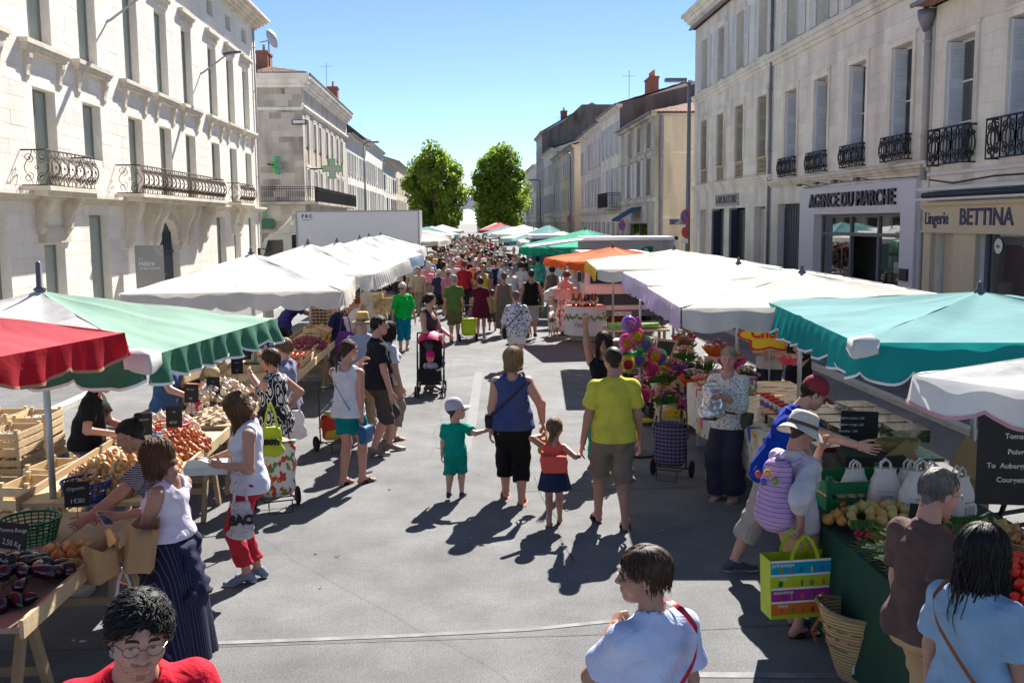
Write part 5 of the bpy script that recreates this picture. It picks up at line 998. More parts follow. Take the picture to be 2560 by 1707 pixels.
def parasol(label,c,sx,sy,rot,ze,zp,pan,val,vh=.22,nsc=5,fin=.12,group='market parasols',pole=True,ruffle=.025,pip=None,seed=0,name='market_parasol',sag=.05,droop=0.):
 rn=random.Random(seed+int(c[1]*10)); t=thing(name,label,'parasol',(c[0],c[1],0),R(rot),group)
 cor=[(-sx/2,-sy/2),(sx/2,-sy/2),(sx/2,sy/2),(-sx/2,sy/2)]; nr,ns=12,40; ph=rn.uniform(0,6)
 for k in range(4):
  a,b=cor[k],cor[(k+1)%4]; pm=pan[k] if isinstance(pan,(list,tuple)) else pan; vm=val[k] if isinstance(val,(list,tuple)) else val
  P=[]
  for i in range(nr+1):
   u=i/nr; row=[]
   for j in range(ns+1):
    s=j/ns; x,y=lerp(a[0],b[0],s)*u,lerp(a[1],b[1],s)*u; z=zp+(ze-zp)*u**.94-sag*abs(math.sin(2*PI*s))*math.sin(PI*min(1,u*.85))+.01*math.sin(7*x+3*y+ph)*u*math.sin(5*y-2*x+ph)+.012*math.sin(19*s+ph)*u*math.sin(PI*u)+.008*math.sin(46*s+2*ph+3*u)*u**3+.006*math.sin(11*s*u+8*u+ph)
    z-=droop*(1-abs(2*s-1))*u**3
    row.append((x,y,z))
   P.append(row)
  pn=MB().grid(P).build('canopy_panel',pm,t,True)
  d=Vector((b[0]-a[0],b[1]-a[1])); L=d.length; d/=L; out=Vector((d.y,-d.x)); nv=nsc*10; V=[]
  for i in range(6):
   u=i/5; row=[]
   for j in range(nv+1):
    s=j/nv; x,y=lerp(a[0],b[0],s),lerp(a[1],b[1],s); sc=.74+.26*abs(math.sin(PI*s*nsc))**.7; hh=vh*sc; o=.012+(ruffle*math.sin(s*L*22+ph+1.3*math.sin(s*9+ph))+.03*math.sin(s*5+ph))*u+.012*u
    z0=ze-droop*(1-abs(2*s-1)); row.append((x+out.x*o,y+out.y*o,z0-hh*u+.004))
   V.append(row)
  mb=MB().grid(V);
  if pip:
   V2=[[(p[0]+out.x*.004,p[1]+out.y*.004,p[2]+.016) for p in V[-1]],[(p[0]+out.x*.004,p[1]+out.y*.004,p[2]-.004) for p in V[-1]]]; mb.grid(V2,1)
  mb.build('valance',[vm,pip or vm],pn,True)
 for k in range(8):
  a=cor[k//2] if k%2==0 else tuple((cor[k//2][i]+cor[(k//2+1)%4][i])/2 for i in (0,1)); MB().beam((0,0,zp-.06),(a[0]*.985,a[1]*.985,ze-.02-(droop if k%2 else 0)),.022,.03).build('rib',POLEW if k%2 else POLEW,t)
 if pole:
  MB().tube([(0,0,0.04),(0,0,zp+.02)],.028,10).build('pole',POLE,t,True); MB().lathe([(.28,0),(.28,.05),(.06,.08),(.05,.2)],16).build('base',mat('concrete_base',(.4,.39,.37),.9,.1),t)
 MB().lathe([(.045,0),(.05,.02),(.026,.035),(.022,fin*.75),(.0,fin*.75+.015)],10,(0,0,zp-.005)).build('finial',mat('finial_dark',(.12,.12,.13),.4,.1),t,True)
 return t
def corner_patch(p,x,y,z,sx,sy):
 mb=MB(); c=(x+sx*.04,y+sy*.04); T=[(lerp(x-sx*.14,c[0],i/6),y+sy*.04) for i in range(7)]+[(x+sx*.04,lerp(c[1],y-sy*.14,i/6)) for i in range(1,7)]; n=len(T); I=(x-sx*.12,y-sy*.12,z+.05)
 R_=[[(q[0],q[1],z+.022) for q in T],[(q[0]+sx*.012,q[1]+sy*.012,z-.06) for q in T],[(q[0]+sx*.004,q[1]+sy*.004,z-.07-.04*math.sin(PI*i/(n-1))) for i,q in enumerate(T)]]
 mb.grid([[I]*n]+R_); mb.build('corner_patch',CW,p,True)
parasol('red market parasol with scalloped dark red valance beside the green one',(-3.62,5.5),2.45,2.3,-14,2.33,2.68,CRD,CRV,.2,4,pip=mat('piping_rose',(.42,.2,.12),.8,0))  # valance cloth is a darker red than the top to stand for shade
p=parasol('green and white market parasol with a tall steel finial over the garlic table',(-3.4,8.12),2.95,2.66,-7.6,2.14,2.49,[CW,CGR,CW,CW],[CGV,CGV,CW,CW],.22,6,pip=PIPW,ruffle=.05,fin=.3); corner_patch(p,1.475,-1.33,2.14,1,-1)
parasol('white market parasol with grey scalloped edge over the tomato table',(-3.25,15.25),2.9,3.6,4,2.1,2.56,CW,CWG,.26,7)
for y,x,l in ((19.4,-3.05,'white market parasol with ragged fringe over the egg stand'),(22.9,-2.95,'second fringed white parasol, over the produce stand with crates'),(26.8,-2.85,'white parasol with pale blue edge before the plain white ones'),(30.8,-3.0,'plain white parasol between the blue edged one and the truck'),(35.,-3.0,'plain white parasol in front of the truck box')): parasol(l,(x,y),2.9,3.5,jit(4),2.14+jit(.04),2.62+jit(.05),CW,CW if y!=26.8 else cloth('canvas_blue_shadow',(.36,.48,.62)),.3,12 if y<30 else 6,ruffle=.05)  # blue valance cloth paints the bluish shadow on a white edge
parasol('white market parasol over the onion and tomato table',(3.98,4.72),2.4,2.4,32,2.18,2.48,CW,CW,.19,6,pip=cloth('canvas_pink',(.6,.3,.35)))
p=parasol('teal market parasol with deep ruffled scalloped valance',(4.55,8.75),3.1,3.9,-7,2.12,2.34,CTL,CTV,.3,8,pip=PIPW,ruffle=.045); corner_patch(p,-1.55,-1.95,2.12,-1,-1)  # top panels paler than the valance, sunlight put into their colour
parasol('cream market parasol with lilac end over the sweets stall',(3.95,11.75),3.3,3.3,-4,2.1,2.37,CWG,[CWG,CWG,CWG,CLI],.26,6)
parasol('cream market parasol with lilac stripe over the flower buckets',(4.15,15.3),3.2,3.4,-3,2.12,2.33,CW,[CWG,CWG,CWG,CLI],.28,6); parasol('cream market parasol with ochre lining next to the orange one',(4.1,19.9),3.3,4.2,-4,2.14,2.43,CWG,[CWG,CWG,CWG,CYE],.24,6)
parasol('orange market parasol over the wine table',(3.6,24.9),2.9,2.9,6,2.06,2.36,COR,COR,.22,5)
parasol('emerald and white striped market parasol above the food trailer',(4.1,35.2),4.4,4.2,-6,2.15,2.72,[CEM,CW,CW,CEM],CEM,.28,5,ruffle=.05)
fl=[(-2.9,48,CWG,'low cream stall canopy just past the truck'),(-2.8,53,cloth('canvas_rose',(.6,.4,.4)),'rose stall canopy past the truck'),(-2.7,58,CW,'white domed canopy on the sunny side past the rose one'),(-2.6,64,CTL,'pale teal pointed canopy on the sunny side below the tree'),(-2.5,71,CW,'white canopy on the sunny side beside the pale teal one'),(-2.4,80,CWG,'cream canopy far down the sunny side'),(-2.3,92,CW,'last white canopy of the sunny side'),
 (4.0,43,CW,'white flat canopy behind the emerald parasol'),(3.9,49,CTL,'pale teal canopy behind the emerald parasol'),(3.6,55,cloth('canvas_sage',(.4,.55,.5)),'sage canopy on the shaded side'),(3.4,62,CW,'white canopy past the sage one'),(3.2,70,CW,'white canopy below the shaded side tree'),(3.0,79,CTL,'teal canopy far down the shaded side'),(2.8,88,CRD,'small red canopy at the foot of the shaded side tree'),(2.7,97,CW,'last white canopy of the shaded side')]
for x,y,m,l in fl: parasol(l,(x,y),3.6,4.6,jit(6),2.2+jit(.1),2.75+jit(.2),m,m,.22,5,nsc and .1 if False else .1)if False else parasol(l,(x,y),3.6,4.6,jit(6),2.2+jit(.1),2.75+jit(.2),m,m,.22,5)
# ---- tables
WOOD=mat('table_wood',(.36,.25,.15),.75,.3,5,.25,20,stretch=(1,.15,1)); WOODP=mat('pale_wood',(.5,.37,.22),.75,.2,6,.2,25); BOARD=mat('board_brown',(.34,.25,.17),.8,.2,4,.15,20); CRW=mat('crate_wood',(.62,.46,.27),.8,.18,9,.15,30)
def trestle(t,y,x0,x1,z):
 for x in (x0+.12,x1-.12):
  for s in (-1,1): MB().beam((x,y+s*.04,z-.05),(x,y+s*.32,0),.045,.06).build('leg',WOOD,t)
 for zz,s in ((.3,1),(.3,-1)): MB().beam((x0+.12,y+s*.22,zz),(x1-.12,y+s*.22,zz),.03,.06).build('stretcher',WOOD,t)
 MB().box(x0+.05,y-.04,z-.07,x1-.05,y+.04,z-.005).build('bearer',WOOD,t)
def table(label,x0,x1,y0,y1,z,m=None,planks=4,rim=True,group='trestle tables'):
 t=thing('trestle_table',label,'table',(0,0,0),0,group); w=(x1-x0)/planks
 for i in range(planks): MB().box(x0+i*w+.004,y0+jit(.02),z-.035,x0+(i+1)*w-.004,y1+jit(.02),z+jit(.002)).build('plank',m or WOOD,t)
 if rim: MB().box(x1,y0,z-.06,x1+.025,y1,z+.045).build('front_rail',WOODP,t); MB().box(x0-.025,y0,z-.06,x0,y1,z+.06).build('back_rail',WOOD,t)
 trestle(t,y0+.35,x0,x1,z-.035); trestle(t,y1-.35,x0,x1,z-.035); return t
table('empty wooden trestle table ahead of the aubergine table',-4.0,-2.62,3.6,5.2,.78,WOODP); table('trestle table carrying aubergines, loose onions and plastic baskets',-4.0,-2.5,5.42,7.7,.8,BOARD); table('trestle table heaped with shallots and garlic',-3.6,-2.6,7.95,10.7,.8,WOODP); table('trestle table with melons and purple garlic',-3.5,-2.6,11.0,13.7,.8,WOOD); table('trestle table with tomato crates and red onions',-3.7,-2.5,14.1,18.5,.8,WOODP); table('trestle table with egg trays and honey jars',-3.4,-2.5,18.9,22.3,.8,WOODP); table('dark draped table with mixed fruit and vegetables',-3.1,-1.95,23.,29.,.82,mat('table_dark',(.03,.03,.03),.8))
for y0,y1 in ((23.,29.),): tag(MB().grid([[(-1.93+.015*math.sin(i*1.7),lerp(y0,y1,i/60),z) for i in range(61)] for z in (.05,.83)],flip=True).build('table_cloth',mat('cloth_black',(.012,.012,.014),.9),None,True),'black cloth hanging from the mixed vegetable table','cloth')
# ---- crates
def crate_proto(l,w,h,rows,m,t=.012):
 P=[]; sh=h/rows*.72
 for r in range(rows):
  z=h*(r+.12)/rows
  for a in (0,1): P.append((-l/2,(-w/2 if a==0 else w/2-t),z,l/2,(-w/2+t if a==0 else w/2),z+sh)); P.append(((-l/2 if a==0 else l/2-t),-w/2+t,z,(-l/2+t if a==0 else l/2),w/2-t,z+sh))
 posts=[(sx*(l/2-t-.022)-.02,sy*(w/2-t-.022)-.02,0,sx*(l/2-t-.022)+.02,sy*(w/2-t-.022)+.02,h+.02) for sx in(-1,1) for sy in(-1,1)]
 return [('slat',MB().box(*p).mesh('slat',m)) for p in P]+[('corner_post',MB().box(*p).mesh('corner_post',m)) for p in posts]+[('floor',MB().box(-l/2+t,-w/2+t,.0,l/2-t,w/2-t,.012).mesh('floor',m))]
CP={'bin':crate_proto(.62,.42,.3,3,CRW),'tray':crate_proto(.52,.36,.14,1,CRW),'box':crate_proto(.5,.32,.24,2,CRW),'dark':crate_proto(.5,.34,.26,4,mat('crate_black',(.015,.02,.02),.6)),'maroon':crate_proto(.5,.34,.26,2,mat('crate_maroon',(.13,.025,.02),.6)),'green':crate_proto(.62,.42,.24,2,mat('crate_green',(.01,.13,.05),.5))}
def crate(kind,label,x,y,z,rz=0.,group=None,tilt=0.):
 t=thing('crate',label,'crate',(x,y,z),R(rz),group);
 if tilt: t.rotation_euler=(0,R(tilt),R(rz))
 for n,m in CP[kind]: obj(n,m,t)
 return t
# ---- produce: prototypes are shared meshes
def surf(f,nu=12,nv=9):
 mb=MB(); mb.grid([[f(2*PI*j/nu,PI*(i+.02)/(nv+.04)) for j in range(nu)] for i in range(nv+1)],wrap=True,flip=True); return mb
def ball(r,sq=1.,m=None,name='ball',lobes=0,amp=.0,stem=None,mat2=None,nu=12,nv=8,top=0.):
 def f(a,b):
  q=r*(1+amp*math.cos(a*lobes)*math.sin(b)); z=math.cos(b); zz=r*sq*z+(top*r*max(0,z-.55)**2*6); s=math.sin(b)*(1-.45*min(1,max(0,z-.55)*2)*(top>0)); return (q*s*math.cos(a),q*s*math.sin(a),zz)
 mb=surf(f,nu,nv)
 if stem: mb.tube([(0,0,r*sq*.8),(.003,0,r*sq+stem)],.004,5,1)
 return mb.mesh(name,[m,mat2 or m],True)
M_=mat
PR={'onion':[ball(.042,.9,M_('onion_skin_%d'%i,c,.35,.25,25,stretch=(1,1,.2)),'onion',top=.22,stem=.018,mat2=M_('stem_dry',(.4,.28,.13),.9)) for i,c in enumerate(((.5,.25,.06),(.56,.33,.1),(.5,.38,.12)))],
'shallot':[ball(.022,1.25,M_('shallot_skin_%d'%i,c,.4,.25,40),'shallot',top=.3,nu=8,nv=6) for i,c in enumerate(((.5,.26,.1),(.42,.2,.08),(.55,.34,.16)))],
'redshallot':[ball(.02,1.3,M_('red_shallot_skin_%d'%i,c,.4,.25,40),'red_shallot',top=.3,nu=8,nv=6) for i,c in enumerate(((.45,.13,.04),(.38,.1,.04)))],
'garlic':[ball(.03,.8,M_('garlic_skin_%d'%i,c,.6,.25,30),'garlic',8,.09,.03,M_('stem_dry'),nu=16,nv=6,top=.5) for i,c in enumerate(((.62,.52,.42),(.6,.46,.4),(.66,.58,.48)))],
'melon':[ball(.085,.95,M_('melon_rind',(.5,.42,.22),.7,.2,30),'melon',10,.035,nu=30)],
'tomato':[ball(.04,.82,M_('tomato_skin',(.55,.02,.01),.2,.1),'tomato',5,.04,.006,M_('leaf_green',(.05,.14,.02),.7))],
'redonion':[ball(.038,.92,M_('red_onion_skin',(.2,.02,.05),.35,.2,25),'red_onion',top=.5,stem=.015,mat2=M_('stem_dry'))],
'potato':[surf(lambda a,b:(.042*math.sin(b)*math.cos(a)*(1+.1*math.sin(2*a)),.03*math.sin(b)*math.sin(a),.027*math.cos(b))).mesh('potato',M_('potato_skin',(.5,.37,.18),.8,.2,30),True)],
'pepper':[ball(.04,1.15,M_('pepper_%d'%i,c,.2,.1),'pepper',4,.1,.02,M_('leaf_green')) for i,c in enumerate(((.55,.03,.01),(.6,.35,.02),(.06,.2,.02)))],
'peach':[ball(.036,.95,M_('peach_%d'%i,c,.6,.3,12),'peach') for i,c in enumerate(((.6,.2,.05),(.62,.36,.06),(.5,.08,.04)))],
'courgette':[surf(lambda a,b:(.02*math.sin(b)**.6*math.cos(a),.1*math.cos(b),.02*math.sin(b)**.6*math.sin(a))).mesh('courgette',M_('courgette_skin',(.03,.1,.02),.4,.3,30),True)],
'egg':[ball(.022,1.25,M_('egg_shell',(.55,.32,.18),.6,.1),'egg',nu=8,nv=6)]}
def auber(seed):
 rn=random.Random(seed); L=rn.uniform(.11,.15); r0=rn.uniform(.036,.045)
 def f(a,b):
  t=1-(math.cos(b)+1)/2; r=r0*(math.sin(b)**.7)*(.55+.75*t); return (r*math.cos(a)+.015*math.sin(t*2.5),r*math.sin(a),L/2*math.cos(b))
 mb=surf(f,14,10); mb.lathe([(.013,L/2-.012),(.01,L/2),(.005,L/2+.006),(.005,L/2+.02)],8,mi=1); return mb.mesh('aubergine',[M_('aubergine_skin',(.022,.004,.012),.12,.2,10,spec=.6),M_('leaf_green')],True)
PR['aubergine']=[auber(i) for i in range(3)]
def carrot(seed):
 rn=random.Random(seed); mb=MB(); b=rn.uniform(-.02,.02); mb.tube([(0,0,0),(b*.3,.02,0),(b,.08,.002),(b*.8,.14,0),(0,.19,0)],[.006,.019,.016,.009,.002],8); mb.tube([(0,0,0),(0,-.015,.004)],.005,5,1); return mb.mesh('carrot',[M_('carrot_skin',(.5,.13,.03),.6,.2,30),M_('leaf_green')],True)
PR['carrot']=[carrot(i) for i in range(3)]
def fennel():
 mb=surf(lambda a,b:(.045*math.sin(b)*math.cos(a)*(1+.08*math.cos(5*a)),.032*math.sin(b)*math.sin(a),.05*math.cos(b)),14,8); rn=random.Random(2)
 for i in range(6): a=(i-2.5)*.22; mb.tube([(math.sin(a)*.03,0,.035),(math.sin(a)*.07,jit(.01),.11),(math.sin(a)*.1,jit(.02),.17)],[.013,.009,.005],7)
 for i in range(40): a=rn.uniform(-.8,.8); p=(math.sin(a)*.09,rn.uniform(-.02,.02),.12+rn.uniform(0,.05)); mb.tube([p,(p[0]*1.5+rn.uniform(-.02,.02),p[1]+rn.uniform(-.03,.03),p[2]+.06)],.0012,3,1)
 return mb.mesh('fennel',[M_('fennel_bulb',(.58,.64,.38),.45,.15,20),M_('frond_green',(.13,.26,.03),.7)],True)
PR['fennel']=[fennel()]
def radish_bunch():
 mb=MB(); rn=random.Random(5)
 for i in range(14): x,y,z=rn.uniform(-.05,.05),rn.uniform(-.04,.04),rn.uniform(0,.04); mb.lathe([(.001,-.018),(.008,-.01),(.011,0),(.009,.012),(.003,.018)],7,(x,y,z)); mb.tube([(x,y,z),(x*.3,y-.09-rn.uniform(0,.05),z+.02)],.0025,4,1)
 for i in range(16): x=rn.uniform(-.06,.06); mb.grid([[(x+u*.015,-.08-.09*v,.02+.03*v+.01*abs(u)) for u in (-1,0,1)] for v in (0,.4,.8,1)],1)
 return mb.mesh('radish_bunch',[M_('radish_skin',(.45,.02,.06),.35,.2,30),M_('leaf_green')],True)
PR['radish']=[radish_bunch()]
def lettuce(c,name):
 rn=random.Random(3); mb=MB()
 for k in range(26):
  a=k*2.4; e=.3+1.1*(k/26); r=.05+.05*(k/26); P=[]
  for v in (0,.35,.7,1): P.append([(math.cos(a)*r*v*math.sin(e)*1.6-math.sin(a)*u*.05*v,math.sin(a)*r*v*math.sin(e)*1.6+math.cos(a)*u*.05*v,.02+r*v*math.cos(e)*1.6+.012*math.sin(u*9+k)*v) for u in (-1,-.5,0,.5,1)])
  mb.grid(P)
 return mb.mesh(name,M_(name+'_leaf',c,.6,.35,20,trans=.25),True)
PR['lettuce']=[lettuce((.2,.36,.05),'lettuce')]
NAMES={'redshallot':'red_shallot','redonion':'red_onion','radish':'radish_bunch'}
def put(kind,label,group,pts,cat=None,scale=1.,flat=False,rotz=None):
 for (x,y,z) in pts:
  o=obj(NAMES.get(kind,kind),random.choice(PR[kind]),None,(x,y,z)); o.rotation_euler=(jit(.5),jit(.5),random.uniform(0,6.3)) if not flat else (jit(.15),jit(.15),(random.uniform(0,6.3) if rotz is None else rotz+jit(.5)))
  if kind in('aubergine',): o.rotation_euler=(PI/2+jit(.4),jit(.4),random.uniform(0,6.3))
  if kind=='fennel': o.rotation_euler=(PI/2-.35+jit(.2),jit(.3),R(-40)+jit(.4))
  s=scale*random.uniform(.86,1.14); o.scale=(s,s,s); tag(o,label,cat or NAMES.get(kind,kind).replace('_',' '),group)
def heap(cx,cy,z,rx,ry,hh,r,n,seed=0,rot=0.):
 'points on a mound, nearest neighbours about 2r apart'
 rn=random.Random(seed+int(cx*100)+int(cy*37)); P=[]; k=0
 while len(P)<n and k<n*60:
  k+=1; a=rn.uniform(0,2*PI); q=math.sqrt(rn.random()); x,y=q*math.cos(a),q*math.sin(a); zz=z+r*.8+hh*max(0,1-q*q)**.8
  X=cx+x*rx*math.cos(rot)-y*ry*math.sin(rot); Y=cy+x*rx*math.sin(rot)+y*ry*math.cos(rot)
  if all((X-p[0])**2+(Y-p[1])**2+(zz-p[2])**2>(1.55*r)**2 for p in P): P.append((X,Y,zz))
 return P
def slate(label,x,y,z,txt,rz=0.,w=.2,h=.16,stick=.25,tilt=-12,sz=.05,name='price_slate'):
 t=thing(name,label,'price sign',(x,y,z),R(rz),'chalked price slates'); b=MB().box(-w/2,-.004,stick,w/2,.004,stick+h).build('slate',mat('slate_board',(.02,.022,.024),.8,.25,8),t); MB().tube([(0,.005,0),(0,.005,stick+.02)],.003,5).build('wire',IRON,t)
 L=txt.split('|')
 for i,s in enumerate(L): text(s,sz*(.72 if i==0 else .95),mat('chalk',(.5,.5,.48),.9,.5,60),b,(jit(.01),-.0055,stick+h*(1-(i+.55)/len(L))),(PI/2,jit(.12),0),depth=.0006,bold=.0,name='chalk_lettering')
 t.rotation_euler=(R(tilt),0,R(rz)); return t
def basket(label,x,y,z,r,h,m,name='plastic_basket'):
 t=thing(name,label,'basket',(x,y,z)); n=26
 mb=MB();
 for k in range(7): zz=h*k/6; rr=r*(.78+.22*k/6); mb.tube([(rr*math.cos(i*2*PI/n),rr*math.sin(i*2*PI/n),zz) for i in range(n)],.006 if k<6 else .011,5,closed=True)
 mb.build('hoops',m,t,True)
 mb=MB()
 for i in range(n): a=i*2*PI/n; mb.tube([(r*.78*math.cos(a),r*.78*math.sin(a),0),(r*math.cos(a),r*math.sin(a),h)],.0055,4)
 mb.build('ribs',m,t); MB().lathe([(0,0),(r*.78,0),(r*.78,.006),(0,.006)],n).build('bottom',m,t); return t
# ---- goods on the sunny side
x,y=pix(60,1372,.86); put('aubergine','glossy dark aubergine in the heap on the brown board','aubergines heaped on the board',heap(-2.95,6.02,.8,.5,.4,.14,.036,60));
x,y=pix(150,1280,.84); put('onion','golden loose onion on the brown board below the paper bag','loose onions on the board',heap(x,y,.8,.2,.24,.06,.042,17))
slate('chalk slate priced 50 per kilo stuck among the aubergines',*pix(18,1325,.85),.82,'Pomme Rouge|2,50 Kg',-20,.22,.16,.2); slate('small dark chalk slate at the back of the aubergine heap',*pix(5,1345,.85),.82,'Aub.|1€90',-10,.14,.11,.1); slate('chalk slate reading Oignons 1€80 leaning before the blue basket',*pix(178,1205,.85),.82,'Oignons|1€80',12,.17,.18,.16)
basket('green plastic basket with woven ribs on the brown board',*pix(72,1235,.82),.8,.2,.16,mat('basket_green',(.0,.12,.05),.4)); basket('blue plastic basket behind the chalked onion slate',*pix(200,1142,.82),.8,.19,.16,mat('basket_blue',(.01,.04,.22),.4))
P=[q for q in heap(-3.02,8.7,.8,.44,.74,.2,.03,290,1)]; put('shallot','tan shallot in the long heap at the table edge','shallots heaped on the table',P,scale=1.3); put('redshallot','reddish shallot in the small copper heap beside the garlic','red shallots on the table',heap(-2.82,9.75,.8,.26,.45,.17,.026,130,2),scale=1.25); put('garlic','white garlic bulb heaped beside the red basket','white garlic by the red basket',heap(-3.1,10.2,.8,.36,.46,.26,.038,75,3))
put('garlic','purple tinged garlic bulb in the tall heap by the melons','garlic heap by the melons',heap(-2.92,11.75,.8,.36,.7,.36,.037,125,4)); put('melon','ribbed pale melon stacked behind the garlic','melons behind the garlic',[(-3.25,12.2,.9),(-3.1,12.45,.9),(-3.3,12.6,.9),(-3.05,12.75,.9),(-3.2,12.35,1.04),(-3.15,12.6,1.04),(-3.2,12.5,1.17),(-2.85,13.0,.9),(-2.9,13.25,.9),(-3.4,12.1,.9)])
basket('bright red plastic basket between the garlic and the box lid',*pix(392,995,.9),.8,.19,.2,mat('basket_red',(.55,.01,.01),.4))
t=thing('goods_box','white cardboard box with sky blue lid on the shallot table','box',(*pix(340,1010,.86),.8),R(-8)); MB().box(-.2,-.14,0,.2,.14,.12).build('carton',mat('carton_white',(.6,.6,.6),.8,.1),t); MB().box(-.16,-.1,.12,.16,.1,.126).build('lid_print',mat('print_blue',(.08,.35,.6),.6,.1),t)
for l,px,py,tx in (('chalk slate standing in the shallot heap by the box',330,1030,'Echalote|3€'),('chalk slate stuck in the heap before the red basket',400,1010,'Ail|4€50'),('chalk slate above the white garlic',440,950,'Ail rose|5€'),('chalk slate at the back of the white garlic',490,930,'Ail|6€'),('chalk slate leaning on the melons',545,880,'Melon|2€'),('tall chalk slate beside the wooden crates',565,845,'Tomate|2€')): slate(l,*pix(px,py,.95),.85,tx,8,.15,.2,.22,sz=.035)
put('tomato','ripe red tomato lying in the pale crate','tomatoes in the crates',[(-2.75+a*.085+jit(.01),14.75+b*.085+jit(.01),.9+jit(.01)) for a in range(-2,3) for b in range(-3,4)]+[(-2.72+a*.085,15.6+b*.085,.9) for a in range(-2,2) for b in range(-2,3)]);
for k,(x,y,kd,l) in enumerate(((-2.75,14.75,'tray','pale wooden tray of tomatoes at the table end'),(-2.72,15.6,'tray','second pale wooden tray of tomatoes'),(-3.25,15.2,'tray','wooden tray of courgettes behind the tomatoes'),(-2.72,16.3,'tray','wooden tray beside the red onions'),(-3.25,16.0,'tray','wooden tray of peppers behind the tomatoes'),(-3.3,16.8,'tray','wooden tray next to the blue bin'))): crate(kd,l,x,y,.8,90,'produce trays on the tomato table')
put('courgette','dark green courgette in the wooden tray','courgettes in the tray',[(-3.25+jit(.1),15.2+jit(.14),.85+.03*(i%3)) for i in range(12)],flat=True); put('pepper','glossy pepper in the wooden tray','peppers in the tray',[(-3.25+a*.09,16.+b*.09,.88) for a in range(-1,2) for b in range(-2,3)]); put('tomato','tomato in the tray beside the red onions','tomatoes beside the red onions',[(-2.72+a*.085,16.3+b*.085,.88) for a in range(-2,2) for b in range(-2,3)])
put('redonion','purple red onion in the heap before the stooping seller','red onions in the heap',heap(-2.85,17.6,.8,.35,.75,.16,.042,90,6))
t=thing('plastic_bin','blue plastic bin at the back of the tomato table','bin',(-3.45,17.3,.8)); MB().lathe([(.16,0),(.2,.26),(.21,.27),(.19,.27),(.16,.02),(0,.02)],4,sx=1.2,cap=False).build('tub',mat('tub_blue',(.01,.06,.4),.4),t)
slate('speckled price card on a stick beside the stooping seller',-3.3,17.0,.95,'Prix|3€',5,.16,.2,.2,sz=.04)
for i in range(5):
 crate('box','wooden crate stacked behind the melons' if i<3 else 'upper wooden crate stacked behind the melons',-3.55-.1*(i%2),13.3+.55*(i%3),.0+.26*(i//3)+.6,88+jit(6),'wooden crates behind the melons')
crate('tray','empty divided wooden tray on the maroon crate behind the melons',-3.55,12.35,1.1,80); crate('maroon','maroon crate standing behind the melons under the divided tray',-3.55,12.35,.8,84); crate('maroon','lower maroon crate under the divided tray',-3.55,12.35,.52,86); crate('maroon','maroon crate beside the seller in blue',-3.75,12.9,.8,90)
for i,(x,y,l) in enumerate(((-4.25,9.6,'pale crate behind the black shirted seller'),(-4.3,10.3,'open carton crate beside the black shirted seller'),(-4.1,11.0,'crate with blue liner behind the garlic table'),(-4.2,11.6,'crate stacked by the blue seller'))): crate('box',l,x,y,.35,80+jit(10)); crate('bin','support crate under the '+l,x,y,.03,80)
k=0
for (x,y,n) in ((-5.45,12.02,2),(-5.56,13.0,2),(-5.75,11.2,2),(-6.0,12.1,2),(-6.05,13.05,2)):
 for j in range(n): crate('bin',('top' if j==n-1 else ('second' if j==n-2 else 'lower'))+' pale slatted garlic crate in the %s stack by the kerb'%('nearest','middle','back','end','kerbside')[k],x+jit(.015),y+jit(.015),.005+.315*j,90+jit(3),'slatted garlic crates by the kerb')
 put('garlic','garlic bulb lying in the top slatted crate by the kerb','garlic in the kerb crates',[(x+a*.062,y+b*.062,.315*(n-1)+.22+jit(.02)) for a in range(-2,3) for b in range(-4,1)] if k<4 else []); k+=1
EG=mat('egg_tray',(.42,.33,.25),.9,.1)
for i in range(7):
 t=thing('egg_tray','tray of brown eggs, %s of the stack on the egg stand'%('first','second','third','fourth','fifth','sixth','topmost')[i],'egg tray',(-3.1,21.2-.02*i,.82+.07*i),R(90+jit(4)),'egg trays'); mb=MB().box(-.25,-.2,0,.25,.2,.025);
 for a in range(6):
  for b in range(5): mb.lathe([(.024,.02),(.02,.045)],6,(-.2+a*.08,-.16+b*.08,0),cap=False)
 mb.build('tray',EG,t); mb=MB()
 for a in range(6):
  for b in range(5): mb.lathe([(.002,.012),(.018,.025),(.022,.045),(.015,.066),(.002,.073)],7,(-.2+a*.08,-.16+b*.08,0))
 mb.build('eggs',mat('egg_shell'),t,True)
for i in range(9):
 t=thing('honey_jar','jar of honey with gold lid on the egg stand','jar',(-2.62-.1*(i%2),18.95+.15*i,.8),0,'honey jars'); MB().lathe([(.035,0),(.038,.02),(.038,.075),(.03,.085)],12).build('jar',mat('honey',(.5,.22,.02),.15,.1),t,True); MB().lathe([(.034,.085),(.034,.1)],12).build('lid',mat('lid_gold',(.55,.4,.1),.3,0,metal=.6),t)
crate('box','pale wooden box beside the honey jars on the egg stand',-3.0,19.4,.8,90); crate('tray','pale tray on the egg stand before the apron seller',-2.85,20.3,.8,90)
for i in range(12): crate('dark','black crate in the stack behind the stooping seller' if i<8 else 'black crate on top of the stack behind the stooping seller',-4.1-.4*(i%2),20.6+.55*(i//2%2),.01+.27*(i//4),0,'black crates behind the stooping seller')
PCK=[mat('packet_%d'%i,c,.4,.3,9) for i,c in enumerate(((.55,.02,.1),(.6,.4,.03),(.04,.2,.5),(.6,.6,.6),(.55,.15,.02),(.3,.03,.3)))]
for i in range(30):
 t=MB().box(-.1,-.05,0,.1,.05,.2+jit(.05)).build('snack_packet',PCK[i%6],None,False,(-4.75+.18*(i%5)+jit(.03),19.0+.22*(i//5%3),.72+.22*(i//15)),(jit(.1),jit(.15),jit(.3))); tag(t,('crimson','yellow','blue','white','orange','purple')[i%6]+' packet on the shelf behind the stooping seller','packet',('crimson','yellow','blue','white','orange','purple')[i%6]+' packets')
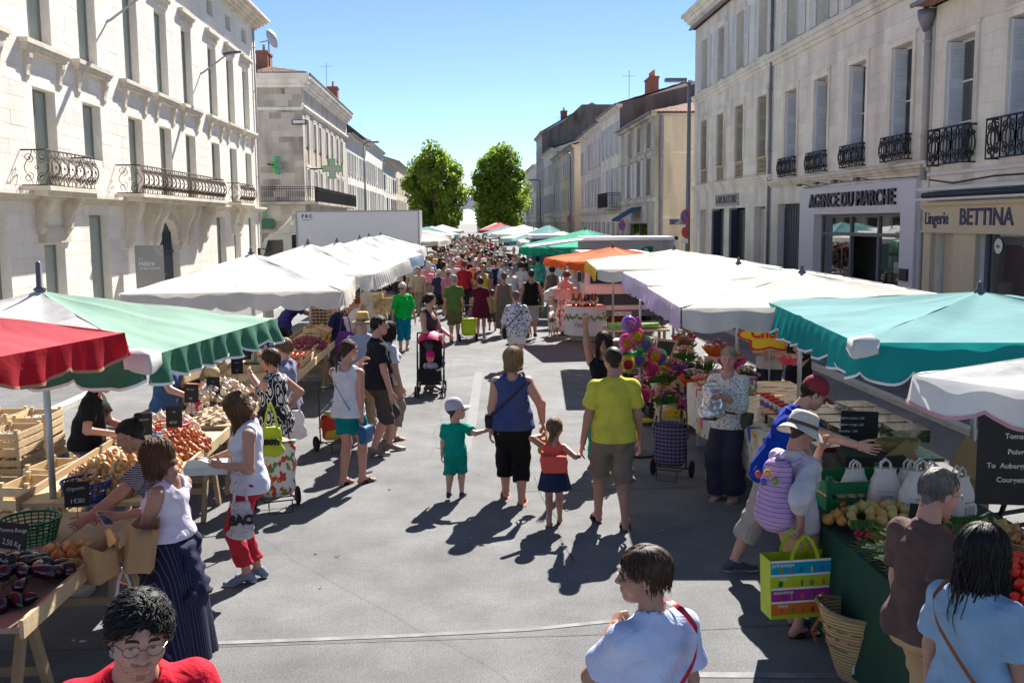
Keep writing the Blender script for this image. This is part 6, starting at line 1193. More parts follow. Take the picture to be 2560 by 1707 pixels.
t=thing('display_shelf','white shelf of bright packets behind the stooping seller','shelf',(-4.4,19.2,0)); MB().box(-.6,-.3,.66,.6,.6,.71).build('board',mat('shelf_white',(.6,.6,.6),.6),t); MB().box(-.6,-.3,.9,.6,.6,.93).build('board',mat('shelf_white'),t)
for sx in (-.58,.54): MB().box(sx,-.28,0,sx+.04,.58,1.4).build('side',mat('shelf_white'),t)
MIX=['peach','pepper','tomato','onion','lettuce','courgette','peach','potato']
for i in range(32):
 y=23.25+.36*(i//2); x=-2.2-.42*(i%2); kd=MIX[(i*5+i//3)%8]; crate('tray','tray of %s on the dark draped table'%({'peach':'peaches','pepper':'peppers','tomato':'tomatoes','onion':'onions','lettuce':'lettuces','courgette':'courgettes','garlic':'garlic','potato':'potatoes'}[kd]),x,y,.83+.1*(i%2),0,'produce trays on the dark table')
 if i<24: put(kd,'%s in a tray on the dark draped table'%kd,'%s on the dark table'%kd,[(x+a*.1,y+b*.1,.9+.1*(i%2)) for a in (-1.5,-.5,.5,1.5) for b in (-1,0,1)][::1 if kd!='lettuce' else 3])
# ---------------------------------------------------------------- shaded side stalls
GC=mat('stall_cloth_green',(.008,.05,.028),.75,.2,3,.2,8); t=thing('vegetable_stall','long vegetable stall hung with a dark green cloth','stall',(0,0,0)); X0,X1,Y0,Y1,ZT=2.5,3.85,5.22,7.55,.84
MB().box(X0,Y0,ZT-.03,X1,Y1,ZT).build('top',mat('stall_top_dark',(.02,.03,.025),.7),t)
def drape(P,zb,za,n,amp,m,name,parent,flip=False,fl=.03):
 rows=[]; L=[0]
 for i in range(1,len(P)): L.append(L[-1]+math.dist(P[i],P[i-1]))
 def at(s):
  d=s*L[-1]; i=max(j for j in range(len(L)-1) if L[j]<=d+1e-9); u=(d-L[i])/(L[i+1]-L[i]); a,b=P[i],P[i+1]; dx,dy=(b[0]-a[0])/(L[i+1]-L[i]),(b[1]-a[1])/(L[i+1]-L[i]); return lerp(a[0],b[0],u),lerp(a[1],b[1],u),-dy,dx
 for k in range(9):
  v=k/8; row=[]
  for j in range(n+1):
   s=j/n; x,y,nx,ny=at(s); o=(amp*math.sin(s*L[-1]*7+1.3*math.sin(s*L[-1]*2.3))+.3*amp*math.sin(s*L[-1]*23))*v+fl*v; row.append((x+nx*o,y+ny*o,lerp(za,zb,v)))
  rows.append(row)
 return MB().grid(rows,flip=flip).build(name,m,parent,True)
drape([(X0-.01,Y0),(X0-.01,Y1),(X1,Y1+.01)],.06,ZT+.005,160,.02,GC,'cloth',t)
for i in range(6): o=MB().box(-.012,-.008,-.03,.012,.012,.03).build('clip',mat('clip_white',(.7,.68,.68),.4),t,False,(X0-.05,Y0+.4+i*.45,.12))
for x in (X0+.08,X1-.08):
 for y in (Y0+.1,Y1-.1): MB().tube([(x,y,0),(x,y,ZT-.03)],.02,6).build('leg',POLE,t)
z=ZT
c=crate('green','green plastic crate of potatoes at the end of the green stall',2.92,7.37,z,4); put('potato','yellow potato in the green plastic crate','potatoes in the green crate',[(2.92+a*.085+jit(.01),7.35+b*.075+jit(.01),z+.11+jit(.012)) for a in range(-3,4) for b in range(-2,3)])
PB=mat('paper_bag_white',(.6,.57,.52),.85,.12,7,.4,14)
def sack(label,x,y,z,rz,s=1.):
 t=thing('paper_sack',label,'sack',(x,y,z),R(rz),'white paper sacks'); n=20; prof=[(.13,.0,.1),(.15,.03,.12),(.16,.14,.13),(.15,.26,.115),(.12,.34,.08),(.1,.4,.05),(.11,.45,.045)]; P=[[(a*s*math.copysign(abs(math.cos(q))**.6,math.cos(q))+.008*math.sin(5*q+k),b2*s*math.copysign(abs(math.sin(q))**.6,math.sin(q))+.006*math.sin(7*q+k*2),hz*s) for q in [j*2*PI/n for j in range(n)]] for k,(a,hz,b2) in enumerate(prof)]
 mb=MB().grid(P,wrap=True); mb.add(P[0],[tuple(range(n-1,-1,-1))]); b=mb.build('bag',PB,t,True); h=MB()
 for sy in (-.03,.03): h.tube([(-.05*s,sy*s,.43*s),(-.045*s,sy*s,.5*s),(0,sy*s,.54*s),(.045*s,sy*s,.5*s),(.05*s,sy*s,.43*s)],.008,5)
 h.build('handles',PB,t); mb=MB().box(-.06*s,-.134*s,.12*s,.06*s,-.13*s,.2*s); mb.build('print',mat('print_grey',(.36,.35,.33),.8,0),b); text('Pommes de terre',.022*s,mat('print_dark',(.08,.08,.08),.8,0),b,(0,-.136*s,.24*s),depth=.0005); text('2,5 kg',.03*s,mat('print_dark'),b,(0,-.132*s,.09*s),depth=.0005)
for i,(x,y,r_,s,l) in enumerate(((3.25,7.3,10,.8,'white paper potato sack beside the green crate'),(3.42,7.15,-15,.9,'white paper potato sack leaning on its neighbour by the green crate'),(3.62,7.2,20,.85,'white paper potato sack at the back of the stall'),(3.55,6.85,-5,1.05,'large white paper potato sack with handles held by the man in blue'),(3.8,6.8,25,.95,'white paper potato sack at the rear corner of the stall'),(3.72,7.05,0,.9,'white paper potato sack in the middle of the group'))): sack(l,x-.36,y-.02,z,r_,s*.82)
put('carrot','orange carrot in the heap before the green crate','carrots on the green stall',[(2.75+.11*(i%8)+jit(.04),7.06+.02*(i//8)+jit(.04),z+.03+.022*(i//16)) for i in range(64)],flat=True,rotz=-.5)
put('onion','golden onion in the broad heap on the green stall','onions on the green stall',heap(2.98,6.79,z,.46,.22,.1,.044,62,9,.0)); put('onion','golden onion beside the paper sacks','onions by the sacks',heap(3.55,6.5,z,.16,.14,.04,.044,12,10))
put('radish','bunch of pink radishes lying on the green stall','radish bunches',[(2.64+.14*i+jit(.02),6.46+.06*(i%2)+jit(.03),z+.03) for i in range(7)]+[(2.7+.15*i,6.34,z+.04) for i in range(5)],flat=True,rotz=2.6)
put('fennel','pale fennel bulb with green fronds on the green stall','fennel bulbs',[(2.68,6.19,z+.05),(2.74,6.07,z+.05),(2.66,5.93,z+.05),(2.82,5.95,z+.06),(2.72,5.78,z+.05),(2.66,5.73,z+.05),(2.86,6.23,z+.06),(2.84,5.78,z+.05),(2.7,5.61,z+.05)],scale=1.25); put('lettuce','curly green lettuce behind the fennel','lettuces',[(3.05,6.2,z),(3.24,6.1,z),(3.08,5.95,z),(3.32,6.3,z)])
put('tomato','ripe tomato in the red heap by the man in brown','tomatoes on the green stall',heap(3.3,5.5,z,.34,.42,.12,.042,90,12)); put('shallot','copper shallot in the wicker basket','shallots in the wicker basket',heap(3.62,6.1,z+.07,.13,.13,.03,.024,26,13))
slate('dark chalk slate reading Radis standing over the radishes',3.05,6.5,z,'Radis|1€20',-30,.17,.13,.1,-25,.04); slate('chalk slate with a price above the tomatoes',3.6,5.2,z,'Tomates|1,50 Kg',-20,.2,.16,.25,-10,.045)
WICK=mat('wicker',(.4,.27,.12),.85,.3,40,.5,60)
def wicker(label,x,y,z,r,h,tilt=0,name='wicker_basket',handles=False,m=None,el=1.):
 t=thing(name,label,'basket',(x,y,z)); n=30; mb=MB()
 for k in range(10):
  q=k/9; rr=r*(.7+.3*math.sin(q*PI*.55)); mb.tube([(rr*el*math.cos(i*2*PI/n),rr*math.sin(i*2*PI/n),.01+h*q+.004*math.sin(i*PI)) for i in range(n)],h/15,5,closed=True)
 mb.build('weave',m or WICK,t,True); MB().lathe([(0,0),(r*.72,0),(r*.72,.01),(0,.01)],n,sx=el).build('bottom',m or WICK,t); return t
wicker('round wicker basket of shallots behind the tomatoes',3.62,6.1,z,.2,.09)
t=thing('straw_basket','big woven straw market basket standing on the road beside the man in brown','basket',(*pix(1998,1475,.26),0),R(-20)); mb=MB(); n=40; P=[]
for k in range(22): q=k/21; rr=.15+.12*q**.8; P.append([((rr*1.25)*math.cos(i*2*PI/n),rr*.75*math.sin(i*2*PI/n),.01+.46*q+.05*q*abs(math.cos(i*2*PI/n))**3) for i in range(n)])
STR=ramp_mat('straw_weave','wavez',[(0,(.3,.19,.08)),(.45,(.5,.35,.17)),(.8,(.56,.41,.22))],14.,.85,dist=2.,bump=.6,const=False); mb.grid(P,wrap=True); mb.add(P[0],[tuple(range(n-1,-1,-1))]); mb.build('body',STR,t,True); mb=MB().tube([(x*1.01,y_*1.01,zz) for x,y_,zz in P[-1]],.013,6,closed=True); mb.build('rim',mat('straw_rim',(.3,.22,.12),.9,.3,60),t,True)
for s in (-1,1): MB().tube([(.3*s,0,.42),(.36*s,0,.3),(.33*s,0,.22)],.013,6).build('strap',mat('leather',(.2,.07,.025),.5,.15),t)
for b in range(3): MB().tube([(p[0]*1.02,p[1]*1.02,p[2]) for p in P[10+b*3]],.006,4,closed=True).build('woven_band',ramp_mat('band_mix','cells',[(0,(.12,.2,.1)),(.35,(.5,.35,.17)),(.7,(.4,.07,.04))],40.),t)
def board(label,x,y,z,w,h,lines,rz,sz=.09,tilt=0,frame=False,name='chalkboard',legs=False):
 t=thing(name,label,'chalkboard',(x,y,z),R(rz)); b=MB().box(-w/2,-.012,0,w/2,.012,h).build('board',mat('slate_board'),t)
 for i,(s,dx,dz) in enumerate(lines): text(s,sz,mat('chalk'),b,(dx,-.014,h-dz),depth=.001,bold=.0008,name='chalk_lettering',align='LEFT')
 if frame:
  f=MB().box(-w/2-.04,-.02,-.04,-w/2,.02,h+.04).box(w/2,-.02,-.04,w/2+.04,.02,h+.04).box(-w/2,-.02,h,w/2,.02,h+.04).box(-w/2,-.02,-.04,w/2,.02,0).build('frame',WOOD,t)
 if tilt: t.rotation_euler=(R(tilt),0,R(rz))
 return t
b=board('wide black chalkboard listing Concombre, Tomate and Producteur Vendée',3.66,5.98,1.2,.95,.62,[('Concombre',-.36,.09),('Tomate',-.32,.18),('Poivron',-.3,.28),('To  Aubergine',-.42,.37),('Courgette',-.36,.46),('Direct',.12,.1),('Producteur',.04,.24),('Vendée',.1,.38),('France',.2,.54)],-12,.046); MB().tube([(-.35,.02,.6),(-.35,.05,.85)],.006,4).build('hook',IRON,b); MB().tube([(.3,.02,.6),(.3,.05,.85)],.006,4).build('hook',IRON,b)
board('small chalkboard with prices behind the man in the blue polo',3.5,8.75,.92,.32,.36,[('Oignons Jaune 1,30',-.18,.06),('Oignon rouge 1,50',-.18,.12),('Carottes  1,20',-.18,.18),('Ail  2,00',-.18,.24)],-14,.028)
board('dark chalkboard with a price at the edge of the tomato heap',3.95,5.3,1.0,.5,.4,[('1,50',-.2,.12),('Tomates',-.2,.28)],-25,.1)
t=thing('folding_chair','black folding chair standing behind the paper sacks','chair',(4.15,7.3,0),R(20))
for sx in (-.2,.2): MB().beam((sx,.2,0),(sx,-.12,1.0),.025,.03).build('leg',IRON,t); MB().beam((sx,-.22,0),(sx,.18,.5),.025,.03).build('leg',IRON,t)
for zz in (.62,.74,.86,.97): MB().box(-.2,.05-.1*(zz-.4),zz,.2,.07-.1*(zz-.4),zz+.03).build('slat',IRON,t)
MB().box(-.2,-.2,.45,.2,.2,.48).build('seat',IRON,t)
t=thing('cardboard_box','large brown cardboard box behind the paper sacks','box',(4.0,8.3,.0),R(12)); CB=mat('cardboard',(.3,.18,.09),.9,.12,4); MB().box(-.35,-.25,0,.35,.25,.75).build('carton',CB,t);
for s in (-1,1): MB().beam((.34*s,0,.75),(.5*s,0,1.0),.5,.006,up=(0,1,0)).build('flap',CB,t)
MB().box(3.3,8.0,.0,3.9,8.5,.9) and tag(MB().box(-.35,-.3,0,.35,.3,.92).box(-.25,-.2,.92,.25,.2,1.0).build('scale_stand',mat('stand_dark',(.03,.025,.02),.6),None,False,(3.45,8.35,0),(0,0,R(-10))),'dark stand with a weighing scale behind the man in blue','stand')
wicker('flat oval wicker basket on the stand behind the man in blue',3.7,8.4,1.0,.13,.08,el=1.5)
# ---- sweets stall
def print_cloth(name):
 m=mat(name,(.72,.66,.56),.6,.05,spec=.4); n=m.node_tree.nodes; l=m.node_tree.links; b=n['Principled BSDF']; tc=n.new('ShaderNodeTexCoord'); old=b.inputs[0].links[0].from_socket
 for sc,cols,th in ((4.5,((.6,.03,.08),(.75,.4,.05),(.06,.12,.45),(.6,.1,.25)),.33),(15.,((.7,.45,.12),(.5,.28,.1),(.62,.05,.05),(.1,.3,.1)),.26)):
  v=n.new('ShaderNodeTexVoronoi'); v.inputs['Scale'].default_value=sc; mp=n.new('ShaderNodeMapping'); mp.inputs['Scale'].default_value=(.5,1,.62); mp.inputs['Location'].default_value=(0,sc,0); l.new(tc.outputs['Object'],mp.inputs[0]); l.new(mp.outputs[0],v.inputs[0]); lt=n.new('ShaderNodeMath'); lt.operation='LESS_THAN'; lt.inputs[1].default_value=th; l.new(v.outputs['Distance'],lt.inputs[0]); sp=n.new('ShaderNodeSeparateColor'); l.new(v.outputs['Color'],sp.inputs[0]); rp=n.new('ShaderNodeValToRGB'); rp.color_ramp.interpolation='CONSTANT'; e=rp.color_ramp.elements
  while len(e)<4: e.new(.5)
  for i in range(4): e[i].position=i*.25; e[i].color=(*cols[i],1)
  l.new(sp.outputs[0],rp.inputs[0]); x=n.new('ShaderNodeMix'); x.data_type='RGBA'; l.new(lt.outputs[0],x.inputs[0]); l.new(old,x.inputs[6]); l.new(rp.outputs[0],x.inputs[7]); old=x.outputs[2]
 l.new(old,b.inputs[0]); return m
t=thing('sweets_stall','sweets stall with a bright printed oilcloth of ice creams and balloons','stall',(0,0,0)); SX0,SX1,SY0,SY1=2.92,4.3,8.75,13.2
MB().box(SX0,SY0,.8,SX1,SY1,.83).build('top',WOOD,t); PC=print_cloth('oilcloth_print'); drape([(SX1-.3,SY0-.012),(SX0-.012,SY0-.012),(SX0-.012,SY1),(SX1-.3,SY1+.01)],.28,.84,150,.02,PC,'oilcloth',t,flip=True,fl=-.02); MB().add([(SX0-.015,SY0-.015,.838),(SX1,SY0-.015,.838),(SX1,SY1,.838),(SX0-.015,SY1,.838)],[(0,1,2,3)]).build('cloth_top',PC,t)
for x in (SX0+.12,SX1-.12):
 for y in (SY0+.15,11,SY1-.15): MB().tube([(x,y,0),(x,y,.8)],.022,6).build('leg',POLE,t)
RL=mat('lid_red',(.55,.015,.015),.4,0); PLW=mat('tub_white',(.62,.6,.58),.4,.05); GJ=glass_mat('clear_plastic',(.85,.88,.9),.82,.12)
k=0
for (x,y,z0) in [(3.1+.12*(i%2),11.4+.16*i,.84) for i in range(8)]+[(3.4,10.6+.17*i,.84) for i in range(5)]+[(3.15,11.5+.2*i,1.02) for i in range(4)]:
 t=thing('sweets_tub','white sweets tub with red lid on the printed oilcloth','tub',(x,y,z0),0,'white tubs with red lids'); MB().lathe([(.055,0),(.06,.01),(.06,.13),(.05,.145)],14).build('tub',PLW,t,True); MB().lathe([(.056,.145),(.058,.15),(.058,.175),(.0,.178)],14).build('lid',RL,t,True); MB().lathe([(.0608,.035),(.0608,.1)],14,cap=False).build('label_band',mat('tub_label',(.2,.1,.35),.5,.5,40),t)
SW=[mat('sweet_%d'%i,c,.35,.2,30) for i,c in enumerate(((.6,.08,.05),(.62,.35,.04),(.08,.25,.1),(.5,.1,.3),(.35,.2,.1),(.6,.5,.45)))]
for i in range(14):
 x=3.3+.36*(i%3); y=8.95+.4*(i//3); z0=.84+.07*(i%3); t=thing('sweets_box','clear box of %s sweets on the printed oilcloth'%('red','yellow','green','pink','brown','cream')[i%6],'sweets box',(x,y,z0),R(jit(6)),'clear sweets boxes'); mb=MB().box(-.16,-.17,0,.16,.17,.11); mb.build('box',GJ,t); mb=MB(); rn=random.Random(i)
 for q in range(60): a,b2,c2=rn.uniform(-.13,.13),rn.uniform(-.14,.14),rn.uniform(.015,.075); mb.box(a-.016,b2-.016,c2-.012,a+.016,b2+.016,c2+.012)
 tag(mb.build('sweets',SW[i%6],t),kind='stuff')
for i,(x,y,c,l) in enumerate(((3.1,13.0,(.6,.03,.03),'red bowl of wrapped lollies at the end of the sweets stall'),(3.1,12.6,(.45,.42,.3),'pale bowl of green sweets on the sweets stall'),(4.0,12.3,(.7,.03,.1),'pink bowl held high on the sweets stall'))):
 t=thing('sweets_bowl',l,'bowl',(x,y,.84 if i<2 else 1.2)); MB().lathe([(.08,0),(.17,.09),(.18,.095),(.16,.09),(.07,.015),(0,.012)],20,cap=False).build('bowl',mat('bowl_%d'%i,c,.35,.05),t,True); mb=MB(); rn=random.Random(i)
 for q in range(90): a=rn.uniform(0,6.3); r_=.15*math.sqrt(rn.random()); zz=.08+.05*(1-r_/.15); mb.tube([(r_*math.cos(a),r_*math.sin(a),zz),(r_*math.cos(a)+rn.uniform(-.03,.03),r_*math.sin(a)+rn.uniform(-.03,.03),zz+.01)],.007,4,rn.randint(0,1))
 tag(mb.build('sweets',[SW[i*2%6],SW[5]],t),kind='stuff')
for i,(x,y,c) in enumerate(((3.3,12.2,(.02,.2,.4)),(3.48,12.2,(.2,.1,.35)))):
 t=thing('sweets_jar','clear sweets jar with %s lid on the sweets stall'%('blue','purple')[i],'jar',(x,y,.84)); MB().lathe([(.08,0),(.085,.02),(.085,.17),(.07,.19)],16).build('jar',GJ,t,True); MB().lathe([(.075,.19),(.078,.22),(0,.222)],16).build('lid',mat('jar_lid_%d'%i,c,.4,0),t); MB().lathe([(0,.01),(.075,.01),(.075,.12),(0,.13)],12).build('sweets',SW[1],t)
wicker('dark round wicker basket of wrapped sweets behind the jars',3.5,12.8,.84,.25,.14,m=mat('wicker_dark',(.06,.04,.02),.8,.3,40))
t=thing('sweets_sign','yellow flower shaped sweets sign with red Chupa script above the stall','sign',(4.15,13.6,1.42),R(-10)); MB().poly([( (.3+.05*math.cos(6*a))*math.cos(a)*1.3,0,(.22+.03*math.cos(6*a))*math.sin(a)) for a in [i*2*PI/60 for i in range(60)]],.03,1).build('rim',RL,t); MB().poly([((.27+.05*math.cos(6*a))*math.cos(a)*1.3,-.008,(.19+.03*math.cos(6*a))*math.sin(a)) for a in [i*2*PI/60 for i in range(60)]],.006,1).build('face',mat('sign_yellow',(.7,.45,.02),.5,0),t); text('Chupa',.2,RL,t,(0,-.012,.02),depth=.003,bold=.006); MB().tube([(0,.02,-.2),(0,.02,-.9)],.012,6).build('post',POLE,t)
t=thing('lolly_tin','tall printed lolly tin reading GO beside the sweets stall','tin',(*pix(1540,985),0)); MB().lathe([(.15,0),(.155,.01),(.155,.36),(.15,.37)],24).build('drum',ramp_mat('tin_print','cells',[(0,(.5,.4,.04)),(.3,(.05,.15,.4)),(.55,(.6,.45,.05)),(.8,(.3,.05,.3))],9.,.4),t,True); text('GO',.13,mat('sign_yellow'),t,(0,-.158,.26),depth=.003,bold=.008); MB().lathe([(.157,.36),(.157,.375),(0,.377)],24).build('lid',mat('tin_lid',(.5,.5,.5),.3,.05,metal=.7),t)
tag(MB().add([(-.3,-.06,.0),(.3,-.12,0),(.34,.08,0),(-.26,.12,0),(-.3,-.06,.035),(.3,-.12,.03),(.34,.08,.03),(-.26,.12,.035)],[(3,2,1,0),(4,5,6,7),(0,1,5,4),(1,2,6,5),(2,3,7,6),(3,0,4,7)]).build('yellow_mat',mat('sign_yellow'),None,False,(*pix(1480,975),.05)),'flat yellow board on the ground behind the man in yellow','board')
tag(MB().box(-.1,-.09,0,.1,.09,.3).build('stone_weight',KERB,None,False,(2.82,11.2,0)),'pale concrete weight under the sweets stall','weight')
# ---- flowers: stands, buckets, bouquets
BEI=mat('bucket_beige',(.6,.47,.3),.6,.08);
FC=[(.62,.4,.02),(.6,.03,.08),(.55,.1,.4),(.65,.6,.55),(.62,.2,.03),(.3,.08,.4),(.6,.3,.35)]; FM=[mat('petal_%d'%i,c,.6,.2,30,trans=.2) for i,c in enumerate(FC)]; LG=mat('leaf_green'); WR=[mat('wrap_%d'%i,c,.5,.1,6,trans=.3) for i,c in enumerate(((.62,.1,.02),(.6,.02,.25),(.6,.58,.55),(.6,.42,.05),(.3,.05,.3)))]
def bouquet(label,x,y,z,r,h,cols,wrap=None,n=36,seed=0,group='bouquets and potted flowers'):
 t=thing('bouquet',label,'flowers',(x,y,z),random.uniform(0,6),group); rn=random.Random(seed); mb=MB(); gb=MB()
 for i in range(n):
  a=rn.uniform(0,6.3); q=math.sqrt(rn.random()); px,py=q*r*math.cos(a),q*r*math.sin(a); pz=h+.08*(1-q*q)+rn.uniform(-.03,.03); s=rn.uniform(.018,.034); k=rn.choice(range(len(cols)))
  for p in range(6): b=p*PI/3+a; mb.add([(px,py,pz),(px+s*math.cos(b-.5),py+s*math.sin(b-.5),pz+s*.5),(px+s*1.35*math.cos(b),py+s*1.35*math.sin(b),pz+s*.35),(px+s*math.cos(b+.5),py+s*math.sin(b+.5),pz+s*.5)],[(0,1,2,3)],k)
  gb.tube([(px*.2,py*.2,0),(px*.7,py*.7,h*.6),(px,py,pz)],.0035,3)
  if i%2: lx,ly=px*1.1,py*1.1; gb.add([(lx*.6,ly*.6,h*.5),(lx+.03,ly-.02,h*.75),(lx*1.25,ly*1.25,h*.95),(lx-.03,ly+.02,h*.75)],[(0,1,2,3)])
 tag(mb.build('petals',[FM[c] for c in cols],t),kind='stuff'); tag(gb.build('stems_and_leaves',LG,t),kind='stuff')
 if wrap is not None:
  m=20; w_=MB().grid([[((.2*r+1.2*r*v)*math.cos(j*2*PI/m),(.2*r+1.2*r*v)*math.sin(j*2*PI/m),h*.95*v+.03*math.sin(j*2.5)*v) for j in range(m)] for v in (0,.35,.7,1)],wrap=True); w_.build('wrapping',WR[wrap],t,True)
def stand(label,x,y,z,w=.34,h=.3):
 t=thing('flower_stand',label,'stand',(x,y,z),R(jit(5)),'beige flower stands');
 for sx in (-1,1):
  for sy in (-1,1): MB().beam((sx*w*.36,sy*w*.36,h),(sx*w*.5,sy*w*.5,0),.035,.035).build('leg',BEI,t)
 MB().box(-w*.44,-w*.44,h-.1,w*.44,w*.44,h-.0).build('tub',BEI,t); MB().box(-w*.48,-w*.48,h-.02,w*.48,w*.48,h+.01).build('rim',BEI,t)
def bucket(label,x,y,z,m=None,r=.15,h=.3):
 t=thing('flower_bucket',label,'bucket',(x,y,z),0,'flower buckets'); MB().lathe([(r*.75,0),(r,h),(r*1.06,h),(r*1.06,h-.03),(r*.95,h-.04),(r*.7,.02),(0,.02)],16,cap=False).build('bucket',m or BEI,t,True)
k=0; CN=('yellow','red','magenta','white','orange','violet','pink'); BK=mat('bucket_dark',(.04,.04,.05),.5)
SPOT=[(2.85,14.2,.0,.3),(3.2,13.95,0,.3),(3.55,13.85,0,.3),(3.9,14.0,0,.3),(2.9,14.75,.25,.3),(3.3,14.5,.25,.3),(3.7,14.45,.25,.3),(4.1,14.5,.3,.3),(2.75,15.6,.0,.3),(3.15,15.3,.3,.3),(3.6,15.1,.35,.3),(4.05,15.2,.4,.3),(2.7,16.6,.0,.3),(3.05,16.3,.3,.3),(3.5,16.0,.4,.3),(4.0,16.0,.5,.3),(2.75,17.6,.1,.3),(3.2,17.3,.3,.3),(3.7,17.0,.45,.3),(2.9,18.5,.1,.3),(3.4,18.2,.3,.3),(3.9,18.0,.45,.3)]
for i,(x,y,z0,hh) in enumerate(SPOT):
 a,b=i%7,(i*3+2)%7;
 if z0>.2: crate('dark','dark crate lifting the %s and %s flowers, %s'%(CN[a],CN[b],('row by the sweets stall','middle row','far row')[i//8]),x,y,z0-.26,0,'dark crates under the flowers')
 if i%3!=2: stand('beige plastic flower stand holding %s and %s flowers'%(CN[a],CN[b]),x,y,z0)
 else: bucket('dark bucket holding %s and %s flowers'%(CN[a],CN[b]),x,y,z0,BK)
 bouquet('bouquet of %s and %s flowers %s'%(CN[a],CN[b],'wrapped in paper' if i%2 else 'standing loose in water'),x,y,z0+.2,.17,.28,[a,b,3] if i%4 else [a,a,b],i%5 if i%2 else None,44,i)
bouquet('low bouquet wrapped in orange and magenta paper by the lolly tin',*pix(1528,925,.3),.3,.15,.2,[0,5,4],1,44,77); stand('low beige stand by the lolly tin',*pix(1528,930,.2),.0)
b=board('tilted wooden framed chalkboard leaning beside the flower stands',*pix(1492,880,.3),.12,.36,.95,[],-52,.05,-28,True)
t=thing('leek_table','low table stacked with long green leeks beside the pale van','table',(3.75,22.4,0)); MB().box(-.7,-.4,.55,.7,.4,.6).build('top',WOODP,t)
for sx in (-.6,.6):
 for sy in (-.3,.3): MB().box(sx-.03,sy-.03,0,sx+.03,sy+.03,.55).build('leg',WOOD,t)
LEK=MB();
for i in range(46): tag(MB().tube([(-.55,0,0),(0,.01,.005),(.55,.03*jit(1),.01)],[.014,.013,.02],6).build('leek',[mat('leek_green',(.36,.5,.16),.6,.3,20)],None,True,(3.7+jit(.05),22.1+.05*(i%12),.625+.026*(i//12)),(0,0,jit(.12))),'long green leek in the stack on the low table','leek','leeks on the low table')
t=thing('wine_table','round wine table with printed white cloth and orange top','table',(2.95,25.2,0)); t.scale=(.68,.68,1); MB().lathe([(.75,.86),(.75,.88),(0,.88)],32).build('top',mat('table_orange',(.6,.09,.04),.6),t); mb=MB(); P=[[((.76+.04*v+.02*v*math.sin(j*7*2*PI/70))*math.cos(j*2*PI/70),(.76+.04*v+.02*v*math.sin(j*7*2*PI/70))*math.sin(j*2*PI/70),.882-.72*v) for j in range(70)] for v in (0,.01,.3,.6,1)]; mb.grid(P,wrap=True,flip=True); mb.build('cloth',mat('cloth_white_wine',(.66,.64,.62),.8,.06),t,True)
mb=MB(); rn=random.Random(1)
for i in range(70): a=-PI*.95*i/69; mb.lathe([(.001,-.03),(.035,0),(.001,.03)],5,(.81*math.cos(a),.81*math.sin(a),.62+.05*math.sin(i*.8)+rn.uniform(-.05,.05)))
mb.build('leaf_garland',mat('leaf_print',(.2,.26,.1),.8,.3,8),t); MB().lathe([(.55,0),(.62,.16),(.5,.2)],24).build('barrel_foot',mat('foot_stone',(.45,.4,.3),.9,.1),t,True); tx=text('Vins',.22,mat('print_pink',(.5,.1,.2),.7,0),t,(-.35,-.76,.45),(PI/2,0,-.4),depth=.002)
for i in range(16):
 a=i*.75; r_=.25+.3*((i*7)%5)/5; b=thing('wine_bottle',('dark red wine bottle','amber wine bottle','orange flask')[i%3]+' on the round wine table','bottle',(2.95+.68*r_*math.cos(a),25.2+.68*r_*math.sin(a),.88),0,('dark wine bottles','amber wine bottles','orange flasks')[i%3]); MB().lathe([(.035,0),(.037,.01),(.037,.18),(.014,.24),(.013,.3),(.0,.302)],12).build('glass',[mat('bottle_dark',(.02,.008,.01),.1),mat('bottle_amber',(.25,.08,.01),.12),mat('flask_orange',(.65,.12,.02),.3)][i%3],b,True); MB().lathe([(.0375,.05),(.0375,.13)],12,cap=False).build('label_band',mat('label_cream',(.6,.55,.45),.7),b)
for l,px,py,c in (('orange crate standing beside the wine table',1410,745,(.55,.1,.03)),('second orange crate by the leek table',1432,742,(.55,.1,.03))): x,y=pix(px,py); tag(MB().box(-.15,-.15,0,.15,.15,.4).box(-.12,-.155,.1,.12,-.15,.34).build('bottle_crate',mat('crate_orange',c,.6,.1),None,False,(x,y,0)),l,'crate')
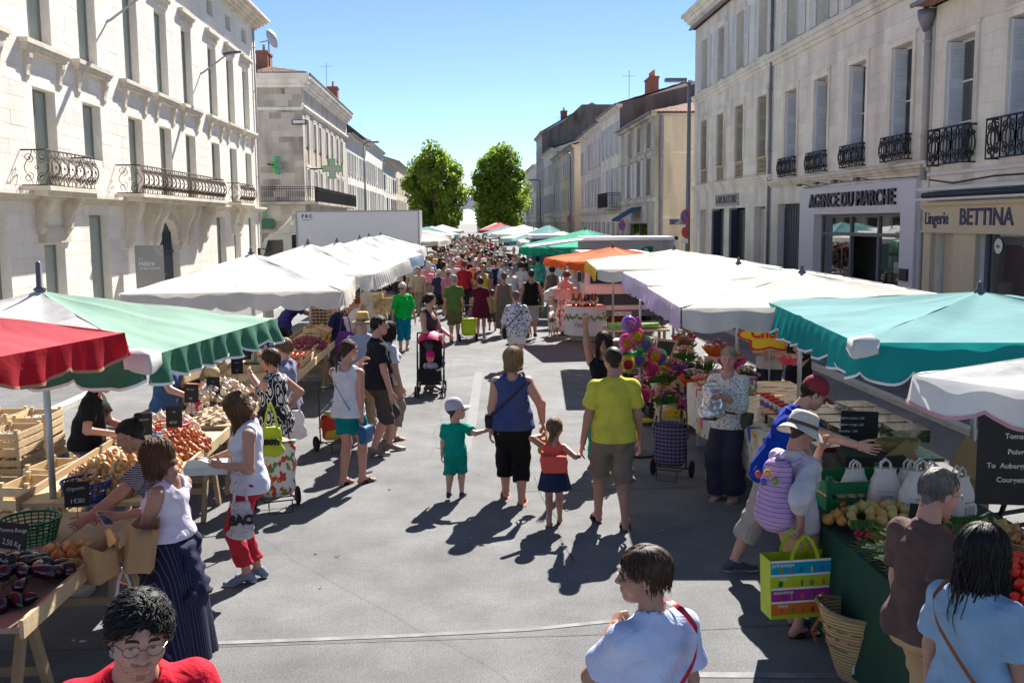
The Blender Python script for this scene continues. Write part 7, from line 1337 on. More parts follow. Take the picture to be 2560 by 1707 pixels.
# ---- balloons
BC=[(.6,.04,.2),(.04,.3,.08),(.65,.45,.02),(.25,.1,.45),(.55,.02,.06),(.6,.2,.4)]; BN=('pink','green','yellow','violet','red','rose')
SP=[(1445,745,.0,3),(1440,785,0,0),(1437,815,0,5),(1480,790,.05,1),(1465,825,0,1),(1500,815,0,0),(1440,835,0,2),(1495,845,0,4),(1515,820,.1,1),(1460,770,0,0),(1475,905,-.0,4)]
t=thing('balloon_pole','thin white pole that holds the toy balloons','pole',(2.17,12.6,0)); MB().tube([(0,0,0),(0,0,2.0)],.016,8).build('shaft',POLE,t); MB().lathe([(.2,0),(.2,.03),(.03,.05)],16).build('foot',IRON,t)
for i,(px,py,dy,c) in enumerate(SP):
 x=px*2560/2352-1280; y=py*2560/2352-853.5; d=_f*FPX+_r2*x-_u2*y; s=(12.5+dy+.12*(i%3))/d.y; p=d*s; r_=.105 if i<10 else .12
 b=thing('toy_balloon','%s printed toy balloon %s'%(BN[c],'low by the chalkboard' if i==10 else ('at the top of the bunch' if py<775 else ('at the bottom of the bunch' if py>830 else 'in the middle of the bunch'))),'balloon',(p.x,p.y,p.z+CAMH),0,'toy balloons'); surf(lambda a,q:(r_*math.sin(q)*math.cos(a),r_*math.sin(q)*math.sin(a),r_*1.08*math.cos(q)),20,14).build('skin',mat('balloon_'+BN[c],BC[c],.12,.05,spec=.6,trans=.15),b,True)
 surf(lambda a,q:(r_*.6*math.sin(q)*math.cos(a),-r_*.93-.01*math.sin(q),r_*.6*math.cos(q)),14,8).build('print',mat('balloon_print_%d'%c,BC[(c+2)%6],.3,.6,30),b,True); MB().tube([(0,0,-r_*1.08),(2.17-p.x,12.6-p.y,-r_*1.4)],.003,3).build('string',PIPW,b)
mb=MB().tube([(-.05,0,0),(.0,0,.12),(.04,0,.25),(.02,0,.34)],[.02,.05,.045,.02],10); tag(mb.build('toy_balloon',mat('balloon_pink'),None,True,(2.1,12.55,1.45)),'long pink twisted balloon at the top of the pole','balloon')
# ---- vehicles
VW=mat('truck_white',(.78,.78,.8),.35,.03,3); VC=mat('cab_cream',(.75,.73,.62),.35,.05); RUB=mat('rubber',(.015,.015,.016),.85,.1); RIM=mat('rim_grey',(.3,.3,.31),.4,.1,metal=.4); WIN=mat('vehicle_glass',(.02,.025,.03),.08,0,spec=.6)
def wheel(parent,x,y,r,w,axis='y'):
 mb=MB().lathe([(r*.62,-w/2),(r*.9,-w/2),(r,-w*.35),(r,w*.35),(r*.9,w/2),(r*.62,w/2)],22); o=mb.build('wheel',RUB,parent,True,(x,y,r),(PI/2,0,0) if axis=='y' else (0,PI/2,0)); MB().lathe([(0,-w*.42),(r*.3,-w*.46),(r*.6,-w*.4),(r*.62,w*.4),(0,w*.42)],16).build('rim',RIM,o,True)
t=thing('box_truck','white box truck with cream cab parked across the lane behind the parasols','truck',(0,44.5,0)); MB().box(-7.5,0,.95,-2.12,2.45,3.52).build('box',VW,t); fr=MB()
for x in (-7.5,-2.18): fr.box(x,-.02,.95,x+.07,2.47,3.54)
fr.box(-7.43,-.02,3.48,-2.18,2.47,3.54); fr.build('box_trim',mat('trim_alu',(.4,.4,.42),.4),t); text('F R C',.2,mat('letter_blue'),t,(-7.0,-.012,3.3),depth=.003,bold=.008); text('déménagement',.06,mat('letter_blue'),t,(-7.0,-.012,3.15),depth=.003)
MB().box(-9.1,.3,.55,-2.2,2.1,.92).build('chassis',mat('trim_dark',(.1,.1,.11),.5),t)
cb=[(-7.72,.6),(-9.25,.6),(-9.32,1.2),(-9.2,1.55),(-8.9,2.35),(-8.7,2.5),(-7.72,2.52)]; mb=MB().poly([(x,.1,z) for x,z in cb],2.25,1); c=mb.build('cab',VC,t); MB().poly([(-8.95,.09,1.6),(-8.75,.09,2.28),(-8.1,.09,2.3),(-8.1,.09,1.55)],-.01,1).build('door_window',WIN,c); MB().add([(-9.2,.2,1.57),(-8.92,.2,2.3),(-8.92,2.25,2.3),(-9.2,2.25,1.57)],[(0,1,2,3)]).build('windscreen',WIN,c,False,(-.025,0,.01))
mb=MB(); P=[[(lerp(-8.75,-7.75,u),lerp(.25,2.2,v),2.5+.95*u**1.4*(1-.25*(2*v-1)**2)) for v in (0,.2,.5,.8,1)] for u in (0,.2,.4,.6,.8,1)]; mb.grid(P); mb.add([P[i][0] for i in range(6)]+[(P[5][0][0],P[5][0][1],2.5)],[tuple(range(6,-1,-1))]); mb.build('wind_deflector',VC,c,True)
MB().tube([(-8.9,.1,1.9),(-9.1,-.15,1.95),(-9.1,-.15,1.6)],.02,5).build('mirror_arm',IRON,c); MB().box(-9.15,-.2,1.5,-9.05,-.1,1.95).build('mirror',IRON,c)
for x in (-8.6,-4.2,-3.2):
 for y in (.25,2.2): wheel(t,x,y,.45,.28)
t=thing('old_van','old pinkish white delivery van with round headlamps behind the wine table','van',(4.15,27.2,0)); VP=mat('van_pink',(.72,.55,.52),.4,.06); bw=.98
pr=[(0,.42),(-.08,.6),(-.08,1.0),(-.02,1.25),(.32,1.85),(.5,2.05),(.8,2.12),(4.4,2.12),(4.45,.42)]; mb=MB(); k=len(pr); mb.add([(-bw*(1 if z<1.3 else 1-.07*(z-1.3)/.8),y,z) for y,z in pr]+[(bw*(1 if z<1.3 else 1-.07*(z-1.3)/.8),y,z) for y,z in pr],[tuple(range(k-1,-1,-1)),tuple(range(k,2*k))]+[(i,(i+1)%k,k+(i+1)%k,k+i) for i in range(k)]); v=mb.build('body',VP,t)
MB().add([(-.85,-.02,1.3),(.85,-.02,1.3),(.8,.3,1.82),(-.8,.3,1.82)],[(0,1,2,3)]).build('windscreen',WIN,v,False,(0,-.025,.01)); MB().box(-.97,-.1,.72,.97,-.075,1.02).build('grille_panel',mat('grille_black',(.02,.02,.02),.5),v); gr=MB()
for i in range(5): gr.box(-.5,-.125,.76+.05*i,.5,-.1,.775+.05*i)
gr.build('grille',mat('grille_bars',(.12,.12,.12),.4),v)
for s in (-1,1): MB().lathe([(0,-.02),(.1,-.01),(.115,0),(.115,.02)],18).build('headlight',mat('headlamp',(.6,.6,.6),.1,0,spec=.7),v,True,(s*.74,-.1,.87),(PI/2,0,0))
MB().box(-.99,-.16,.42,.99,-.05,.58).build('bumper',mat('trim_dark'),v); MB().box(-.26,-.172,.44,.26,-.161,.55).build('number_plate',mat('plate_white',(.62,.62,.6),.5,0),v); text('1155 WR 17',.085,mat('print_dark'),v,(0,-.174,.495),depth=.001)
for s in (-1,1): MB().add([(s*.985,.25,1.3),(s*.985,.95,1.3),(s*.93,.95,1.8),(s*.93,.5,1.8)],[(0,1,2,3)] if s>0 else [(3,2,1,0)]).build('side_window',WIN,v,False,(s*.012,0,0)); MB().box(s*1.02-.03,.3,1.35,s*1.02+.16*s+.03,.4,1.62).build('mirror',IRON,v)
for s in (-1,1):
 for y in (.75,3.6): wheel(t,s*.82,y,.33,.2,'x')
t=thing('food_trailer','low white food trailer with a raised serving flap behind the orange parasol','trailer',(0,31.,0)); mb=MB().box(3.6,.0,.5,6.5,2.0,.95); mb.box(3.6,1.9,.95,6.5,2.0,2.5); mb.box(6.4,0,.95,6.5,1.9,2.5); mb.box(3.6,0,2.4,6.5,1.9,2.5); mb.box(3.6,0,.95,3.7,1.9,2.4) if False else None; mb.build('body',VW,t); MB().beam((3.6,1,2.42),(1.9,1,2.2),2.0,.05,up=(0,0,1)).build('flap',mat('flap_pale',(.5,.6,.6),.5,.08),t)
for y in (.1,1.9): MB().tube([(2.4,y,2.25),(3.6,y,1.8)],.015,5).build('strut',POLE,t)
MB().box(3.3,0,1.0,3.6,2,1.05).build('counter',mat('counter_grey',(.4,.4,.4),.4),t)
for y in (.3,1.7): wheel(t,5.2,y,.3,.2)
t=thing('teal_truck','teal and white market truck behind the pale flap on the shaded side','truck',(2.6,41.,0)); MB().box(0,0,.8,2.1,4,2.3).build('box',mat('truck_teal',(.02,.12,.14),.4,.05),t); MB().box(-.01,-.02,.75,2.11,.0,1.2).build('stripe',VW,t); MB().box(-.02,-.03,2.3,2.12,4,2.45).build('roof',VW,t)
for s in (.2,1.9): wheel(t,s,.8,.38,.22,'x')
# ---------------------------------------------------------------- people by name of their clothes
P_={}
def per(key,label,pos,face,**k):
 P_[key]=person('person',label,pos,face,**k); return P_[key]
def wpt(key,p):
 'local point of a person to world'
 r=P_[key][0]; a=-r.rotation_euler.z; x,y,z=p; return (r.location.x+x*math.cos(a)+y*math.sin(a),r.location.y-x*math.sin(a)+y*math.cos(a),z+r.location.z)
LEAFP=ramp_mat('leaf_print_bw','voronoi',[(0,(.6,.58,.55)),(.3,(.012,.012,.014)),(.52,(.62,.6,.57)),(.62,(.012,.012,.014))],16.,stretch=(1,1,.42),rot=(.5,.3,.2))
FLOR=ramp_mat('floral_print','cells',[(0,(.6,.6,.64)),(.35,(.06,.08,.2)),(.5,(.62,.6,.62)),(.7,(.5,.2,.25)),(.8,(.1,.14,.35)),(.9,(.55,.53,.5))],42.)
DOTS=ramp_mat('dot_print','voronoi',[(0,(.015,.015,.03)),(.3,(.62,.6,.58))],46.); STRI=ramp_mat('navy_stripe','wavez',[(0,(.015,.018,.05)),(.82,(.55,.53,.55))],26.); SKST=ramp_mat('skirt_stripe','wavex',[(0,(.012,.013,.03)),(.93,(.07,.075,.15))],16.,stretch=(1,.6,.02)); PLA=plaid_mat('plaid_blue',(.45,.48,.56),(.06,.09,.25),(.06,.09,.25),26.); REDFL=ramp_mat('red_floral','cells',[(0,(.6,.55,.52)),(.4,(.5,.03,.05)),(.75,(.62,.4,.4))],30.); TEALP=ramp_mat('teal_blend','noise',[(0,(.02,.2,.22)),(.5,(.05,.4,.4)),(.8,(.5,.55,.55))],5.,const=False); STRB=ramp_mat('brown_stripe','wavez',[(0,(.08,.07,.055)),(.6,(.16,.14,.11))],22.); CAPP=plaid_mat('cap_check',(.5,.5,.55),(.2,.2,.28),(.25,.22,.3),40.)
per('curly','man with curly dark hair, round glasses, short beard and red polo shirt',(-1.15,3.27),156,h=1.92,g=.94,lean=20,style='curly',hair='black',top='polo',tcol=(.55,.012,.03),bot='trousers',bcol=(.03,.03,.05),glasses='clear',beard=2,hpit=4,htilt=-6,hs=.98,vs=.011,tone='red')
per('bob','woman with wavy brown bob, white tank top and long striped navy skirt',(-2.02,6.62),-72,h=1.62,fem=True,style='loose',hlen=.2,hair='chest',top='crop',tcol=(.62,.56,.66),bot='long',bmat=SKST,shoe='sandal',scol=(.1,.05,.03),hpit=34,lh=('p',292,1305,6.45),rh=('p',272,1185,6.75),vs=.0115,tone='tan',curl=(.7,.5),lelbow=(-.3,-1,-.6))
per('bun','woman with dark bun, hoop earring and navy striped top bending over the onions',(-2.28,7.4),-98,h=1.63,fem=True,style='bun',hair='dark',top='tee',tmat=STRI,bot='trousers',bcol=(.02,.02,.04),lean=20,hpit=20,glasses='clear',lh=('p',160,1222,6.85),rh=('p',200,1215,7.15),vs=.0115,tone='tan',curl=(.6,.7))
per('red','woman with long straight brown hair, white blouse and red rolled trousers',(-1.86,8.3),-100,h=1.66,fem=True,style='long',hair='chest',hlen=.5,top='sleeveless',tcol=(.62,.62,.72),bot='trousers',bcol=(.42,.025,.04),hem=.78,shoe='sneaker',scol=(.16,.2,.26),hpit=38,lh=('p',508,1068,8.15),rh=('p',478,1058,8.5),lf=(-.05,.04,0,-8),rf=(.06,-.05,0,8),vs=.0115,tone='red',curl=(.5,.5))
per('tunic','woman with short auburn hair in a black and white leaf print tunic',(-2.17,11.05),-62,h=1.64,fem=True,g=1.2,lg=1.1,style='pixie',hair='brown',top='tunic',tmat=LEAFP,bot='capri',bcol=(.012,.012,.015),hem=.7,shoe='sandal',scol=(.3,.2,.05),rh=(.2,-.02,.93),relbow=(1,-.3,0),lh=('p',578,862,11.3),vs=.0125,tone='red',sleeve=0)
per('blonde','woman with short blonde hair and grey blue T-shirt behind the leaf print tunic',(-2.25,12.25),-80,h=1.62,fem=True,g=1.1,style='pixie',hair='light',top='tee',tcol=(.2,.22,.33),bot='trousers',bcol=(.05,.05,.07),lh=(-.15,.35,1.0),vs=.0125)
per('vendor','grey haired seller in a black T-shirt stooping behind the garlic table',(-3.85,10.1),85,h=1.62,g=1.15,belly=.012,style='short',hair='white',top='tee',tcol=(.012,.012,.014),bot='trousers',bcol=(.06,.1,.18),lean=16,hpit=22,rh=('p',262,995,9.9),lh=(-.1,.4,.95),vs=.0125,tone='red')
per('bluedress','seller in a blue short sleeved dress holding a pink bag under the green parasol',(-3.62,12.0),92,h=1.66,fem=True,g=1.15,style='tail',hair='brown',top='dress',tcol=(.05,.1,.22),bot='dress',rh=('p',438,912,11.7),lh=(-.05,.38,1.08),vs=.0125)
per('teal','woman with ponytail in white tank top and teal shorts hand at her chin',(-1.39,11.36),18,h=1.7,fem=True,style='tail',hair='brown',hlen=.2,top='tank',tcol=(.55,.55,.62),bot='short',bcol=(.0,.17,.2),shoe='sandal',scol=(.1,.05,.04),hyaw=32,lh=('p',822,838,11.7),rh=('p',830,985,11.25),rf=(.1,.12,0,25),lf=(-.08,-.02,0,10),vs=.012,tone='red',lelbow=(-.5,.2,-1))
per('black','man in glasses, black T-shirt and charcoal shorts with running shoes',(-1.18,12.95),72,h=1.83,g=1.12,belly=.02,style='short',hair='dark',top='tee',tcol=(.016,.016,.02),bot='shorts',bcol=(.06,.05,.05),shoe='sneaker',scol=(.2,.14,.12),glasses='clear',hyaw=8,rf=(.1,-.12,0,10),lf=(-.1,.14,0,0),vs=.0125,tone='red')
per('straw','man in straw hat and blue check shirt with a shopping trolley',(-1.5,14.2),-15,h=1.74,g=1.15,style='short',hair='grey',hat='straw',hatcol=(.5,.33,.12),top='tee',tmat=PLA,bot='trousers',bcol=(.3,.24,.17),vs=.0135,tone='red')
per('behind','person in white top and sandals half hidden behind the black T-shirt man',(-1.12,13.75),60,h=1.66,fem=True,style='bob',hair='dark',top='tee',tcol=(.55,.55,.6),bot='capri',bcol=(.25,.2,.15),shoe='sandal',scol=(.2,.1,.05),vs=.014)
per('mother','woman with blonde bob, navy tank top and black cropped trousers leading a boy',(.45,10.58),2,h=1.68,fem=True,g=1.27,lg=1.22,style='bob',hair='blond',hlen=.15,top='tank',tcol=(.045,.07,.18),bot='capri',bcol=(.008,.008,.009),hem=.6,shoe='sandal',scol=(.5,.1,.1),hyaw=38,glasses='sun',lh=('p',1127,988,10.62),rh=('p',1246,968,10.55),lf=(-.08,.16,0,-4),rf=(.09,-.12,0,6),vs=.012,tone='red')
per('boy','small boy in green shirt, green shorts and checked cap held by the hand',(-.17,10.71),4,h=1.03,hs=1.22,style='crop',hair='brown',hat='cap',hatcol=CAPP,top='tee',tcol=(.0,.26,.2),bot='shorts',bcol=(.0,.2,.17),shoe='sneaker',scol=(.03,.04,.08),hyaw=72,hpit=-10,rh=('p',1121,988,10.63),lf=(-.07,-.1,.04,0),rf=(.06,.06,0,12),lg=1.15,vs=.011)
per('girl','small girl in coral top and denim skirt with hair in a knot',(.82,9.69),2,h=1.02,hs=1.22,fem=True,style='tail',hlen=.08,hair='light',top='tank',tcol=(.7,.1,.07),bot='mini',bcol=(.02,.03,.07),hem=.36,shoe='sandal',scol=(.2,.1,.05),hyaw=15,rh=('p',1330,1048,9.7),lh=('p',1243,1000,9.75),lf=(-.05,-.08,.03,0),rf=(.06,.08,0,5),lg=1.1,vs=.011,tone='tan')
per('yellow','man in lemon yellow T-shirt, khaki shorts and flip-flops leading a girl',(1.4,9.62),0,h=1.8,g=1.06,style='crop',hair='dark',top='tee',tcol=(.58,.52,.06),bot='shorts',bcol=(.2,.16,.125),shoe='flip',scol=(.03,.025,.03),lh=('p',1336,1030,9.66),hyaw=-10,glasses='sun',lf=(-.13,.16,.0,-6),rf=(.1,-.14,0,6),vs=.012,tone='tan')
per('wave','young woman with long dark hair waving her raised arm, black top and green trousers',(1.62,11.95),192,h=1.68,fem=True,style='loose',hlen=.36,hair='dark',top='sleeveless',tcol=(.01,.01,.012),bot='trousers',bcol=(.02,.25,.14),shoe='sneaker',scol=(.02,.02,.02),rh=('p',1342,728,11.75),relbow=(1,.0,-.3),curl=(.05,.4),palmR=(0,1,0),vs=.012,tone='tan',lf=(-.12,.05,0,-8),rf=(.12,0,0,8))
per('strap','woman with short brown hair, sunglasses and white blue T-shirt crossed by a red strap',(.74,4.02),-28,h=1.66,fem=True,g=1.2,style='pixie',hair='brown',top='tee',tcol=(.5,.56,.75),bot='trousers',bcol=(.1,.1,.14),glasses='sun',hyaw=-58,lh=('p',1405,1445,4.25),lelbow=(-1,-.3,-1),curl=(.4,1.1),vs=.011,tone='tan')
per('dots','grey haired woman in a dotted white blouse and wide navy trousers by the sweets stall',(2.76,10.5),212,h=1.66,fem=True,g=1.08,style='tail',hlen=.1,hair='grey',top='long',sleeve=1.55,tmat=DOTS,bot='wide',bcol=(.03,.03,.055),shoe='sandal',scol=(.4,.3,.22),rh=('p',1640,908,10.25),lh=('p',1662,912,10.2),hyaw=-12,vs=.0125,tone='red')
per('stripe','seller in a pale striped short sleeved shirt behind the sweets stall',(4.4,14.4),205,h=1.74,style='short',hair='grey',top='tee',tmat=ramp_mat('pale_stripe','wavex',[(0,(.5,.46,.42)),(.75,(.3,.26,.25))],20.),bot='trousers',bcol=(.03,.03,.04),rh=(.08,.32,1.1),lh=(-.08,.34,1.05),vs=.0135,tone='tan')
per('blackvend','seller in a black sleeveless top with arms folded behind the sweets stall',(4.5,13.4),215,h=1.66,fem=True,style='long',hair='dark',top='tank',tcol=(.012,.012,.014),bot='trousers',bcol=(.03,.03,.04),rh=(-.05,.3,1.2),lh=(.06,.28,1.1),vs=.0135,tone='tan')
per('polo','man in royal blue polo and red cap reaching across the green stall',(2.5,8.02),98,h=1.8,style='short',hair='dark',hat='cap',hatcol=(.25,.03,.045),top='polo',tcol=(.0,.03,.3),bot='shorts',hem=.45,bcol=(.38,.33,.29),shoe='sneaker',scol=(.05,.06,.08),lean=27,hpit=22,rh=('p',2035,1045,7.15),lh=(-.2,.42,.86),rf=(.12,.2,0,0),lf=(-.15,-.3,0,-10),vs=.012,glasses='sun')
per('hat','woman in pale sun hat, white cardigan and tan shorts with a patterned rucksack',(2.34,6.98),62,h=1.63,fem=True,style='crop',hair='brown',hat='sun',hatcol=(.55,.52,.45),top='long',sleeve=1.5,tcol=(.5,.48,.52),bot='short',hem=-.8,bcol=(.42,.28,.15),shoe='sandal',scol=(.03,.02,.02),rh=('p',1838,1205,6.75),lh=('p',1884,1032,7.1),lelbow=(0,-.2,-1),hpit=22,rf=(.1,-.05,0,14),lf=(-.08,.12,0,0),vs=.0115,curl=(1.1,.7),tone='red')
per('brown','grey haired man in brown polo and beige trousers looking over the stall',(2.38,4.97),72,h=1.73,g=1.12,belly=.012,style='short',hair='salt',top='polo',tcol=(.1,.065,.055),bot='trousers',bcol=(.45,.31,.17),glasses='clear',hpit=14,hyaw=8,rh=('p',2140,1480,4.8),curl=(1.2,.6),vs=.011,tone='red')
per('blackhair','woman with long wavy black hair and light blue top with a leather shoulder bag',(2.27,4.26),56,h=1.64,fem=True,g=1.08,style='loose',hlen=.38,hair='black',top='tee',tcol=(.25,.38,.52),bot='trousers',bcol=(.03,.04,.08),glasses='sun',hyaw=28,vs=.011,tone='tan')
def mid(label,px,py,h,face,**k):
 x,y=pix(px,py,h); k.setdefault('vs',.0165 if y<24 else .02); k.setdefault('group','shoppers in the middle of the street'); k.pop('group'); return per(label,label,(x,y),face,h=h,**k)
W1=dict(rf=(.08,.16,0,4),lf=(-.08,-.18,.05,-4)); W2=dict(rf=(.08,-.18,.05,4),lf=(-.08,.16,0,-4))
mid('stooping seller in a purple blue shirt reaching over the red onions',660,655,1.72,75,lean=42,hip=(0,-.1,0),style='short',hair='salt',top='tee',tcol=(.04,.035,.2),bot='trousers',bcol=(.05,.05,.08),rh=(.1,.75,.98),lh=(-.15,.6,1.0),glasses='clear',tone='tan',vs=.015)
mid('seller in white polo with a grey apron behind the egg stand',735,655,1.68,70,fem=True,style='pixie',hair='dark',top='polo',tcol=(.6,.56,.5),bot='trousers',bcol=(.55,.5,.45),lean=10,hpit=25,rh=(.1,.4,.95),lh=(-.1,.4,.95))
mid('woman with dark hair and navy top carrying a purple shoulder bag',778,683,1.62,-82,fem=True,g=1.1,style='wavy',hair='dark',top='tee',tcol=(.012,.015,.06),bot='trousers',bcol=(.05,.05,.06),lean=12,lh=(-.1,.35,1.05),vs=.015,glasses='clear')
mid('woman with short orange red hair, sunglasses and white flowered top',815,676,1.62,-105,fem=True,style='wavy',hair='red',top='tee',tcol=(.6,.56,.56),bot='skirt',bcol=(.4,.38,.4),glasses='sun',vs=.015)
mid('balding man in cream T-shirt browsing at the vegetables',840,638,1.76,-85,g=1.1,belly=.01,style='balding',hair='grey',top='tee',tcol=(.55,.5,.42),bot='trousers',bcol=(.2,.18,.15),hpit=15,lh=(-.1,.3,1.05),tone='red')
mid('white haired woman in bright green top and turquoise cropped trousers',925,648,1.62,176,fem=True,g=1.15,style='wavy',hair='white',top='tee',sleeve=.95,tcol=(.0,.42,.06),bot='capri',hem=.5,bcol=(.0,.17,.28),shoe='sandal',scol=(.5,.45,.4),glasses='sun',hyaw=18,hpit=8,**W1)
mid('man in brown tank top and sunglasses pushing the pink pushchair',985,672,1.76,120,style='short',hair='dark',top='tank',tcol=(.055,.035,.045),bot='shorts',bcol=(.1,.1,.12),glasses='sun',hyaw=-60,rh=(.2,.3,1.0),lh=(-.1,.35,1.0),vs=.015)
mid('woman in floral blouse and white shorts with a black shoulder bag',1185,668,1.6,2,fem=True,g=1.3,lg=1.15,style='bun',hair='salt',top='tunic',sleeve=1.2,tmat=FLOR,bot='short',hem=-.75,bcol=(.6,.58,.56),shoe='sandal',scol=(.3,.15,.1),vs=.015,**W2)
mid('man in green T-shirt and olive shorts walking away',1042,630,1.7,0,style='short',hair='grey',top='tee',tcol=(.1,.17,.04),bot='shorts',bcol=(.12,.11,.06),shoe='sandal',scol=(.08,.05,.03),rh=(.2,.05,.75),**W1)
mid('woman in maroon dress with a green bag walking away',1103,636,1.58,2,fem=True,g=1.08,style='pixie',hair='brown',top='dress',tcol=(.1,.01,.025),bot='dress',hem=.33,shoe='sandal',**W2)
mid('little boy in green T-shirt beside the maroon dress',1130,670,1.1,0,hs=1.2,style='crop',hair='brown',top='tee',tcol=(.12,.2,.05),bot='shorts',bcol=(.05,.05,.06),**W1)
mid('woman with blonde knot in olive strap dress walking away',1157,625,1.68,0,fem=True,style='bun',hair='light',top='tank',tcol=(.14,.125,.1),bot='dress',hem=.12,tone='tan',**W1)
mid('man in black sleeveless shirt and grey shorts walking away',1220,617,1.8,0,g=1.05,style='crop',hair='dark',top='tank',tcol=(.01,.01,.011),bot='shorts',bcol=(.35,.31,.3),tone='tan',shoe='sneaker',scol=(.03,.03,.03),rh=(.3,.0,.85),lh=(-.3,.0,.85),**W2)
mid('bearded man in grey T-shirt walking away beside the white topped woman',1112,598,1.76,4,style='crop',hair='brown',top='tee',tcol=(.1,.11,.13),bot='shorts',bcol=(.08,.08,.1),hyaw=30,**W1)
mid('man in dark shirt and jeans coming with his hand to his face',1017,590,1.76,178,style='short',hair='dark',top='long',tcol=(.015,.02,.03),bot='trousers',bcol=(.05,.09,.15),rh=(.05,.15,1.5),hpit=14,**W1)
mid('man in navy T-shirt and blue shorts walking away',1078,588,1.78,0,style='crop',hair='dark',top='tee',tcol=(.012,.018,.05),bot='shorts',bcol=(.05,.08,.17),shoe='sneaker',scol=(.5,.5,.5),**W2)
mid('woman in white top and grey shorts beside the navy T-shirt man',1093,597,1.62,0,fem=True,style='bun',hair='red',top='tee',tcol=(.6,.58,.58),bot='short',bcol=(.1,.1,.11),**W1)
mid('man in light blue shirt walking away',1161,598,1.75,0,g=1.1,style='crop',hair='salt',top='tee',tcol=(.42,.46,.62),bot='trousers',bcol=(.08,.09,.14),**W1)
mid('woman in black crossed back top and black hair cover',1195,602,1.66,0,fem=True,style='pixie',hair='black',top='tank',tcol=(.008,.008,.01),bot='long',bcol=(.01,.01,.012),**W2)
mid('woman with pale curly hair and cream top',1217,596,1.6,0,fem=True,style='wavy',hair='blond',top='tee',tcol=(.5,.42,.35),bot='trousers',bcol=(.2,.15,.1),**W1)
mid('tall person in teal blended shirt walking away',1235,588,1.8,0,g=1.1,style='short',hair='dark',top='tee',sleeve=.9,tmat=TEALP,bot='trousers',bcol=(.03,.05,.07),**W2)
mid('woman in brown striped top and grey shorts at the wine table',1268,610,1.66,10,fem=True,style='wavy',hair='dark',top='sleeveless',tmat=STRB,bot='shorts',bcol=(.25,.22,.22),**W1)
per('pinkw','woman in pink top and red flowered skirt standing by the wine table',(2.57,26.5),30,h=1.72,vs=.02,fem=True,style='pixie',hair='light',top='sleeveless',tcol=(.62,.3,.28),bot='long',bmat=REDFL,tone='red',hpit=20)
per('bend','man in white shirt and khaki trousers bending over by the wine table',(2.4,28.4),80,h=1.7,style='short',hair='salt',top='tee',tcol=(.58,.56,.54),bot='trousers',bcol=(.42,.35,.26),lean=75,hip=(0,-.15,-.03),rh=(.1,.5,.5),lh=(-.1,.5,.5),vs=.018)
mid('man with pale green rucksack and grey trousers in the queue',950,597,1.76,-10,style='balding',hair='grey',top='tee',tcol=(.5,.44,.48),bot='trousers',bcol=(.2,.165,.14))
mid('woman in white T-shirt standing in the queue at the parasol edge',908,592,1.7,20,fem=True,g=1.1,style='wavy',hair='dark',top='tee',tcol=(.6,.58,.6),bot='trousers',bcol=(.03,.03,.04))
mid('young woman in pale lilac top and black leggings in the queue',975,597,1.66,-20,fem=True,style='tail',hair='black',top='tee',tcol=(.5,.48,.62),bot='trousers',bcol=(.012,.012,.014))
mid('man in navy shirt at the back of the queue',962,592,1.74,-15,style='crop',hair='dark',top='tee',tcol=(.02,.025,.06),bot='trousers',bcol=(.06,.06,.08))
mid('woman in brown skirt with an orange bag walking away',995,565,1.68,0,fem=True,style='wavy',hair='brown',top='tee',tcol=(.55,.5,.55),bot='skirt',bcol=(.1,.08,.07),**W1)
mid('man in striped sleeves behind the wine table',1320,612,1.7,200,style='crop',hair='dark',top='tee',tcol=(.4,.38,.4),bot='trousers',bcol=(.04,.04,.05))
mid('woman with dark hair in crimson top beside the orange parasol',1250,575,1.66,190,fem=True,style='long',hair='dark',top='tee',tcol=(.35,.02,.04),bot='trousers',bcol=(.03,.03,.04),vs=.022)
mid('man in white shirt and royal blue scarf facing the camera',1140,566,1.76,180,style='crop',hair='salt',top='long',tcol=(.6,.6,.6),bot='trousers',bcol=(.04,.04,.06),vs=.022)
mid('man in beige shirt and cap coming up the street',1180,569,1.74,180,style='short',hair='grey',hat='cap',hatcol=(.5,.48,.42),top='tee',tcol=(.5,.42,.3),bot='shorts',bcol=(.2,.18,.15),vs=.022)
mid('man in black printed T-shirt coming up the street',1180,584,1.76,178,style='short',hair='dark',top='tee',tcol=(.012,.015,.03),bot='trousers',bcol=(.04,.04,.05))
mid('woman in sunglasses and turquoise print dress coming up the street',1143,594,1.64,180,fem=True,style='tail',hair='dark',top='dress',tcol=(.1,.35,.4),bot='dress',glasses='sun',vs=.022)
mid('woman in rose top with dark hair coming up the street',1036,582,1.64,180,fem=True,style='long',hair='dark',top='tee',tcol=(.55,.1,.17),bot='trousers',bcol=(.2,.2,.22),vs=.022)
mid('man in orange shirt and white cap walking in the crowd',1057,576,1.72,5,style='short',hair='grey',hat='cap',hatcol=(.6,.58,.55),top='tee',tcol=(.6,.17,.06),bot='trousers',bcol=(.06,.06,.08),vs=.022)
mid('person in pale blue shirt walking beside the orange shirt',1012,566,1.76,0,style='crop',hair='grey',top='tee',tcol=(.42,.42,.6),bot='trousers',bcol=(.1,.1,.13),vs=.022)
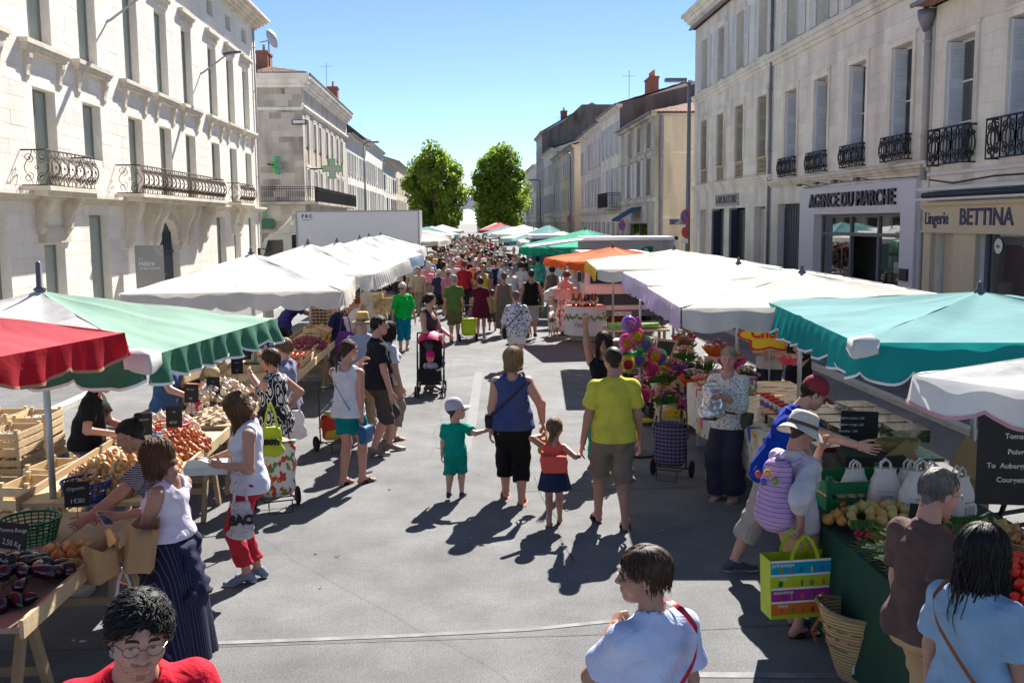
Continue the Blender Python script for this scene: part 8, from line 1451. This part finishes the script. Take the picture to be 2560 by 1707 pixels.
# ---------------------------------------------------------------- things carried, pushed and pulled
def torso_r(d,z,ang,g,o):
 'rough torso outline at height z: point in direction ang'
 h=d['h']; P=d['P']; N=d['N']; t=np.clip((z-P[2])/(N[2]-P[2]),0,1); c=P+(N-P)*t; rx=np.interp(t,[0,.33,.7,.9,1],[.098,.086,.1,.085,.05])*h*g+o; ry=np.interp(t,[0,.33,.7,.9,1],[.078,.07,.075,.062,.05])*h*g+o; return (c[0]+rx*math.cos(ang),c[1]+ry*math.sin(ang),z)
def sling(key,label,m,sh,hip,g=1.1,w=.04,zt=.835,zb=.52,name='shoulder_bag',cat='bag',bag=None,o=.022):
 'sling strap over shoulder sh (1 right, -1 left) to the other hip with an optional bag (size, material)'
 r,d=P_[key]; h=d['h']; t=thing(name,label,cat,tuple(r.location),r.rotation_euler.z); rows=[[],[]]
 a0=PI/2-sh*PI/2; n=40
 for i in range(n+1):
  u=i/n; a=2*PI*u; z=lerp(zb,zt,.5+.5*math.cos(a))*h; ang=(0 if sh>0 else PI)+a
  p=Vector(torso_r(d,z,ang,g,o)); q=Vector(torso_r(d,z,ang+.12,g,o));
  if math.cos(a)>.86: p.x=lerp(p.x,d['S']['r' if sh>0 else 'l'][0]*.55,(math.cos(a)-.86)/.14); p.z+=.02
  dz=Vector((0,0,w/2)) if math.cos(a)<.9 else Vector((w/2*sh,0,0)); rows[0].append(tuple(p+dz)); rows[1].append(tuple(p-dz))
 MB().grid(rows).build('strap',m,t,True)
 if bag:
  s,bm=bag; x=-sh*(.098*h*g*.93+.03); se=lambda v:math.copysign(abs(v)**.4,v); P=[[(x+.045*q*se(math.cos(a)),s[0]*.8*q*se(math.sin(a)),zb*h+s[1]*zz) for a in [j*2*PI/24 for j in range(24)]] for q,zz in ((.5,-1.),(.95,-.96),(1.06,-.7),(1,-.35),(.96,-.05),(.5,.0))]; mb=MB().grid(P,wrap=True); mb.add(P[0],[tuple(range(23,-1,-1))]); mb.add(P[-1],[tuple(range(24))]); mb.build('bag',bm,t,True)
  MB().box(x-.05,-s[0]*.75,zb*h-s[1]*.5,x+.05,s[0]*.75,zb*h-s[1]*.08).build('flap',bm,t)
 return t
LEA=mat('leather',(.2,.07,.025),.5,.15); BKL=mat('bag_black',(.012,.012,.013),.6,.1)
sling('strap','red leather strap slung across the white blue T-shirt',mat('strap_red',(.42,.012,.03),.5,.1),1,-1,1.32,.036,zb=.5,bag=((.13,.2),mat('strap_red')))
sling('mother','black sling bag worn across the navy tank top',BKL,1,-1,1.42,.03,zb=.57,bag=((.09,.15),BKL)); sling('woman in floral blouse and white shorts with a black shoulder bag','black sling bag worn across the floral blouse',BKL,1,-1,1.45,.03,bag=((.13,.22),BKL))
sling('teal','blue handbag on a long strap against the teal shorts',mat('bag_blue',(.01,.08,.22),.5,.1),-1,1,1.15,.02,zb=.42,bag=((.15,.2),mat('bag_blue'))); sling('blackhair','tan leather shoulder bag slung over the light blue top',LEA,-1,1,1.25,.03,zb=.5,bag=((.17,.24),LEA)); sling('dots','olive waist bag over the dotted blouse',mat('bag_olive',(.08,.075,.05),.7,.1),1,-1,1.2,.025,zt=.6,zb=.58,bag=((.11,.16),mat('bag_olive')))
r,d=P_['hat']; t=thing('rucksack','lilac rucksack with stripes and coloured dots on the back of the woman in the hat','rucksack',tuple(r.location),r.rotation_euler.z); RS=ramp_mat('rucksack_stripe','wavez',[(0,(.42,.28,.5)),(.55,(.55,.4,.6)),(.72,(.2,.02,.12)),(.8,(.6,.5,.62)),(.92,(.15,.04,.25))],9.); c=d['C1']-d['tf']*.2+d['tu']*.08; F=Field(c-.3,c+.34,.012); F.cone(c-A3(0,0,.2),c+A3(0,.02,.14),(.17,.11),(.12,.08),k=.05); F.folds(.008,1.6); v,q=F.mesh(); b=obj('pack',np_mesh('pack',[(v,q,0)],[RS]),t)
for i,(x,z,cc) in enumerate(((-.07,.1,(.6,.1,.05)),(.02,.13,(.6,.4,.05)),(.09,.09,(.2,.35,.05)),(-.02,.06,(.1,.1,.4)))): MB().lathe([(0,0),(.03,.002),(0,.006)],12).build('dot',mat('dot_%d'%i,cc,.7,0),t,True,tuple(c+A3(x,-.1,z)),(PI/2,0,0))
for s in (-1,1): MB().tube([tuple(c+A3(s*.1,.05,.18)),tuple(d['S']['r' if s>0 else 'l']+A3(-s*.04,-.02,.06)),tuple(d['S']['r' if s>0 else 'l']+A3(-s*.03,.1,-.05)),tuple(c+A3(s*.16,.12,-.1))],.018,6).build('strap',mat('strap_lilac',(.42,.28,.5),.8),t,True)
wx=wpt('hat',P_['hat'][1]['W']['r']); t=thing('shopping_bag','big bright shopping bag printed printemps été automne hiver with fruit and vegetables','bag',(wx[0]-.02,wx[1]-.05,wx[2]-.62),R(6)); w_,h_,d_=.25,.42,.09; LIM=mat('bag_lime',(.42,.52,.02),.5,.08)
mb=MB(); mb.add([(-w_*.94,-d_,0),(w_*.94,-d_,0),(w_*.94,d_,0),(-w_*.94,d_,0),(-w_,-d_,h_),(w_,-d_,h_),(w_,d_,h_),(-w_,d_,h_)],[(3,2,1,0),(0,1,5,4),(1,2,6,5),(2,3,7,6),(3,0,4,7)]); bg_=mb.build('bag',LIM,t)
for i,(nm,cc) in enumerate((('hiver',(.65,.16,.02)),('automne',(.35,.03,.25)),('été',(.42,.55,.02)),('printemps',(.0,.3,.5)))):
 z0=.03+i*.097; a=w_*.94+(w_*.06)*z0/h_; MB().add([(-a+.004,-d_-.003,z0),(a-.004,-d_-.003,z0),(a-.002,-d_-.003,z0+.082),(-a+.002,-d_-.003,z0+.082)],[(0,1,2,3)]).build('print_band',mat('band_'+nm[:3],cc,.5,.05),bg_); text(nm,.04,mat('white_print'),bg_,(-a+.09,-d_-.005,z0+.066),depth=.0005); MB().add([(-a,-d_-.002,z0+.082),(a,-d_-.002,z0+.082),(a,-d_-.002,z0+.097),(-a,-d_-.002,z0+.097)],[(0,1,2,3)]).build('white_band',mat('white_print'),bg_)
 for k in range(6): MB().lathe([(0,0),(.022,.001),(.024,.004),(0,.006)],10,sx=random.uniform(.5,1)).build('fruit_print',mat('fruit_%d'%((i*3+k)%5),((.45,.1,.02),(.05,.2,.03),(.6,.35,.02),(.2,.03,.05),(.2,.33,.05))[(i*3+k)%5],.6,.3,60),bg_,False,(-a+.07+.075*k,-d_-.004,z0+.03),(PI/2,0,random.uniform(0,3)))
for y in (-d_,d_): MB().grid([[(x*1.0+s,y,h_-.05+hh) for x,hh in ((-.1,0),(-.09,.09),(-.045,.18),(0,.22),(.045,.18),(.09,.09),(.1,0))] for s in (-.014,.014)]).build('handle',LIM,t)
KR=mat('kraft_paper',(.4,.25,.12),.8,.15,5,.5,12,trans=.1)
def kraft(label,p,rz,w,h,tilt):
 t=thing('paper_bag',label,'paper bag',p,R(rz)); n=24; P=[]
 for k,(q,sq) in enumerate(((.86,0),(1,.06),(1,.4),(1.02,.7),(1.08,.92),(1.15,1))): P.append([(w*q*math.copysign(abs(math.cos(a))**.45,math.cos(a))+.008*math.sin(a*5+k),w*.62*q*math.copysign(abs(math.sin(a))**.45,math.sin(a))+.008*math.cos(a*4+k),h*sq+(.04*math.sin(a*2+1) if k==5 else 0)) for a in [j*2*PI/n for j in range(n)]])
 mb=MB().grid(P,wrap=True); mb.add(P[0],[tuple(range(n-1,-1,-1))]); mb.build('bag',KR,t,True); t.rotation_euler=(R(tilt[0]),R(tilt[1]),R(rz)); return t
kraft('brown paper bag clutched open before the striped navy skirt',pixY(318,1312,6.35),20,.09,.32,(0,8)); kraft('crumpled brown paper bag hanging over the onion table',pixY(240,1325,6.3),60,.1,.25,(6,-10))
t=thing('phone','pink mobile phone held over the onion table','phone',pixY(240,1192,6.72),R(50)); MB().box(-.035,-.075,0,.035,.075,.01).build('case',mat('phone_pink',(.55,.3,.4),.4,0),t); MB().box(-.03,-.065,.01,.03,.065,.0115).build('screen',mat('phone_screen',(.05,.08,.1),.1,0),t); t.rotation_euler=(R(30),R(10),R(50))
r,d=P_['bob']; F=Field(d['P']-A3(.3,.4,.55),d['P']+A3(.3,.3,.15),.013); F.cone(d['P']+A3(-.1,-.1,.06),d['P']+A3(.1,-.11,.06),.035,.035,k=.02); F.cone(d['P']+A3(.0,-.15,.03),d['P']+A3(.02,-.2,-.32),(.11,.03),(.13,.025),k=.03); F.folds(.012,1.8); v,q=F.mesh(); obj('tied_cardigan',np_mesh('tied_cardigan',[(v,q,0)],[mat('cloth_navy_knit',(.015,.018,.05),.9,.15,20,.3,40)]),r)
for s in (-1,): MB().tube([((.043*math.cos(a)),0,.043*math.sin(a)) for a in [i*2*PI/20 for i in range(20)]],.0022,5,closed=True).build('earring',mat('brass'),P_['bun'][0],False,tuple(P_['bun'][1]['hc']+P_['bun'][1]['B'].T@A3(-.083,-.01,-.075)),(0,0,R(70)))
t=thing('cake_box','flat white box held in front by the woman in red trousers','box',pixY(478,1082,8.3),R(8)); mb=MB(); mb.add([(-.17,-.14,0),(.17,-.14,0),(.17,.14,0),(-.17,.14,0),(-.18,-.15,.07),(.18,-.15,.07),(.18,.15,.07),(-.18,.15,.07)],[(3,2,1,0),(4,5,6,7),(0,1,5,4),(1,2,6,5),(2,3,7,6),(3,0,4,7)]); mb.build('carton',mat('carton_white'),t)
def soft_bag(label,p,s,m,name='tote_bag',txt=None,rz=0,straps=.25):
 t=thing(name,label,'bag',p,R(rz)); F=Field(A3(-s[0]*1.3,-s[1]*1.6,-s[2]*1.2),A3(s[0]*1.3,s[1]*1.6,s[2]*.2),.011); F.cone((0,0,-s[2]*.86),(0,0,-s[2]*.1),(s[0],s[1]),(s[0]*.7,s[1]*.5),k=.03); F.folds(.011,1.6,2.); v,q=F.mesh(); b=obj('bag',np_mesh('bag',[(v,q,0)],[m]),t)
 for k in (-1,1): MB().tube([(k*s[0]*.5,0,-s[2]*.05),(k*s[0]*.3,0,straps*.6),(0,0,straps)],.012,5).build('handle',m,t)
 if txt: text(txt,.1,BKL,b,(0,-s[1]*1.12,-s[2]*.45),depth=.012,bold=.006)
 return t
w0=wpt('red',(np.array(P_['red'][1]['E']['l'])*.7+np.array(P_['red'][1]['W']['l'])*.3)); soft_bag('speckled cloth bag lettered SAC hanging from the arm of the woman in red trousers',(w0[0],w0[1]-.06,w0[2]-.26),(.11,.05,.32),ramp_mat('speckle_cloth','noise',[(0,(.5,.47,.5)),(.52,(.5,.47,.5)),(.6,(.15,.14,.2))],70.),txt='SAC',rz=12)
w0=wpt('woman with dark hair and navy top carrying a purple shoulder bag',(-.05,-.1,.98)); soft_bag('big purple shoulder bag on the woman in navy',(w0[0]+.05,w0[1]-.22,w0[2]+.02),(.22,.09,.42),mat('bag_purple',(.1,.015,.17),.6,.15),name='shoulder_bag',straps=.4); w0=wpt('tunic',(.28,.0,.8)); soft_bag('white plastic bag behind the leaf print tunic',(w0[0],w0[1]+.2,.85),(.16,.08,.3),mat('plastic_white',(.6,.58,.6),.4,.1,trans=.3),name='plastic_bag'); w0=wpt('bob',P_['bob'][1]['W']['l']); soft_bag('thin white plastic bag hanging below the brown paper bags',(w0[0]-.02,w0[1]-.03,w0[2]-.24),(.12,.06,.36),mat('plastic_white'),name='plastic_bag'); soft_bag('pink plastic bag in the hands of the seller in blue',pixY(445,905,11.7),(.08,.07,.18),mat('plastic_pink',(.65,.05,.2),.4,.1,trans=.35),name='plastic_bag',straps=.08); w0=wpt('dots',P_['dots'][1]['W']['r']); soft_bag('clear plastic bag filled by the woman in the dotted blouse',(w0[0]-.03,w0[1]-.05,w0[2]+.12),(.14,.08,.34),glass_mat('clear_bag',(.85,.85,.87),.72,.25),name='plastic_bag',straps=.05)
w0=wpt('mother',P_['mother'][1]['W']['r']); soft_bag('small orange bag dangling from the right hand of the woman in navy',(w0[0]+.01,w0[1],w0[2]-.2),(.07,.04,.14),mat('bag_orange',(.5,.15,.02),.6,.1),straps=.16)
w0=wpt('man with pale green rucksack and grey trousers in the queue',(0,-.2,1.28)); soft_bag('pale green rucksack on the man in the queue',w0,(.17,.1,.42),mat('rucksack_sage',(.36,.45,.38),.8,.1),name='rucksack',straps=.05); soft_bag('green and violet bag beside the maroon dress',wpt('woman in maroon dress with a green bag walking away',(-.24,0,.72)),(.13,.06,.36),ramp_mat('green_violet','cells',[(0,(.15,.28,.05)),(.5,(.3,.08,.3))],12.),straps=.2)
w0=wpt('woman in brown skirt with an orange bag walking away',(.0,-.2,1.2)); soft_bag('orange rucksack on the woman in the brown skirt',w0,(.13,.08,.3),mat('bag_orange'),name='rucksack',straps=.05)
# ---- trolleys
def trolley(label,x,y,rz,m,lid,h=.62,w=.19,tilt=14,wheelc=None,spoke=False):
 t=thing('shopping_trolley',label,'trolley',(x,y,0),R(rz)); F=Field(A3(-w*1.3,-.2,.08),A3(w*1.3,.2,h+.3),.012); F.cone((0,0,.24),(0,0,h),(w*.95,.115),(w,.12),k=.03); F.D=np.maximum(F.D,-1e3); F.plane((0,0,.16),(0,0,-1)); F.folds(.006,1.5); v,q=F.mesh(); b=obj('bag',np_mesh('bag',[(v,q,0)],[m]),t)
 MB().grid([[(xx,-.14*math.cos(s)+.0,h+.1-.12*max(0,math.sin(s-1.2))-.1*(s>1.8)) for xx in np.linspace(-w*1.02,w*1.02,8)] for s in np.linspace(PI,.2,9)]).build('lid_flap',lid or m,t,True)
 fr=MB();
 for s in (-1,1): fr.tube([(s*w*.8,.15,.1),(s*w*.8,.16,h+.1),(s*w*.7,.2,h+.36)],.009,6)
 fr.tube([(-w*.7,.2,h+.36),(-w*.5,.21,h+.4),(w*.5,.21,h+.4),(w*.7,.2,h+.36)],.013,6); fr.tube([(-w,.12,.1),(w,.12,.1)],.009,6); fr.tube([(-w*.8,.12,.12),(-w*.8,-.14,.13),(w*.8,-.14,.13),(w*.8,.12,.12)],.008,5); fr.tube([(-w*.6,-.14,.13),(-w*.6,-.15,.0),(w*.6,-.15,.0),(w*.6,-.14,.13)],.008,5); fr.build('frame',IRON,t)
 for s in (-1,1): o=MB().lathe([(.04,-.02),(.085,-.02),(.1,-.01),(.1,.01),(.085,.02),(.04,.02)],18).build('wheel',RUB,t,True,(s*(w+.03),.13,.1),(0,PI/2,0)); MB().lathe([(0,-.015),(.06,-.018),(.06,.018),(0,.015)],12).build('rim',wheelc or RIM,o)
 t.rotation_euler=(R(-tilt*.0),0,R(rz)); return t
VEGP=ramp_mat('veg_print','cells',[(0,(.62,.6,.58)),(.4,(.5,.06,.03)),(.55,(.62,.6,.58)),(.7,(.55,.2,.03)),(.8,(.1,.25,.05)),(.9,(.62,.6,.58))],30.,stretch=(1,1,.7))
trolley('white shopping trolley printed with peppers and carrots behind the woman in red trousers',*pix(640,1170),20,VEGP,VEGP,.66,.2); soft_bag('lime green cloth bag lettered mon panier on the white trolley',(*pix(625,1040,.75),1.0),(.13,.07,.26),mat('bag_lime'),txt='mon')
trolley('navy checked shopping trolley standing by the sweets stall',*pix(1538,1098),-25,plaid_mat('trolley_check',(.025,.025,.06),(.12,.12,.25),(.2,.18,.28),7.),None,.58,.2); trolley('lime green shopping trolley pulled by the man in green',*pix(1078,785),15,mat('trolley_lime',(.42,.55,.01),.5,.1),None,.5,.19); trolley('red and yellow shopping trolley with pale wheels behind the woman in teal shorts',*pix(770,1035),30,ramp_mat('trolley_redyellow','cells',[(0,(.5,.05,.03)),(.5,(.6,.4,.05))],7.),None,.42,.18,wheelc=mat('rim_cream',(.6,.5,.45),.5))
wicker('small wooden basket with leather handle hung by the man in the straw hat',-1.32,13.7,.62,.16,.16,m=mat('basket_wood',(.5,.3,.12),.7,.2,20),el=1.3);
# ---- pushchair with baby
bx,by=pix(990,905); t=thing('pushchair','black pushchair with hot pink hood coming up the street','pushchair',(bx,by,0),R(180)); PK=mat('hood_pink',(.62,.005,.1),.6,.08); BK2=mat('pushchair_black',(.012,.012,.014),.7,.1); fr=MB()
for s in (-1,1):
 fr.tube([(s*.24,-.42,1.04),(s*.24,-.3,.85),(s*.23,.05,.4),(s*.22,.32,.12)],.014,6); fr.tube([(s*.23,-.3,.12),(s*.23,-.12,.5),(s*.23,-.22,.72)],.014,6); fr.tube([(s*.23,-.28,.14),(s*.22,.3,.16)],.01,6)
fr.tube([(-.24,-.42,1.04),(0,-.45,1.05),(.24,-.42,1.04)],.016,6); fr.build('frame',mat('frame_grey',(.06,.06,.065),.4,.1,metal=.4),t)
seatm=MB(); P=[[(x*.2,y,z+.03*abs(x)**2) for x in np.linspace(-1,1,9)] for y,z in ((.3,.22),(.26,.42),(.05,.44),(-.08,.46),(-.2,.7),(-.28,.98))]; seatm.grid(P); s_=seatm.build('seat',BK2,t,True); MB().box(-.19,-.25,.18,.19,.12,.3).build('tray',BK2,t)
hd=MB(); P=[]
for i in range(10):
 u=i/9; a=lerp(-.5,.85,u); P.append([(.235*math.cos(q),-.22+.36*math.sin(a)*math.sin(q)**.5,.74+.36*math.cos(a)*math.sin(q)**.5) for q in np.linspace(0.02,PI-.02,15)])
hd.grid(P,flip=True); ho=hd.build('hood',PK,t,True)
for s in (-1,1):
 for y in (.32,-.3):
  for d2 in (-.025,.025): o=MB().lathe([(.05,-.012),(.09,-.012),(.1,0),(.09,.012),(.05,.012)],16).build('wheel',RUB,t,True,(s*.23+d2,y,.1),(0,PI/2,0)); MB().lathe([(0,-.01),(.06,-.01),(.06,.01),(0,.01)],12).build('rim',RIM,o)
per('baby','baby in hot pink sun hat and pale lilac romper sitting in the pushchair',(bx,by-.02),180,h=.78,hs=1.28,lg=1.25,style='crop',hair='light',hat='bonnet',hatcol=(.6,.01,.16),top='tee',sleeve=.4,tcol=(.5,.36,.48),bot='short',hem=-.5,bcol=(.5,.36,.48),shoe=None,hip=(0,-.08,0),rf=(.17,.24,.34,15,(1,.3,1)),lf=(-.17,.24,.34,-15,(-1,.3,1)),rh=(.14,.1,.42),lh=(-.14,.1,.42),z0=-.1,vs=.011,hpit=12)
# ---- dog
def dog(label,x,y,rz):
 t=thing('dog',label,'dog',(x,y,0),R(rz)); F=Field(A3(-.2,-.6,0),A3(.2,.6,.85),.012)
 F.cone((0,-.2,.47),(0,.2,.49),(.095,.1),(.115,.135),k=.04); F.cone((0,.22,.5),(0,.36,.68),.08,.055,k=.04); F.ell((0,.4,.72),(.058,.075,.06),.03); F.cone((0,.44,.71),(0,.55,.68),.04,.026,k=.02)
 for s in (-1,1):
  F.cone((s*.06,.2,.45),(s*.065,.19,.25),.05,.03,k=.03); F.cone((s*.065,.19,.25),(s*.065,.2,.03),.026,.02,k=.015); F.cone((s*.065,.2,.02),(s*.065,.235,.02),.024,.018,k=.01)
  F.cone((s*.06,-.18,.45),(s*.075,-.13,.3),.075,.045,k=.03); F.cone((s*.075,-.13,.3),(s*.075,-.27,.19),.04,.022,k=.015); F.cone((s*.075,-.27,.19),(s*.075,-.235,.03),.02,.018,k=.012); F.cone((s*.075,-.235,.02),(s*.075,-.2,.02),.023,.018,k=.01)
  F.cone((s*.05,.38,.77),(s*.075,.36,.7),(.012,.03),(.01,.02),k=.01)
 F.cone((0,-.26,.52),(.02,-.36,.6),.022,.016,k=.02); F.cone((.02,-.36,.6),(.04,-.38,.72),.016,.008,k=.01); v,q=F.mesh(); obj('body',np_mesh('body',[(v,q,0)],[ramp_mat('dog_coat','noise',[(0,(.55,.5,.46)),(.58,(.2,.1,.05))],4.5,.8)]),t)
 o=MB().tube([(.06*math.cos(a),.3+.03*math.sin(a),.61+.05*math.sin(a)) for a in [i*2*PI/14 for i in range(14)]],.008,5,closed=True).build('collar',mat('collar_red',(.3,.03,.03),.6),t)
x,y=pix(1270,772); dog('white and brown hound standing on the road by the wine table',x,y,4)
# ---------------------------------------------------------------- the far crowd: a few figures, many individuals
CLO=mat('crowd_cloth',(1,1,1),.85,.15,9,.5,8,objcol=True); CH=mat('crowd_hair',(1,1,1),.6,.3,40,.3,120,objcol=True)
def templ(fem,face_pose,top,bot,style,hair,tone,**k):
 n0=set(bpy.data.objects); r,d=person('person','crowd template person in plain clothes',(0,0),0,h=1.0*k.pop('h',1.7),fem=fem,style=style,hair=hair,tone=tone,top=top,tmat=CLO,bot=bot,bmat=CLO,shoe='sneaker' if bot!='x' else None,scol=(.05,.05,.05),vs=.03,detail=False,**k)
 for c in r.children:
  if c.name.startswith('hair'): c.data.materials[0]=CH
 return r
TP=[templ(False,0,'tee','shorts','short','dark','light',rf=(.08,.2,0,0),lf=(-.08,-.2,.05,0)),templ(False,0,'tee','trousers','crop','salt','red',lf=(-.08,.2,0,0),rf=(.08,-.2,.05,0),g=1.1),templ(True,0,'tee','skirt','bob','brown','light',rf=(.07,.15,0,0),lf=(-.07,-.15,.04,0)),templ(True,0,'tank','shorts','tail','dark','tan',lf=(-.07,.15,0,0),rf=(.07,-.15,.04,0)),templ(True,0,'tee','trousers','wavy','light','light',g=1.15),templ(False,0,'long','trousers','short','grey','red',rh=(.15,.3,1.0)),templ(True,0,'tee','capri','pixie','red','light'),templ(False,0,'polo','shorts','short','brown','tan',hat='cap',hatcol=(.5,.48,.42))]
HRC=[('dark haired',(.02,.013,.01)),('brown haired',(.06,.03,.016)),('grey haired',(.3,.28,.26)),('fair haired',(.28,.18,.09)),('white haired',(.6,.58,.55)),('red haired',(.2,.07,.03))]; WEAR=['T-shirt and shorts','T-shirt and trousers','top and skirt','tank top and shorts','top and trousers','long sleeved shirt','top and cropped trousers','polo and shorts']
CC=[('white',(.6,.6,.6)),('navy',(.015,.02,.06)),('black',(.012,.012,.014)),('red',(.45,.02,.03)),('pale blue',(.35,.42,.58)),('grey',(.2,.21,.23)),('pink',(.55,.2,.28)),('teal',(.02,.25,.28)),('beige',(.45,.36,.26)),('green',(.06,.2,.06)),('orange',(.55,.16,.04)),('lilac',(.38,.32,.5)),('maroon',(.14,.015,.03)),('yellow',(.55,.42,.04))]
BB=[(.03,.03,.04),(.05,.07,.13),(.25,.21,.16),(.012,.012,.014),(.45,.42,.4)]
rn=random.Random(11); used=[]; cnt=0
def place(x,y,face,i):
 global cnt
 k=rn.randrange(8); cn,cc=rn.choices(CC,[10,4,4,5,6,4,5,4,4,3,3,4,2,2])[0]; far='far down the street' if y>60 else ('well down the street' if y>42 else 'past the wine table')
 hn,hcol=rn.choices(HRC,[5,5,4,4,2,1])[0]; hn='capped' if k==7 else hn; lb='%s person in %s %s %s %s'%(hn,cn,WEAR[k],'walking away' if abs(face)<60 else 'coming closer',far)
 r=TP[k].copy(); COL.objects.link(r); r.location=(x,y,0); r.rotation_euler=(0,0,-R(face)); s=rn.uniform(.88,1.09); r.scale=(s,s,s); tag(r,lb,'person',lb); bc=rn.choice(BB); j=1+rn.uniform(-.15,.15)
 for ch in TP[k].children:
  c=ch.copy(); COL.objects.link(c); c.parent=r; n=ch.name.split('.')[0]
  c.color=(*[q*j for q in cc],1) if n in('shirt','tank_top') else (*bc,1)
  if n=='hair': c.color=(*hcol,1)
  for g in ch.children:
   q=g.copy(); COL.objects.link(q); q.parent=c; q.color=c.color
 cnt+=1
y=31.5
while y<118 and cnt<235:
 x0,x1=(-1.55,2.0) if y<46 else ((-1.45,1.75) if y<75 else (-1.3,1.4)); x=x0+rn.uniform(0,.4)
 while x<x1 and cnt<235:
  if rn.random()<(.55 if y<40 else .74): place(x+rn.uniform(-.2,.2),y+rn.uniform(-.6,.6),rn.choice([0,0,0,180,180])+rn.uniform(-25,25),cnt)
  x+=rn.uniform(.5,.75)
 y+=rn.uniform(.8,1.15) if y<60 else rn.uniform(1.3,1.9)
for o in TP:
 for ch in list(o.children):
  for g in list(ch.children): bpy.data.objects.remove(g)
  bpy.data.objects.remove(ch)
 bpy.data.objects.remove(o)
